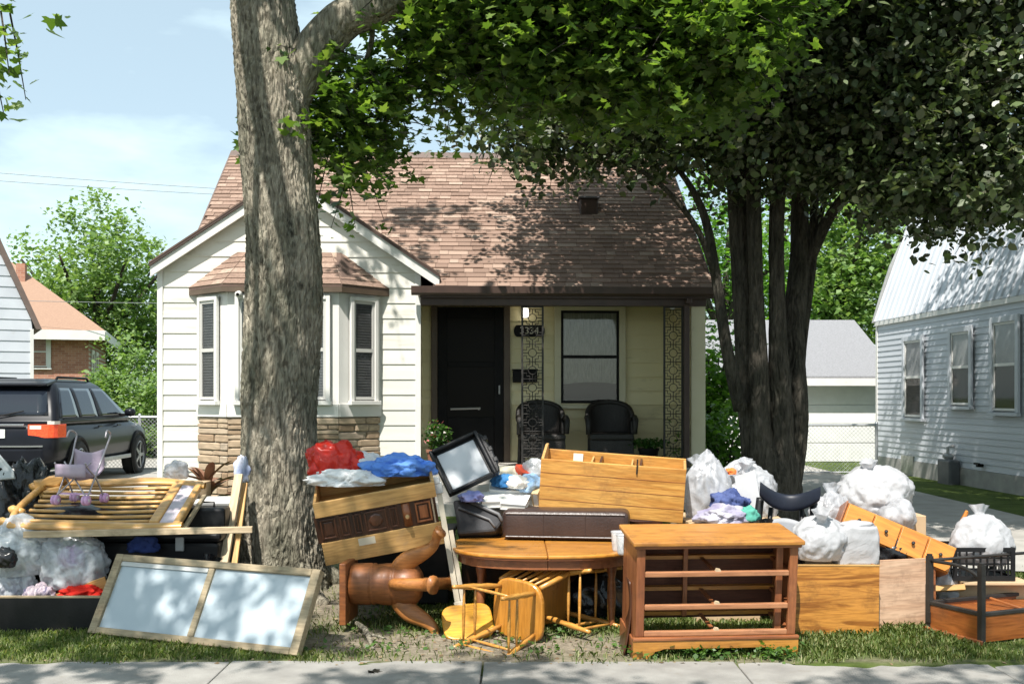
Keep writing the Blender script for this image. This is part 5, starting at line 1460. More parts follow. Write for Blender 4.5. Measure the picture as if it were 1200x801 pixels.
# --- toy stroller standing on the headboard
t = thing('toy_stroller', 'small doll stroller with mauve seat and pink wheels on the slatted headboard', 'toy stroller')
Yt = 7.62
o_ = at(94, 590, Yt); s_ = Yt / F
t.location = o_; t.rotation_euler = (0, 0, R(-12))
M_tube = mat('stroller_metal', (.34, .30, .32), (.46, .42, .44), rough=.35, metallic=.4)
M_mau = cloth('mauve_fabric', (.36, .28, .36), (.48, .40, .47))
M_pink = mat('pink_plastic', (.62, .32, .58), (.72, .46, .68), rough=.4)
wx, wy_ = .12, .11
for sx in (-1, 1):
    X_ = sx * wx
    obj('frame_tube', MB().tube(spline([(X_, -wy_, .03), (X_ * 1.02, -.02, .17), (X_, .07, .30), (X_ * 1.1, .13, .42), (X_ * 1.15, .16, .49), (X_ * 1.25, .10, .52), (X_ * 1.3, .07, .47)], 20), .007, 6), M_tube, t, smooth=True)
    obj('frame_tube', MB().tube(spline([(X_, wy_, .03), (X_, .02, .17), (X_, -.09, .26), (X_, -.12, .30)], 14), .007, 6), M_tube, t, smooth=True)
    obj('cross_tube', MB().tube([(X_, -wy_, .06), (-X_, -.03 + .02 * sx, .30)], .006, 6), M_tube, t)
    for wy2 in (-wy_, wy_):
        wh = obj('wheel', MB().lathe([(.012, -.022), (.034, -.02), (.036, -.006), (.02, 0), (.036, .006), (.034, .02), (.012, .022)], (0, 0, 0), 16, Matrix.Translation((X_, wy2, .036)) @ Matrix.Rotation(R(90), 4, 'Y')), M_pink, t, smooth=True)
        obj('hub', MB().lathe([(0, -.026), (.012, -.024), (.012, .024), (0, .026)], (0, 0, 0), 10, Matrix.Translation((X_, wy2, .036)) @ Matrix.Rotation(R(90), 4, 'Y')), mat('white_hub', (.7, .65, .7), rough=.4), wh)
obj('seat', MB().grid(lambda u, v_: ((u - .5) * 2 * wx, -.11 + .22 * min(v_ * 2, 1) - (.0 if v_ < .5 else 0), .25 - .05 * math.sin(min(v_ * 2, 1) * math.pi) - .03 * math.sin(u * math.pi) + (max(0, v_ - .5) * 2) * .14), 8, 14), M_mau, t, smooth=True, solid=.008)
obj('front_panel', MB().grid(lambda u, v_: ((u - .5) * 2 * wx, -.115 - .015 * math.sin(u * math.pi), .20 + .09 * v_), 8, 3), M_mau, t, smooth=True, solid=.006)
obj('foot_rest', MB().bb(-wx, wx, -.10, -.04, .075, .083), M_pink, t, bevel=.003)

# --- long thin plank and other boards on the left
def plank(name, lab, p0, p1, wd, th, m, up=(0, 0, 1)):
    t = thing(name, lab, 'board')
    p0, p1 = Vector(p0), Vector(p1)
    frame_at(t, p0, p1 - p0, up)
    L = (p1 - p0).length
    obj('board', MB().bb(0, L, -wd / 2, wd / 2, -th / 2, th / 2), m, t, bevel=.004)
    return t
plank('long_plank', 'long thin raw wood plank laid across the bags below the headboard', at(28, 626, 7.32), at(296, 620, 7.40), .035, .045, W_raw)
plank('leaning_board', 'raw wood board leaning on the street tree, broader of the two', at(252, 722, 7.47), at(280, 556, 8.15), .03, .065, W_raw, (1, 0, .2))
plank('leaning_board', 'yellowish narrow lath leaning on the street tree beside a broader board', at(267, 722, 7.50), at(287, 566, 8.2), .02, .045, W_light, (1, 0, .2))
plank('leaning_board', 'grey thin slat sloping from the headboard towards the black case', at(214, 622, 7.45), at(240, 580, 7.9), .02, .035, W_frame, (1, 0, .2))
# black trunk, blue folded item
t = thing('storage_chest', 'large black storage trunk behind the glazed frame', 'trunk', (at(205, 700, 7.95).x, 7.95, gz(-2.5, 7.95)))
obj('body', MB().bb(-.52, .40, -.28, .28, .0, .52), M_blkpl, t, bevel=.03)
obj('lid', MB().bb(-.54, .42, -.30, .30, .521, .60), M_blkpl, t, bevel=.03)
obj('latch', MB().bb(.1, .16, -.315, -.29, .46, .56), M_gutter, t, bevel=.006)
sack('cloth_heap', 'dark blue folded cloth hanging in front of the black trunk', 'clothes', 168, 640, 7.58, 34, 22, 31, cloth('dark_blue', (.02, .035, .12), (.04, .06, .18)), amp=.12, lev=4)
t = thing('black_case', 'small black case with handle standing on the trunk beside a cream bin', 'case', (at(243, 622, 7.85).x, 7.85, gz(-2.2, 7.95) + .60))
obj('body', MB().bb(-.15, .15, -.09, .09, 0, .155), M_blkpl, t, bevel=.02)
obj('handle', MB().tube([(-.05, 0, .15), (-.05, 0, .19), (.05, 0, .19), (.05, 0, .15)], .009, 6), M_blkpl, t)
t = thing('plastic_bin', 'cream plastic bin with white lid beside the street tree', 'bin', (at(258, 600, 8.35).x, 8.35, gz(-2.2, 8.35)))
M_crm = mat('cream_plastic', (.62, .58, .46), (.68, .64, .52), rough=.45)
obj('body', MB().prism([(-.115, 0), (.115, 0), (.15, .70), (-.15, .70)], -.14, .14), M_crm, t, bevel=.015)
obj('lid', MB().bb(-.17, .17, -.16, .16, .701, .75), mat('white_plastic', (.74, .74, .72), rough=.35), t, bevel=.02)
# potted dracaena
t = thing('potted_plant', 'bronze strap-leaved plant in a pot before the stone bay', 'plant', (at(243, 600, 8.75).x, 8.75, gz(-2.4, 8.7)))
obj('pot', MB().lathe([(.10, 0), (.15, .3), (.165, .3), (.165, .34), (.13, .34), (.13, .28)], (0, 0, 0), 18), M_terra, t)
obj('stem', MB().tube([(0, 0, .25), (.01, 0, .55), (-.01, 0, .85)], [.02, .018, .012], 8), M_bark2, t)
M_drac = mat('bronze_leaf', (.14, .055, .035), (.26, .14, .07), rough=.45, scale=3)
dr_ = random.Random(8)
for k in range(15):
    an = k * 2.4 + dr_.uniform(-.3, .3); L = dr_.uniform(.28, .42); el = dr_.uniform(.35, 1.15)
    base = Vector((0, 0, .66 + .012 * k))
    dx, dy = math.cos(an), math.sin(an) * .7
    def lf(u, v_, dx=dx, dy=dy, L=L, el=el, base=base):
        r_ = L * u; wd = .042 * math.sin(math.pi * min(1, u * .9 + .12)) ** .7
        c = base + Vector((dx * r_ * math.cos(el), dy * r_ * math.cos(el), r_ * math.sin(el) - .5 * r_ * r_ * 1.6))
        sd = Vector((-dy, dx, 0)).normalized()
        return c + sd * (v_ - .5) * 2 * wd + Vector((0, 0, abs(v_ - .5) * wd * .8))
    obj('leaf', MB().grid(lf, 10, 2), M_drac, t, smooth=True)
sack('plastic_bag', 'small white and blue bag lying below the bronze plant', 'bag', 207, 552, 8.5, 26, 24, 41, M_bagg, amp=.25, lev=4)
t = thing('storage_crate', 'tan cardboard carton behind the slatted headboard', 'carton', (at(212, 600, 8.5).x, 8.5, gz(-2.6, 8.5)))
obj('carton', MB().bb(-.16, .2, -.15, .15, 0, .86), mat('cardboard', (.42, .29, .17), (.5, .36, .22), rough=.9), t, bevel=.006)
obj('flap', MB().bb(-.16, .2, -.30, -.151, .84, .855), MATS['cardboard'], t)
# black refuse sack and grey lid at the far left
sack('refuse_sack', 'black refuse sack heaped behind the headboard near the car', 'bag', 18, 624, 8.1, 80, 160, 51, M_bagk, amp=.28, d=.5)
t = thing('plastic_cover', 'grey plastic cover propped on the black refuse sack', 'cover')
w, h = quadframe(t, at(-20, 564, 7.9), at(16, 560, 7.9), at(-20, 525, 8.05))
obj('lid', MB().prism([(0, 0), (.24, .0), (.22, .05), (.08, .22), (0, .26)], -.01, .02), mat('grey_plastic', (.34, .36, .36), (.42, .44, .44), rough=.35), t, bevel=.006)
obj('rim', MB().tube([(0, -.012, 0), (.24, -.012, 0), (.22, -.012, .05), (.08, -.012, .22)], .01, 6), MATS['grey_plastic'], t)
sack('cloth_heap', 'blue and white bundle wedged against the street tree', 'clothes', 284, 553, 8.35, 18, 40, 61, cloth('blue_white', (.25, .3, .45), (.7, .7, .72)), amp=.2, lev=4)

# ---------------------------------------------------------------- centre of the pile
# carved chest
t = thing('carved_chest', 'open wooden chest drawer with dark carved front tilted against the street tree', 'chest')
A, B, C_ = at(382, 662, 7.42), at(521, 636, 7.50), at(362, 598, 7.32)
w, h = quadframe(t, A, B, C_)
w = (B - A).length; H1, H2, H3 = .165, .355, .465; D = .42
obj('lower_board', MB().bb(0, w, -.012, .012, 0, H1), W_light, t, bevel=.004)
obj('underside', MB().bb(.01, w - .01, .013, D - .02, .0, .02), W_light, t)
cp = obj('carved_panel', MB().bb(-.02, w * .985, -.002, .03, H1 + .001, H2), W_dark, t)
for (a, b_) in ((.03, .16), (.19, .27), (.30, .37), (.395, .58), (.605, .67), (.70, .79), (.82, .95)):
    xa, xb = a * w - .01, b_ * w - .01
    mb = MB(); q = .012
    za, zb_ = H1 + .025, H2 - .02
    if (a, b_) in ((.70, .79),):
        obj('half_column', MB().tube([((xa + xb) / 2, 0, za - .01), ((xa + xb) / 2, 0, zb_ + .01)], .03, 12), W_redz, cp, smooth=True)
    else:
        mb.bb(xa, xa + q, -.018, -.003, za, zb_).bb(xb - q, xb, -.018, -.003, za, zb_).bb(xa + q, xb - q, -.018, -.003, za, za + q).bb(xa + q, xb - q, -.018, -.003, zb_ - q, zb_)
        obj('moulding', mb, W_dark if b_ < .8 else W_redz, cp, bevel=.003)
        if .39 < a < .4:
            obj('carving', MB().lathe([(.0, .0), (.05, .004), (.03, .012), (.04, .016), (.0, .02)], (0, 0, 0), 8, Matrix.Translation(((xa + xb) / 2, -.003, (za + zb_) / 2)) @ Matrix.Rotation(R(90), 4, 'X')), W_dark, cp)
        else:
            obj('raised_field', MB().bb(xa + q * 2, xb - q * 2, -.012, -.003, za + q * 2, zb_ - q * 2), W_redz if b_ > .8 else W_dark, cp, bevel=.005)
obj('edge_strip', MB().bb(w * .95, w * .963, -.006, -.001, H1, H2), mat('strip_pale', (.5, .4, .28), rough=.5), t)
obj('knob', MB().lathe([(.008, 0), (.008, .015), (.016, .02), (.014, .032), (0, .034)], (0, 0, 0), 10, Matrix.Translation((w * .735, -.03, (H1 + H2) / 2)) @ Matrix.Rotation(R(90), 4, 'X')), mat('brass', (.6, .45, .25), rough=.3, metallic=.8), t)
obj('front_board', MB().bb(-.005, w, -.03, -.006, H2 + .001, H3), W_light, t, bevel=.004)
obj('end_board', MB().bb(w - .02, w, -.005, D, H2 + .001, H3 + .005), W_light, t, bevel=.004)
obj('end_board', MB().bb(-.005, .015, -.005, D, H2 + .001, H3), W_light, t, bevel=.004)
obj('far_board', MB().bb(.016, w - .021, D - .02, D, H2 + .001, H3 + .01), W_light, t, bevel=.004)
obj('drawer_bottom', MB().bb(.016, w - .021, -.004, D - .021, H2 + .005, H2 + .02), W_light, t)
obj('rear_frame', MB().bb(.02, w - .03, .05, D - .04, .021, H2 + .0), W_dark, t)
obj('paper_label', MB().bb(w * .30, w * .44, -.0135, -.0125, H1 - .065, H1 - .012), mat('old_label', (.62, .55, .42), rough=.8), t)
sack('plastic_bag', 'crumpled red plastic bag on top of the carved chest', 'bag', 394, 545, 7.72, 64, 56, 71, M_redpl, amp=.25, fold=2.0)
sack('cloth_heap', 'white cloth hanging over the edge of the carved chest', 'clothes', 408, 562, 7.56, 84, 24, 72, cloth('white_cloth', (.72, .70, .69), (.8, .79, .78)), amp=.22, d=.30, rot=.1)
sack('cloth_heap', 'bright blue cloth lying in the open carved chest', 'clothes', 468, 549, 7.66, 74, 30, 73, cloth('sky_blue_cloth', (.07, .19, .62), (.18, .36, .78)), amp=.26, d=.34, rot=.15)
sack('cloth_heap', 'pale grey cloth between the blue cloth and the red bag', 'clothes', 428, 545, 7.78, 44, 26, 74, cloth('pale_grey_cloth', (.6, .58, .58), (.74, .72, .72)), amp=.22)

# pedestal on its side
t = thing('pedestal_base', 'turned wooden table pedestal lying on its side with curved legs', 'table base', at(410, 683, 7.35), (0, 0, R(-6)))
Mx = Matrix.Rotation(R(90), 4, 'Y')
W_ped = wood('pedestal_wood', (.17, .055, .016), (.32, .115, .033), 'X', rough=.5, coat=.05, wear=(.11, .04, .016))
obj('mount_plate', MB().bb(-.03, .015, -.17, .17, -.255, .16), W_ped, t, bevel=.006)
pr = [(.05, .016), (.135, .016), (.14, .05), (.142, .15), (.135, .16), (.142, .17), (.142, .18), (.134, .19), (.142, .25), (.143, .30), (.134, .31), (.142, .32), (.14, .335), (.132, .345), (.14, .40), (.13, .47), (.09, .50), (.0, .50)]
obj('column', MB().lathe(pr, (0, 0, 0), 28, Mx), W_ped, t, smooth=True)
def pleg(ang):
    path = spline([Vector((x, 0, r)) for r, x in [(.06, .36), (.12, .37), (.185, .43), (.23, .52), (.275, .585), (.325, .615), (.36, .625), (.39, .65)]], 28)
    wd = lerps([.075, .075, .068, .052, .038, .031, .036, .046], 28)
    top, bot = [], []
    for i, p in enumerate(path):
        t_ = (path[min(i + 1, 28)] - path[max(i - 1, 0)]).normalized(); nn_ = Vector((-t_.z, 0, t_.x))
        top.append(p + nn_ * wd[i]); bot.append(p - nn_ * wd[i])
    mb = MB(); Mr = Matrix.Rotation(ang, 3, 'X'); th = .042
    vs = []; SG = 12
    for i, (a_, b_) in enumerate(zip(top, bot)):
        c_ = (a_ + b_) / 2; r_ = (a_ - b_) / 2
        k_ = th * (1 if i < 24 else 1 + .12 * (i - 24))
        for q in range(SG):
            w_ = 2 * math.pi * q / SG
            e_ = lambda t_: math.copysign(abs(t_) ** .75, t_)
            vs.append(Mr @ (c_ + r_ * e_(math.cos(w_)) + Vector((0, k_ * e_(math.sin(w_)), 0))))
    fs = []
    for i in range(len(path) - 1):
        for k in range(SG): fs.append((i * SG + k, i * SG + (k + 1) % SG, (i + 1) * SG + (k + 1) % SG, (i + 1) * SG + k))
    fs += [tuple(range(SG - 1, -1, -1)), tuple((len(path) - 1) * SG + k for k in range(SG))]
    return mb.add(vs, fs)
for an in (14, 80, 166, 262):
    obj('leg', pleg(R(an)), wood('leg_wood', (.26, .09, .022), (.44, .18, .045), 'X', rough=.45, coat=.1, wear=(.15, .06, .02)), t, smooth=True)

# pale bed-frame irons
t = thing('bed_frame_iron', 'pale painted metal bed irons standing on end beside the carved chest', 'bed frame')
p0, p1 = at(539, 722, 7.24), at(512, 562, 7.45)
frame_at(t, p0, p1 - p0, (0, -1, 0))
L = (p1 - p0).length
M_ivory = mat('ivory_metal', (.40, .34, .25), (.52, .46, .36), rough=.5, dirt=((.25, .19, .13), 12, .58))
obj('iron', MB().bb(0, L, -.018, .018, -.003, .003).bb(0, L, .015, .019, -.028, -.0031), M_ivory, t)
obj('iron', MB().bb(.05, L * .62, -.052, -.022, -.013, -.007).bb(.05, L * .62, -.026, -.022, -.035, -.0131), M_ivory, t)
obj('bracket', MB().bb(L - .10, L - .02, -.03, .03, .004, .016).bb(L - .03, L + .02, -.02, .02, -.02, .02), M_gutter, t, bevel=.004)
obj('bracket', MB().bb(.02, .10, -.04, .025, .004, .014), M_ivory, t, bevel=.004)
obj('castor', MB().lathe([(0, -.014), (.026, -.012), (.028, 0), (.026, .012), (0, .014)], (0, 0, 0), 14, Matrix.Translation((-.05, 0, 0)) @ Matrix.Rotation(R(90), 4, 'X')).tube([(0.02, 0, 0), (-.05, 0, 0)], .008, 6), M_black, t)

# oval table
TZ = .565; TCX, TCY = .235, 7.55; TRX, TRY = .66, .58
t = thing('oval_table', 'oval honey wood table with centre seam carrying the brown bolster', 'table', (TCX, TCY, 0))
def half(sx):
    pts = []
    for k in range(25):
        a = -math.pi / 2 + math.pi * k / 24
        ca, sa_ = math.cos(a), math.sin(a)
        pts.append((sx * (.002 + TRX * abs(ca) ** .8), TRY * math.copysign(abs(sa_) ** .8, sa_)))
    return pts
def halfring(s, z0, z1, sx): return MB().prism([(x * s, y * s) for x, y in half(sx)], z0, z1, plane='xy')
W_tab = wood('table_top_oak', (.42, .16, .022), (.62, .285, .05), 'X', s=.8, rough=.32, coat=.4, wear=(.2, .09, .03))
for sx in (-1, 1):
    tl = obj('leaf', halfring(1, TZ - .025, TZ, sx), W_tab, t, bevel=.008)
    obj('apron', halfring(.93, TZ - .10, TZ - .026, sx), W_red, t)
    obj('edge_moulding', halfring(.985, TZ - .036, TZ - .0255, sx), W_red, tl)
for x, y in ((-.45, -.22), (.45, -.22), (-.45, .3), (.45, .3)):
    obj('leg', MB().lathe([(.018, 0), (.024, .03), (.02, .08), (.03, .25), (.022, .36), (.034, .42), (.034, TZ - .10)], (x, y, gz(TCX + x, TCY + y) - .02), 12), W_red, t, smooth=True)

# dark cabinet, bin and sack added to stand for the shade under the table
t = thing('shade_cabinet', 'dark brown cabinet added for shade behind the oval table', 'cabinet', (.35, 8.45, gz(.3, 8.4)), (0, 0, R(2)))
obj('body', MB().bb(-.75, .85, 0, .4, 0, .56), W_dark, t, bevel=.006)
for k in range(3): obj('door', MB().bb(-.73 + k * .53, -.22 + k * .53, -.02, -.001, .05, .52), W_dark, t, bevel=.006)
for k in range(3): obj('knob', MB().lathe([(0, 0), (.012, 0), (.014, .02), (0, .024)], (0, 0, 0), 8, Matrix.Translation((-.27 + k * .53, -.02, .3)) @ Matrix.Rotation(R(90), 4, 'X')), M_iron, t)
t = thing('shade_bin', 'black bin added for shade behind the pedestal and carved chest', 'bin', (-.82, 8.2, gz(-.8, 8.2)), (0, 0, R(-4)))
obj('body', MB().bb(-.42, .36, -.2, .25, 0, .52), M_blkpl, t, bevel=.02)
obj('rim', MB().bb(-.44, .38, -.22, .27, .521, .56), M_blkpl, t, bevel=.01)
sack('refuse_sack', 'black sack added for shade under the oval table', 'bag', 700, 705, 7.75, 80, 70, 121, M_bagk, amp=.25, lev=4, d=.4)
# brown bolster
t = thing('leather_bolster', 'long dark brown leather seat cushion lying on the oval table', 'cushion')
A, B = at(588, 634, 7.72), at(737, 644, 7.60)
A.z = TZ + .004; B.z = TZ + .004
frame_at(t, A, B - A, (0, 0, 1))
L = (B - A).length
obj('cushion', MB().bb(0, L, 0, .34, 0, .215), M_leath, t, bevel=.045, seg=4, smooth=True)
obj('piping', MB().tube([(.03, -.001, .19), (L - .03, -.001, .19)], .006, 6), M_leath, t)
obj('piping', MB().tube([(.03, -.001, .025), (L - .03, -.001, .025)], .006, 6), M_leath, t)
for k in (.33, .66): obj('seam', MB().tube([(L * k, -.001, .03), (L * k, -.001, .185)], .003, 5), M_leath, t)

# plastic tumblers
M_clearpl = plastic_bag('clear_tumbler', (.8, .82, .83), .55, .15, .3)
for px, py, Y, lab in ((725, 643, 7.18, 'clear plastic tumbler lying behind another at the table edge'), (731, 657, 7.02, 'clear plastic tumbler standing at the table edge by the dresser')):
    p = at(px, py, Y); p.z = TZ
    t = thing('tumbler', lab, 'tumbler', p)
    obj('cup', MB().lathe([(.036, 0), (.044, .012), (.05, .115), (.052, .13), (.046, .13), (.04, .012), (0, .01)], (0, 0, 0), 16, cap=False), M_clearpl, t, smooth=True)
    obj('rim', MB().lathe([(.052, .126), (.055, .13), (.052, .134), (.047, .131)], (0, 0, 0), 16, cap=False), M_bagg, t, smooth=True)

# spindle chairs
W_ch = wood('chair_oak', (.42, .165, .02), (.58, .265, .045), 'Y', rough=.32, coat=.35, s=.9, wear=(.3, .13, .03))
W_chz = wood('chair_oak_leg', (.42, .18, .03), (.60, .31, .07), 'Z', rough=.35, coat=.3, wear=(.3, .13, .03))
def make_chair(lab, origin, zl, yl):
    """upright local frame: seat centre at the origin, z up, backrest at +y"""
    t = thing('spindle_chair', lab, 'chair')
    z = Vector(zl).normalized(); y = Vector(yl); y = (y - z * y.dot(z)).normalized(); x = y.cross(z)
    t.matrix_world = Matrix(((x.x, y.x, z.x, origin[0]), (x.y, y.y, z.y, origin[1]), (x.z, y.z, z.z, origin[2]), (0, 0, 0, 1)))
    out = []
    for k in range(36):
        a = 2 * math.pi * k / 36; c, s = math.cos(a), math.sin(a)
        e = .55
        out.append((.205 * math.copysign(abs(c) ** e, c) * (1 - .08 * s), .20 * math.copysign(abs(s) ** e, s)))
    obj('seat', MB().prism(out, -.018, .018, plane='xy'), W_ch, t, bevel=.012, seg=3)
    feet = {}
    for sx in (-1, 1):
        for sy in (-1, 1):
            top = Vector((sx * .14, sy * .135, -.01)); bot = Vector((sx * .20, sy * .20, -.43))
            feet[sx, sy] = (top, bot)
            pts = [top.lerp(bot, f) for f in (0, .15, .3, .45, .6, .75, .9, 1)]
            obj('leg', MB().tube(pts, [.013, .016, .021, .017, .021, .018, .014, .013], 10), W_chz, t, smooth=True)
    def strut(a, b_, f, r=.009):
        p, q = feet[a][0].lerp(feet[a][1], f), feet[b_][0].lerp(feet[b_][1], f)
        obj('stretcher', MB().tube([p, p.lerp(q, .25), p.lerp(q, .5), p.lerp(q, .75), q], [r * .7, r, r * 1.25, r, r * .7], 8), W_chz, t, smooth=True)
    strut((-1, -1), (-1, 1), .55); strut((1, -1), (1, 1), .55); strut((-1, -1), (-1, 1), .78); strut((1, -1), (1, 1), .78); strut((-1, -1), (1, -1), .62); strut((-1, -1), (1, -1), .82); strut((-1, 1), (1, 1), .7)
    for sx in (-1, 1):
        obj('back_post', MB().tube([(sx * .165, .17, .01), (sx * .18, .20, .2), (sx * .195, .25, .44)], [.016, .018, .014], 10), W_chz, t, smooth=True)
    for k in range(5):
        x_ = (k - 2) * .062
        obj('spindle', MB().tube([(x_ * .9, .18, .01), (x_, .205, .2), (x_ * 1.1, .245, .40)], [.008, .011, .007], 7), W_chz, t, smooth=True)
    obj('crest_rail', MB().grid(lambda u, v_: ((u - .5) * .44, .245 + .035 * math.sin(math.pi * u) + (v_ - .5) * .02, .37 + .085 * v_ + .02 * math.sin(math.pi * u) * v_), 12, 3), W_ch, t, smooth=True, solid=.02)
    return t
c1 = at(608, 716, 7.02); c1.z = .205
make_chair('honey wood spindle chair tipped forward, its seat underside facing the pavement', c1, (.62, .78, .06), (.05, -.05, 1))
c2 = at(648, 708, 7.40); c2.z = .235
make_chair('honey wood spindle chair tipped over under the oval table, legs towards the dresser', c2, (-.80, .58, -.03), (.0, .1, 1))
t = thing('chair_seat', 'loose yellow wooden chair seat on the ground beside the table pedestal', 'chair seat')
cs = at(548, 722, 7.15); cs.z = gz(cs.x, cs.y) + .085
t.location = cs; t.rotation_euler = (R(38), R(-4), R(8))
out = [(.17 * math.copysign(abs(math.cos(2 * math.pi * k / 32)) ** .5, math.cos(2 * math.pi * k / 32)), .15 * math.copysign(abs(math.sin(2 * math.pi * k / 32)) ** .5, math.sin(2 * math.pi * k / 32))) for k in range(32)]
obj('seat', MB().prism(out, -.016, .016, plane='xy'), W_yel, t, bevel=.01)
obj('front_rail', MB().bb(-.16, .16, -.165, -.14, -.05, -.017), W_yel, t, bevel=.005)

# open black suitcase
t = thing('open_suitcase', 'black hard suitcase standing open with pale grey lining in its lid', 'suitcase')
A, B, C_ = at(527, 582, 7.92), at(583, 556, 7.98), at(508, 531, 8.06)
w, h = quadframe(t, A, B, C_)
h += .01
lid = obj('lid', MB().bb(0, w, 0, .02, 0, h).bb(0, .025, -.06, -.0001, 0, h).bb(w - .025, w, -.06, -.0001, 0, h).bb(.0251, w - .0251, -.06, -.0001, h - .025, h).bb(.0251, w - .0251, -.06, -.0001, 0, .02), M_blkpl, t, bevel=.008)
obj('lining', MB().bb(.045, w - .045, -.012, -.001, .035, h - .045), mat('pale_lining', (.44, .47, .50), (.60, .62, .64), rough=.35, scale=4), lid, bevel=.006)
obj('side_shell', MB().prism([(w, 0), (w + .035, .03), (w + .05, h * .5), (w + .03, h - .04), (w, h)], -.02, .05), M_blkpl, lid, bevel=.01)
for k in (.3, .55, .8): obj('rib', MB().bb(w + .02, w + .056, -.025, .052, h * k - .02, h * k + .02), M_blkpl, lid, bevel=.006)
t2_ = thing('suitcase_base', 'black soft suitcase half lying open on the oval table', 'suitcase')
A, B, C_ = at(536, 626, 7.78), at(584, 622, 7.78), at(527, 582, 7.9)
w, h = quadframe(t2_, A, B, C_)
obj('shell', MB().prism([(0, 0), (.28, 0), (.33, .06), (.31, .12), (.05, .27), (-.02, .27), (.0, .1)], 0, .30), mat('black_fabric', (.02, .02, .022), (.04, .04, .044), rough=.75, bump=.2), t2_, bevel=.02)
obj('trim', MB().tube([(.335, -.01, .07), (.31, -.012, .125), (.05, -.012, .275)], .014, 8), mat('grey_trim', (.10, .10, .105), (.15, .15, .155), rough=.5), t2_, smooth=True)
obj('trim', MB().tube([(.28, -.01, .03), (.24, -.012, .09), (.02, -.012, .20)], .010, 8), MATS['grey_trim'], t2_, smooth=True)
sack('cloth_heap', 'blue-violet cloth in the gap of the open suitcase', 'clothes', 553, 583, 7.84, 28, 15, 81, cloth('blue_violet', (.16, .18, .42), (.3, .32, .55)), amp=.3, lev=4)

# tray of papers and odds and ends
M_paper = mat('paper', (.70, .68, .62), (.78, .76, .72), rough=.8)
t = thing('carton_tray', 'shallow pale carton of odds and ends behind the leather cushion', 'carton')
A, B = at(568, 600, 8.0), at(645, 606, 8.0)
A.z = TZ + .16; B.z = TZ + .13
frame_at(t, A, B - A, (0, -.25, 1))
L = (B - A).length
obj('carton', MB().bb(0, L, 0, .42, -.16, .04), mat('pale_carton', (.55, .50, .42), (.63, .58, .5), rough=.85), t, bevel=.006)
obj('inner_stack', MB().bb(.02, L - .02, .10, .40, .0401, .16), M_paper, t, bevel=.006)
def book(lab, px, py, Y, w, d, h, rz_, m, tilt=0):
    p = at(px, py, Y)
    o = thing('book', lab, 'book', p, (R(tilt), R(rnd.uniform(-5, 5)), R(rz_)))
    obj('cover', MB().bb(-w / 2, w / 2, -d / 2, d / 2, -h / 2, -h / 2 + .006).bb(-w / 2, w / 2, -d / 2, d / 2, h / 2 - .006, h / 2).bb(-w / 2, -w / 2 + .006, -d / 2, d / 2, -h / 2 + .0061, h / 2 - .0061), m, o)
    obj('pages', MB().bb(-w / 2 + .007, w / 2 - .006, -d / 2 + .006, d / 2 - .006, -h / 2 + .0062, h / 2 - .0062), M_paper, o)
book('white flat book lying at the suitcase end of the carton', 578, 585, 7.98, .22, .22, .05, 14, M_paper, 14)
book('white flat book lying beside the leather cushion', 604, 588, 7.95, .19, .22, .05, -10, mat('white_cover', (.74, .73, .72), rough=.4), 14)
book('cream book standing at the back of the carton', 592, 556, 8.25, .16, .2, .06, 5, mat('cream_cover', (.66, .60, .46), rough=.5), 20)
book('red book lying on the odds and ends', 613, 552, 8.25, .08, .14, .045, 25, mat('red_cover', (.55, .07, .03), rough=.5), 25)
book('tan book leaning on the pine cabinet end', 632, 577, 8.1, .05, .2, .12, -20, mat('tan_cover', (.5, .36, .2), rough=.6), 30)
sack('cloth_heap', 'teal blue cloth among the books in the carton', 'clothes', 592, 565, 8.1, 30, 18, 83, cloth('teal_blue', (.03, .14, .34), (.08, .25, .5)), amp=.3, lev=4)
sack('cloth_heap', 'light blue crumpled cloth against the pine cabinet end', 'clothes', 621, 569, 8.12, 34, 26, 84, cloth('light_blue', (.12, .28, .52), (.45, .58, .72)), amp=.3, lev=4)
sack('cloth_heap', 'white crumpled paper among the books in the carton', 'paper', 607, 567, 8.05, 26, 18, 85, M_paper, amp=.3, lev=4)
sack('plastic_bag', 'clear plastic bag ballooning beside the pine cabinet end', 'bag', 628, 553, 8.28, 34, 30, 86, M_bagc, amp=.2, lev=4)

# pine cabinet on its back
t = thing('pine_cabinet', 'long varnished pine drawer case lying open on the pile', 'cabinet')
A, B, C_ = at(631, 599, 7.95), at(800, 613, 7.80), at(641, 538, 7.88)
w, h = quadframe(t, A, B, C_)
D = .34
obj('front_board', MB().bb(0, w, 0, .02, 0, h), W_pine, t, bevel=.004)
for k in range(1, 4): obj('board_groove', MB().bb(.002, w - .002, -.0015, .0, h * k / 4 - .002, h * k / 4 + .002), W_red, t)
obj('far_board', MB().bb(0, w, D - .02, D, 0, h + .01), W_pine, t, bevel=.004)
obj('end_board', MB().prism([(.0201, 0), (D - .0201, 0), (D - .0201, h + .055), (D * .75, h + .06), (.0201, h + .004)], 0, .02, plane='yz'), W_light, t, bevel=.003)
obj('end_board', MB().bb(w - .02, w, .0201, D - .0201, 0, h), W_light, t, bevel=.003)
obj('divider', MB().bb(w * .34, w * .352, .0201, D - .0201, 0, h - .02), W_light, t)
obj('divider', MB().bb(w * .62, w * .632, .0201, D - .0201, 0, h - .02), W_light, t)
obj('bottom', MB().bb(.0201, w - .0201, .0201, D - .0201, .0, .02), W_light, t)
obj('inner_shelf', MB().bb(.021, w * .339, .0201, D - .0201, h * .55, h * .58), W_light, t)
obj('inner_shelf', MB().bb(w * .353, w * .619, .0201, D - .0201, h * .6, h * .63), W_light, t)
obj('inner_shelf', MB().bb(w * .633, w - .0201, .0201, D - .0201, h * .5, h * .53), W_light, t)
obj('paper_card', MB().bb(w * .20, w * .27, D - .03, D - .021, h - .09, h - .01), M_paper, t)
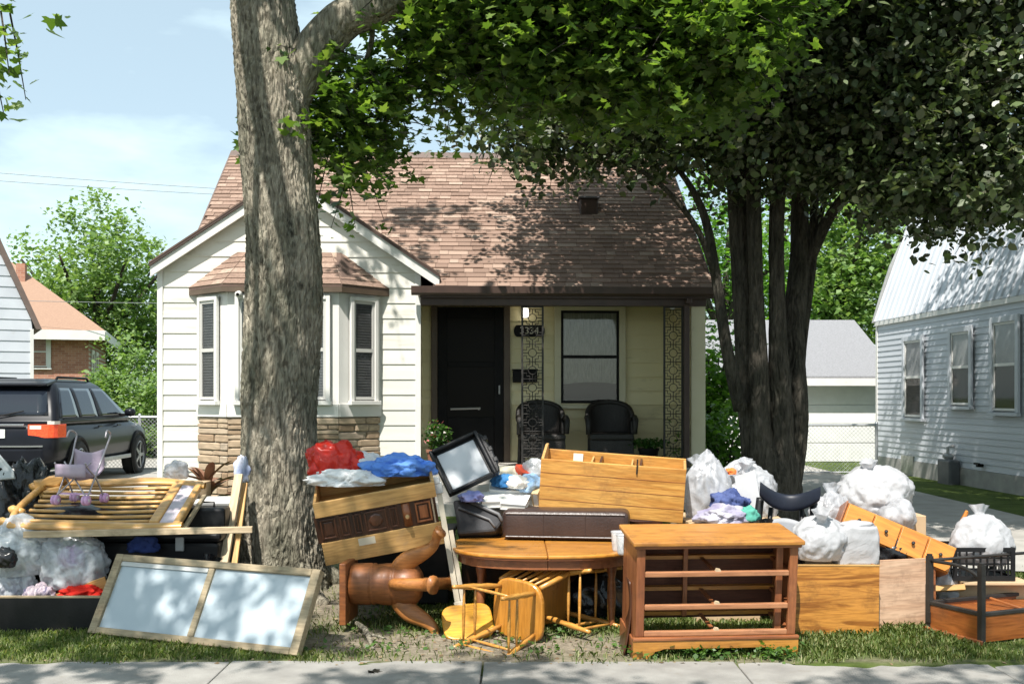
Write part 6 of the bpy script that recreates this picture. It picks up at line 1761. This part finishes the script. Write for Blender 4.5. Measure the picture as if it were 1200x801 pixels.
for k in (.40, .68): obj('runner', MB().bb(w * k, w * k + .015, .022, D - .022, h - .03, h - .012), W_dark, t)
obj('metal_clip', MB().tube([(w * .665, -.006, h - .06), (w * .665, -.006, h + .05)], .006, 6), M_iron, t)

# dresser without drawers
t = thing('dresser', 'red-brown dresser frame with all its drawers missing', 'dresser')
A, B = at(744, 774, 6.52), at(931, 770, 6.60)
A.z = gz(A.x, A.y) - .005; B.z = gz(B.x, B.y) - .005
frame_at(t, A, B - A, (0, -.11, 1))
w = (B - A).length; H = .735; D = .44
W_dtop = wood('dresser_top', (.36, .14, .025), (.56, .26, .055), 'X', rough=.4, coat=.2, wear=(.12, .05, .02))
obj('top', MB().bb(-.03, w + .03, -.035, D + .02, H - .028, H), W_dtop, t, bevel=.007)
obj('top_moulding', MB().bb(-.015, w + .015, -.02, D + .01, H - .046, H - .0285), W_red, t, bevel=.004)
ST = .052
for x0, x1 in ((0, ST), (w - ST, w)): obj('stile', MB().bb(x0, x1, 0, .03, .14, H - .047), W_redz, t, bevel=.004)
obj('stile', MB().bb(w - ST - .062, w - ST - .022, .06, .08, .15, H - .047), W_redz, t)
obj('side_panel', MB().bb(.0, .014, .031, D, .10, H - .047), W_redz, t)
obj('side_panel', MB().bb(w - .014, w, .031, D, .10, H - .047), W_redz, t)
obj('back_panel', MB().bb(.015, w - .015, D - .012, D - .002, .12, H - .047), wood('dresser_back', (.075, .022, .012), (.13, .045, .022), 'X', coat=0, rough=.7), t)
zr_ = [.51, .305, .14]
for z in zr_: obj('front_rail', MB().bb(ST + .001, w - ST - .001, -.002, .028, z, z + .032), wood('rail_wood', (.30, .12, .05), (.46, .22, .11), 'X', wear=(.2, .08, .04)), t, bevel=.005)
for z in zr_: obj('rear_rail', MB().bb(.015, w - .015, D - .06, D - .013, z + .01, z + .034), W_oak, t)
for z in zr_: obj('runner', MB().bb(.015, .05, .03, D - .061, z + .004, z + .024), W_red, t)
for z in zr_: obj('runner', MB().bb(w - .05, w - .015, .03, D - .061, z + .004, z + .024), W_red, t)
obj('divider', MB().bb(w * .375, w * .375 + .03, D - .085, D - .062, .15, H - .047), W_redz, t, bevel=.003)
for i, z in enumerate(zr_):
    obj('drawer_guide', MB().bb(w * .5 - .012, w * .5 + .012, .029, D - .062, z + .012, z + .022), W_red, t)
    obj('guide_stop', MB().prism([(0, 0), (.035, 0), (.03, .012), (.008, .016)], .002, .03, M=Matrix.Translation((w * .5 - .012, .0, z + .031))), W_raw, t)
# plinth with scrolled bracket feet
def plinth(L):
    pts = [(0, 0), (.085, 0), (.10, .022), (.125, .03), (.135, .05), (.165, .056), (.19, .066)]
    pts += [(L - x, z) for x, z in pts[::-1]]
    return pts + [(L, .118), (0, .118)]
obj('plinth', MB().prism(plinth(w + .03), 0, .025, M=Matrix.Translation((-.015, -.02, 0))), W_oak, t, bevel=.003)
obj('plinth_moulding', MB().bb(-.018, w + .018, -.026, .006, .1185, .139), W_red, t, bevel=.005)
for x in (-.015, w + .003): obj('side_plinth', MB().bb(x, x + .012, .006, D, .0, .118), W_red, t)
# peeled strip of veneer beside the dresser
t = thing('peeled_veneer', 'curled dark strip of veneer hanging beside the dresser', 'veneer')
p = at(737, 772, 6.62); t.location = (p.x, p.y, gz(p.x, p.y))
obj('strip', MB().grid(lambda u, v_: (-.03 + .045 * math.sin(v_ * 2.2), u * .3, .46 * v_), 6, 16), W_dark, t, smooth=True, solid=.008)

# ---------------------------------------------------------------- right half of the pile
G_ = 'sacks behind the dresser'
sack('refuse_sack', 'tall pale plastic sack standing against the pine cabinet', 'bag', 830, 582, 8.2, 56, 84, 91, M_bagg, amp=.16, pinch=.3, fold=1.5)
sack('refuse_sack', 'pale plastic sack with an orange scrap on top behind the dresser', 'bag', 872, 582, 8.5, 72, 74, 92, M_bagg, amp=.2, pinch=.2, fold=1.7)
sack('cloth_heap', 'orange scrap of cloth on a pale plastic sack', 'clothes', 856, 553, 8.35, 12, 9, 93, cloth('orange_cloth', (.75, .18, .05)), amp=.25, lev=3)
sack('cloth_heap', 'dark blue clothes between the pale sacks behind the dresser', 'clothes', 856, 592, 8.0, 44, 34, 94, cloth('navy_cloth', (.03, .045, .13), (.10, .13, .28)), amp=.3, lev=4)
sack('cloth_heap', 'mauve and white clothes just behind the dresser top', 'clothes', 850, 606, 7.7, 60, 26, 95, cloth('mauve_white', (.20, .18, .27), (.50, .49, .53)), amp=.3, lev=4)
sack('cloth_heap', 'green scrap of cloth just behind the dresser top', 'clothes', 878, 604, 7.62, 20, 22, 96, cloth('green_cloth', (.08, .28, .22)), amp=.3, lev=3)
t = thing('grey_board', 'grey flat panel leaning among the pale sacks', 'panel')
w, h = quadframe(t, at(868, 604, 8.0), at(888, 598, 7.9), at(850, 572, 8.15))
obj('panel', MB().bb(0, w + .03, 0, .015, 0, h + .05), mat('grey_board_paint', (.42, .42, .43), (.5, .5, .5), rough=.6), t, bevel=.004)

# black desk chair
t = thing('desk_chair', 'black desk chair with winged headrest lying behind the dresser', 'chair', (at(917, 640, 7.75).x, 7.75, .32), (R(-6), R(4), R(-8)))
obj('headrest', MB().grid(lambda u, v_: ((u - .5) * .42, -.02 - .13 * (abs(u - .5) * 2) ** 2 + .026 * math.cos(v_ * 2 * math.pi), .51 + .085 * (abs(u - .5) * 2) ** 2 + (.062 - .012 * (abs(u - .5) * 2) ** 4) * math.copysign(abs(math.sin(v_ * 2 * math.pi)) ** .6, math.sin(v_ * 2 * math.pi))), 22, 20), mat('navy_vinyl', (.008, .010, .018), (.016, .02, .034), rough=.45, spec=.35), t, smooth=True)
for sx in (-1, 1):
    obj('side_frame', MB().tube(spline([(sx * .19, 0, .53), (sx * .20, -.03, .36), (sx * .19, -.04, .18), (sx * .17, -.02, -.12)], 14), .03, 10), M_blkpl, t, smooth=True)
    obj('strut', MB().tube([(sx * .11, .0, .47), (sx * .12, -.01, .15)], .018, 8), M_blkpl, t, smooth=True)
obj('back_pad', MB().grid(lambda u, v_: ((u - .5) * .26, -.01 + .03 * math.sin(u * math.pi), .12 + .25 * v_ + .03 * math.sin(u * math.pi) * v_), 10, 8), mat('grey_mesh', (.26, .27, .29), (.34, .35, .37), rough=.6), t, smooth=True, solid=.03)
obj('seat', MB().bb(-.2, .2, -.05, .3, -.05, .08), M_blkpl, t, bevel=.04, seg=3)
obj('column', MB().tube([(0, .12, -.04), (0, .12, -.26)], .035, 10), M_blkpl, t)

# wooden box and faded board in front
t = thing('wooden_box', 'square-edged wooden box with bold grain standing on the grass', 'box')
A = at(929, 738, 7.12); B = at(1030, 735, 7.16); A.z = gz(A.x, A.y) - .01; B.z = gz(B.x, B.y) - .01
frame_at(t, A, B - A, (0, 0, 1)); w = (B - A).length; h = .465; D = .34
obj('front_board', MB().bb(0, w, 0, .018, 0, h), W_grain, t, bevel=.003)
obj('back_board', MB().bb(0, w, D, D + .018, 0, h), W_grain, t)
for x in (0, w - .016): obj('side_board', MB().bb(x, x + .016, .0181, D - .0001, 0, h), W_grain, t)
obj('top_edge', MB().bb(-.002, w + .002, -.003, .02, h + .0005, h + .008), W_light, t)
obj('bottom', MB().bb(.017, w - .017, .019, D - .001, .01, .026), W_grain, t)
obj('packed_paper', MB().bb(.017, w - .017, .019, D - .001, .03, h - .02), MATS['cardboard'], t)
t = thing('faded_board', 'faded pinkish wooden board standing beside the bold-grained box', 'board')
A = at(1029, 733, 7.30); B = at(1096, 728, 7.44); A.z = gz(A.x, A.y) - .01; B.z = gz(B.x, B.y) - .01
frame_at(t, A, B - A, (0, .03, 1)); w = (B - A).length
obj('panel', MB().bb(.003, w, 0, .018, 0, .475), W_pink, t, bevel=.003)
obj('edge_strip', MB().bb(w - .05, w - .001, -.012, -.001, .0, .46), W_red, t)
sack('refuse_sack', 'round white plastic sack on the bold-grained box', 'bag', 962, 634, 7.32, 62, 58, 101, M_bagw, amp=.14, fold=1.6)
t = thing('white_sack', 'square white plastic sack standing on the bold-grained box', 'bag')
c = at(1003, 637, 7.34)
mbx = MB()
def wf(u, v_):
    a = 2 * math.pi * u; c_, s_ = math.cos(a), math.sin(a); e = .35
    k = 1 - .16 * v_ ** 4
    return (.15 * math.copysign(abs(c_) ** e, c_) * k + .012 * mn.noise(Vector((c_ * 2, s_ * 2, v_ * 4))), .09 * math.copysign(abs(s_) ** e, s_) * k + .012 * mn.noise(Vector((c_ * 2, s_ * 2 + 9, v_ * 4))), -.13 + .26 * v_ + .015 * mn.noise(Vector((c_ * 3, s_ * 3, 4))))
mbx.grid(wf, 40, 14, close_u=True)
mbx.f.append(tuple(range(40))); mbx.f.append(tuple(14 * 40 + k for k in range(40)))
t.location = c; t.rotation_euler = (R(4), 0, R(6))
obj('body', mbx, M_bagw, t, smooth=True)
obj('folded_top', lump((.12, .06, .03), 7, .2, 2.0, 3), M_bagw, t, smooth=True).location = (0, .01, .13)
sack('refuse_sack', 'white plastic sack tucked between dresser and bold-grained box', 'bag', 922, 662, 7.0, 22, 44, 102, M_bagw, amp=.15, lev=4, d=.2)
sack('refuse_sack', 'greyish white sack under the sloping drawer unit', 'bag', 974, 606, 7.85, 46, 56, 103, M_bagg, amp=.2)
sack('refuse_sack', 'huge bright white plastic sack behind the sloping drawer unit', 'bag', 1022, 580, 8.3, 88, 64, 104, M_bagw, amp=.15, fold=1.4, d=.6)
sack('refuse_sack', 'small grey-white sack below the huge white one', 'bag', 1052, 606, 8.0, 40, 40, 105, M_bagg, amp=.22, lev=4)
sack('refuse_sack', 'black sack glimpsed under the sloping drawer unit', 'bag', 1046, 648, 7.6, 56, 46, 106, M_bagk, amp=.25, lev=4)
sack('refuse_sack', 'black sack lying between the dresser and the desk chair', 'bag', 905, 655, 7.45, 60, 70, 107, M_bagk, amp=.25, lev=4, d=.4)

# cartons and sacks that carry the upper layers
def carton(lab, x0, x1, y0, y1, top):
    t = thing('cardboard_carton', lab, 'carton', ((x0 + x1) / 2, (y0 + y1) / 2, gz((x0 + x1) / 2, (y0 + y1) / 2) - .01), (0, 0, R(rnd.uniform(-2, 2))))
    w_, d_ = (x1 - x0) / 2, (y1 - y0) / 2; h_ = top - t.location.z
    obj('carton', MB().bb(-w_, w_, -d_, d_, 0, h_), MATS['cardboard'], t, bevel=.006)
    obj('tape', MB().bb(-w_ - .001, w_ + .001, -.03, .03, h_ - .06, h_ + .001), mat('parcel_tape', (.42, .30, .16), rough=.3), t)
carton('brown carton behind the dresser under the mauve and blue clothes', 1.28, 1.74, 7.50, 8.08, .69)
carton('brown carton under the two pale sacks behind the dresser', 1.30, 2.10, 8.12, 8.72, .66)
carton('brown carton under the huge bright white sack', 2.50, 3.12, 8.02, 8.60, .71)
carton('brown carton under the greyish white sack by the drawer unit', 2.18, 2.49, 7.62, 8.02, .62)
carton('brown carton under the black sack by the drawer unit', 2.50, 2.98, 7.56, 7.98, .43)
sack('refuse_sack', 'black sack behind the glazed frame', 'bag', 235, 692, 7.42, 190, 60, 141, M_bagk, amp=.18, lev=4, d=.30)
sack('cloth_heap', 'dark clothes filling the bottom of the low black tub', 'clothes', 55, 706, 7.52, 140, 46, 142, cloth('dark_clothes', (.03, .03, .04), (.10, .09, .11)), amp=.2, d=.26)
# sloping unit of four small drawers
t = thing('drawer_unit', 'long unit of four small orange wood drawers lying on a slope', 'drawers')
A, B, C_ = at(985, 618, 7.52), at(1112, 672, 7.40), at(992, 583, 7.58)
w, h = quadframe(t, A, B, C_)
h = .20; D = .26
W_or = wood('orange_pine', (.48, .16, .018), (.60, .235, .035), 'X', s=.8, wear=(.36, .13, .03))
obj('case', MB().bb(-.01, w, .02, D, 0, h), W_or, t, bevel=.004)
obj('end_cap', MB().bb(-.022, -.0101, .0, D, -.006, h + .006), W_red, t, bevel=.003)
for k in range(4):
    dd = obj('drawer', MB().bb(w * k / 4 + .004, w * (k + 1) / 4 - .008, 0, .0195, .008, h - .008), W_or, t, bevel=.004)
    xc = w * (k + .5) / 4
    obj('knob', MB().lathe([(.005, 0), (.005, .012), (.013, .016), (.012, .026), (0, .029)], (0, 0, 0), 10, Matrix.Translation((xc, 0, h * .5)) @ Matrix.Rotation(R(90), 4, 'X')), M_iron, dd, smooth=True)

# crate with sack, and the low railed bed
t = thing('plastic_crate', 'black lattice plastic crate behind the railed bed frame', 'crate')
A, B = at(1117, 684, 7.55), at(1190, 680, 7.55)
A.z = .30; B.z = .30
frame_at(t, A, B - A, (0, 0, 1)); w = (B - A).length; h = .235; D = .34
for y in (0, D):
    side = MB()
    side.bb(0, w, y, y + .012, 0, .035).bb(0, w, y, y + .012, h - .03, h).bb(0, .03, y + .0001, y + .0119, .0351, h - .0301).bb(w - .03, w, y + .0001, y + .0119, .0351, h - .0301)
    for k in range(1, 9): side.bb(w * k / 9 - .006, w * k / 9 + .006, y + .002, y + .010, .0352, h - .0302)
    for k in (1, 2, 3): side.bb(.0301, w - .0301, y + .0005, y + .0019, .035 + (h - .065) * k / 4 - .006, .035 + (h - .065) * k / 4 + .006)
    obj('lattice_side', side, M_blkpl, t)
for x in (0, w - .012):
    side = MB().bb(x, x + .012, .0125, D - .0005, 0, .035).bb(x, x + .012, .0125, D - .0005, h - .03, h)
    for k in range(1, 7): side.bb(x + .002, x + .010, D * k / 7 - .006, D * k / 7 + .006, .0352, h - .0302)
    obj('lattice_side', side, M_blkpl, t)
obj('bottom', MB().bb(.013, w - .013, .013, D - .001, .005, .02), M_blkpl, t)
sack('refuse_sack', 'white plastic sack bulging out of the black lattice crate', 'bag', 1150, 636, 7.72, 70, 66, 111, M_bagw, amp=.14, fold=1.6, d=.32)
t = thing('storage_carton', 'plain carton on the grass holding up the lattice crate', 'carton', (at(1153, 700, 7.72).x, 7.74, gz(3.4, 7.7)))
obj('carton', MB().bb(-.24, .24, -.16, .2, 0, .262), MATS['cardboard'], t, bevel=.006)
obj('flap', MB().bb(-.24, .24, -.26, -.161, .245, .258), MATS['cardboard'], t)
sack('cloth_heap', 'white cloth and dark shoe-like bundle beside the crate', 'clothes', 1107, 690, 7.62, 30, 46, 112, M_bagw, amp=.22, lev=4)
plank('leaning_board', 'tan wooden strip lying between the drawer unit and the crate', at(1090, 690, 7.55), at(1130, 688, 7.5), .04, .10, W_light, (0, -1, .3))
t = thing('twig_piece', 'orange wood stick propped behind the crate', 'stick')
frame_at(t, at(1096, 668, 7.85), at(1138, 590, 8.0) - at(1096, 668, 7.85), (0, -1, 0))
obj('stick', MB().bb(0, .52, -.012, .012, -.012, .012), W_or, t, bevel=.004)
obj('knob_end', MB().lathe([(0, -.02), (.016, 0), (0, .02)], (.52, 0, 0), 8), W_or, t)

t = thing('railed_bed', 'low orange wood pet bed with black metal corner posts and rails', 'bed frame')
P0 = at(1150, 757, 6.86); P1 = at(1077, 728, 7.25)
P0.z = gz(P0.x, P0.y) - .005; P1.z = gz(P1.x, P1.y)
yd = (P1 - P0); D = yd.length
xd = Vector((yd.y, -yd.x, 0)).normalized(); xd.rotate(Matrix.Rotation(R(-10), 3, 'Z'))
frame_at(t, P0, xd, (0, 0, 1))
Wd = 1.15; h = .185
W_bed = wood('bed_orange', (.20, .055, .012), (.36, .12, .028), 'X', rough=.35, coat=.3, wear=(.14, .05, .015))
W_bedy = wood('bed_orange_side', (.19, .05, .012), (.35, .115, .028), 'Y', rough=.35, coat=.3, wear=(.14, .05, .015))
obj('front_board', MB().bb(.0, Wd, 0, .02, .02, h), W_bed, t)
obj('side_board', MB().bb(0, .02, .0201, D, .02, h), W_bedy, t)
obj('back_board', MB().bb(.0201, Wd, D - .02, D, .02, h), W_bed, t)
obj('foot_moulding', MB().bb(-.022, -.001, -.02, D + .02, .0, .035), W_red, t, bevel=.005)
for k in range(9):
    x0 = .03 + (Wd - .06) * k / 9
    obj('deck_slat', MB().bb(x0, x0 + (Wd - .06) / 9 - .012, .0205, D - .0205, h - .035, h - .018), W_bedy, t, bevel=.003)
B_ = .034
obj('rim_bar', MB().bb(-.006, .03, .0, D, h + .001, h + .026), M_iron, t, bevel=.004)
obj('rim_bar', MB().bb(.031, Wd, -.006, .028, h + .001, h + .026), M_iron, t, bevel=.004)
obj('rim_bar', MB().bb(.031, Wd, D - .028, D + .006, h + .001, h + .026), M_iron, t, bevel=.004)
PH = h + .33
for x, y in ((.01, .008), (.01, D - .01), (Wd, .008), (Wd, D - .01)):
    obj('corner_post', MB().bb(x - .018, x + .018, y - .018, y + .018, .0, PH).bb(x - .013, x + .013, y - .013, y + .013, PH, PH + .015), M_iron, t)
obj('top_rail', MB().tube(spline([(.01, .02, PH - .13), (.01, .05, PH - .07), (.01, .2, PH - .03), (.01, D - .03, PH - .03)], 14), .012, 8), M_iron, t, smooth=True)
obj('top_rail', MB().tube([(.02, D - .01, PH - .03), (Wd, D - .01, PH - .03)], .011, 8), M_iron, t)
obj('hinge', MB().box((-.008, D * .96, h * .55), (.012, .03, .07)), M_iron, t)
plank('loose_strip', 'thin orange wood strip lying on the railed bed deck', at(1160, 700, 7.35), at(1225, 722, 7.1), .02, .015, W_bed)
# ---------------------------------------------------------------- grass, weeds, litter
g = np.random.default_rng(9)
def blades(name, N, xr, yr, length, m, keep, seed):
    g = np.random.default_rng(seed)
    x = g.uniform(*xr, N); y = g.uniform(*yr, N)
    k = np.array([keep(a, b) for a, b in zip(x, y)]); sel = g.random(N) < k
    x, y = x[sel], y[sel]; n = len(x)
    z = np.array([gz(a, b) for a, b in zip(x, y)]) - .004
    L = length * g.uniform(.45, 1.25, n) * (.75 + .5 * np.array([mn.noise(Vector((a * 1.7, b * 1.7, 9))) for a, b in zip(x, y)]))
    an = g.uniform(0, 2 * np.pi, n); ln = g.uniform(.1, .8, n); wd = g.uniform(.0022, .0042, n)
    d = np.stack([np.cos(an), np.sin(an), np.zeros(n)], 1); sd = np.stack([-np.sin(an), np.cos(an), np.zeros(n)], 1)
    b0 = np.stack([x, y, z], 1)
    mid = b0 + d * (L * ln * .35)[:, None] + np.array((0, 0, 1)) * (L * .6)[:, None]
    tip = b0 + d * (L * ln)[:, None] + np.array((0, 0, 1)) * (L * (1 - .25 * ln))[:, None]
    V = np.stack([b0 - sd * wd[:, None], b0 + sd * wd[:, None], mid + sd * (wd * .8)[:, None], tip, mid - sd * (wd * .8)[:, None]], 1)
    me = bpy.data.meshes.new(name)
    me.vertices.add(n * 5); me.vertices.foreach_set('co', V.reshape(-1).astype(np.float32))
    me.loops.add(n * 5); me.loops.foreach_set('vertex_index', np.arange(n * 5, dtype=np.int32))
    me.polygons.add(n); me.polygons.foreach_set('loop_start', np.arange(0, n * 5, 5, dtype=np.int32)); me.polygons.foreach_set('loop_total', np.full(n, 5, dtype=np.int32))
    me.update(calc_edges=True); me.materials.append(m)
    o = bpy.data.objects.new(name, me); COL.objects.link(o)
    return o
M_grass = leafmat('grass_blade', [(.07, .11, .025), (.12, .18, .04), (.19, .24, .07), (.32, .30, .15)], rough=.55, trans=.35, tcol=(1.7, 1.8, .8))
def keep_g(x, y):
    b_ = bare(x, y)
    e = max(0.0, min(1.0, 1 - (6.50 - y) / .10 + 1.6 * mn.noise(Vector((x * 3, 2.0, 7)))))
    return max(0.06, (1 - b_ * 1.15)) * e
tag(blades('grass', 150000, (-4.2, 5.6), (6.38, 9.2), .058, M_grass, keep_g, 3), 'short sunlit grass of the lawn around the pile', 'grass', kind='stuff')
# broad-leaved weeds under the dresser and by the pavement
M_weed = leafmat('weed_leaf', [(.03, .075, .014), (.06, .13, .025), (.10, .18, .04)], rough=.5, trans=.35)
Pw = []
for k in range(46):
    x = g.uniform(.78, 1.75); y = g.uniform(6.50, 6.78)
    Pw.append(np.array((x, y, gz(x, y) + .035)) + g.normal(size=(26, 3)) * np.array((.05, .04, .022)))
for k in range(22):
    x = g.uniform(-1.4, .7); y = g.uniform(6.62, 7.6)
    Pw.append(np.array((x, y, gz(x, y) + .02)) + g.normal(size=(16, 3)) * np.array((.06, .05, .014)))
Pw = np.concatenate(Pw); Pw[:, 2] = np.maximum(Pw[:, 2], .012)
tag(leaf_object('weeds', Pw, .04 * g.uniform(.5, 1.3, len(Pw)), g, M_weed, None, LEAF_DIA, .5, .1), 'low broad-leaved weeds growing under the dresser and in bare soil', 'weeds', kind='stuff')
M_lit = leafmat('dry_leaf', [(.10, .06, .03), (.22, .15, .08), (.34, .27, .17)], rough=.8, trans=.15, tcol=(1, 1, 1))
n = 900
x = g.normal(-.6, 1.2, n); y = g.uniform(6.35, 8.2, n)
Pl = np.stack([x, y, np.array([max(gz(a, b), 0.0) if b > 6.45 else 0.0 for a, b in zip(x, y)]) + .008], 1)
tag(leaf_object('leaf_litter', Pl, .026 * g.uniform(.4, 1.5, n), g, M_lit, None, LEAF_DIA, 2.0, 0), 'dry leaf bits and chips scattered on the bare soil', 'litter', kind='stuff')
# fallen stick by the table pedestal, leaf scrap on the pavement
t = thing('fallen_stick', 'forked grey stick lying on the bare soil before the pedestal', 'stick')
p0, p1 = at(418, 712, 7.25), at(437, 762, 6.72)
p0.z = gz(p0.x, p0.y) + .05; p1.z = gz(p1.x, p1.y) + .012
obj('stick', MB().tube(spline([p0, p0.lerp(p1, .4) + Vector((.02, 0, .012)), p1], 10), lerps([.016, .02, .011], 10), 8), M_bark, t, smooth=True)
q = p0.lerp(p1, .45)
obj('fork', MB().tube([q, q + Vector((.09, -.10, .015)), q + Vector((.17, -.14, .0))], [.011, .009, .004], 7), M_bark, t, smooth=True)
t = thing('leaf_scrap', 'small crumpled dark leaf lying on the pavement', 'leaf', (at(438, 789, 6.17).x, 6.17, .002), (0, 0, .4))
obj('blade', MB().grid(lambda u, v_: ((u - .5) * .07, (v_ - .5) * .05 * math.sin(math.pi * u), .012 + .012 * math.sin(u * 7 + v_ * 3)), 10, 4), M_bark2, t, smooth=True)
obj('stalk', MB().tube([(.03, 0, .01), (.06, .01, .004)], .002, 5), M_bark2, t)
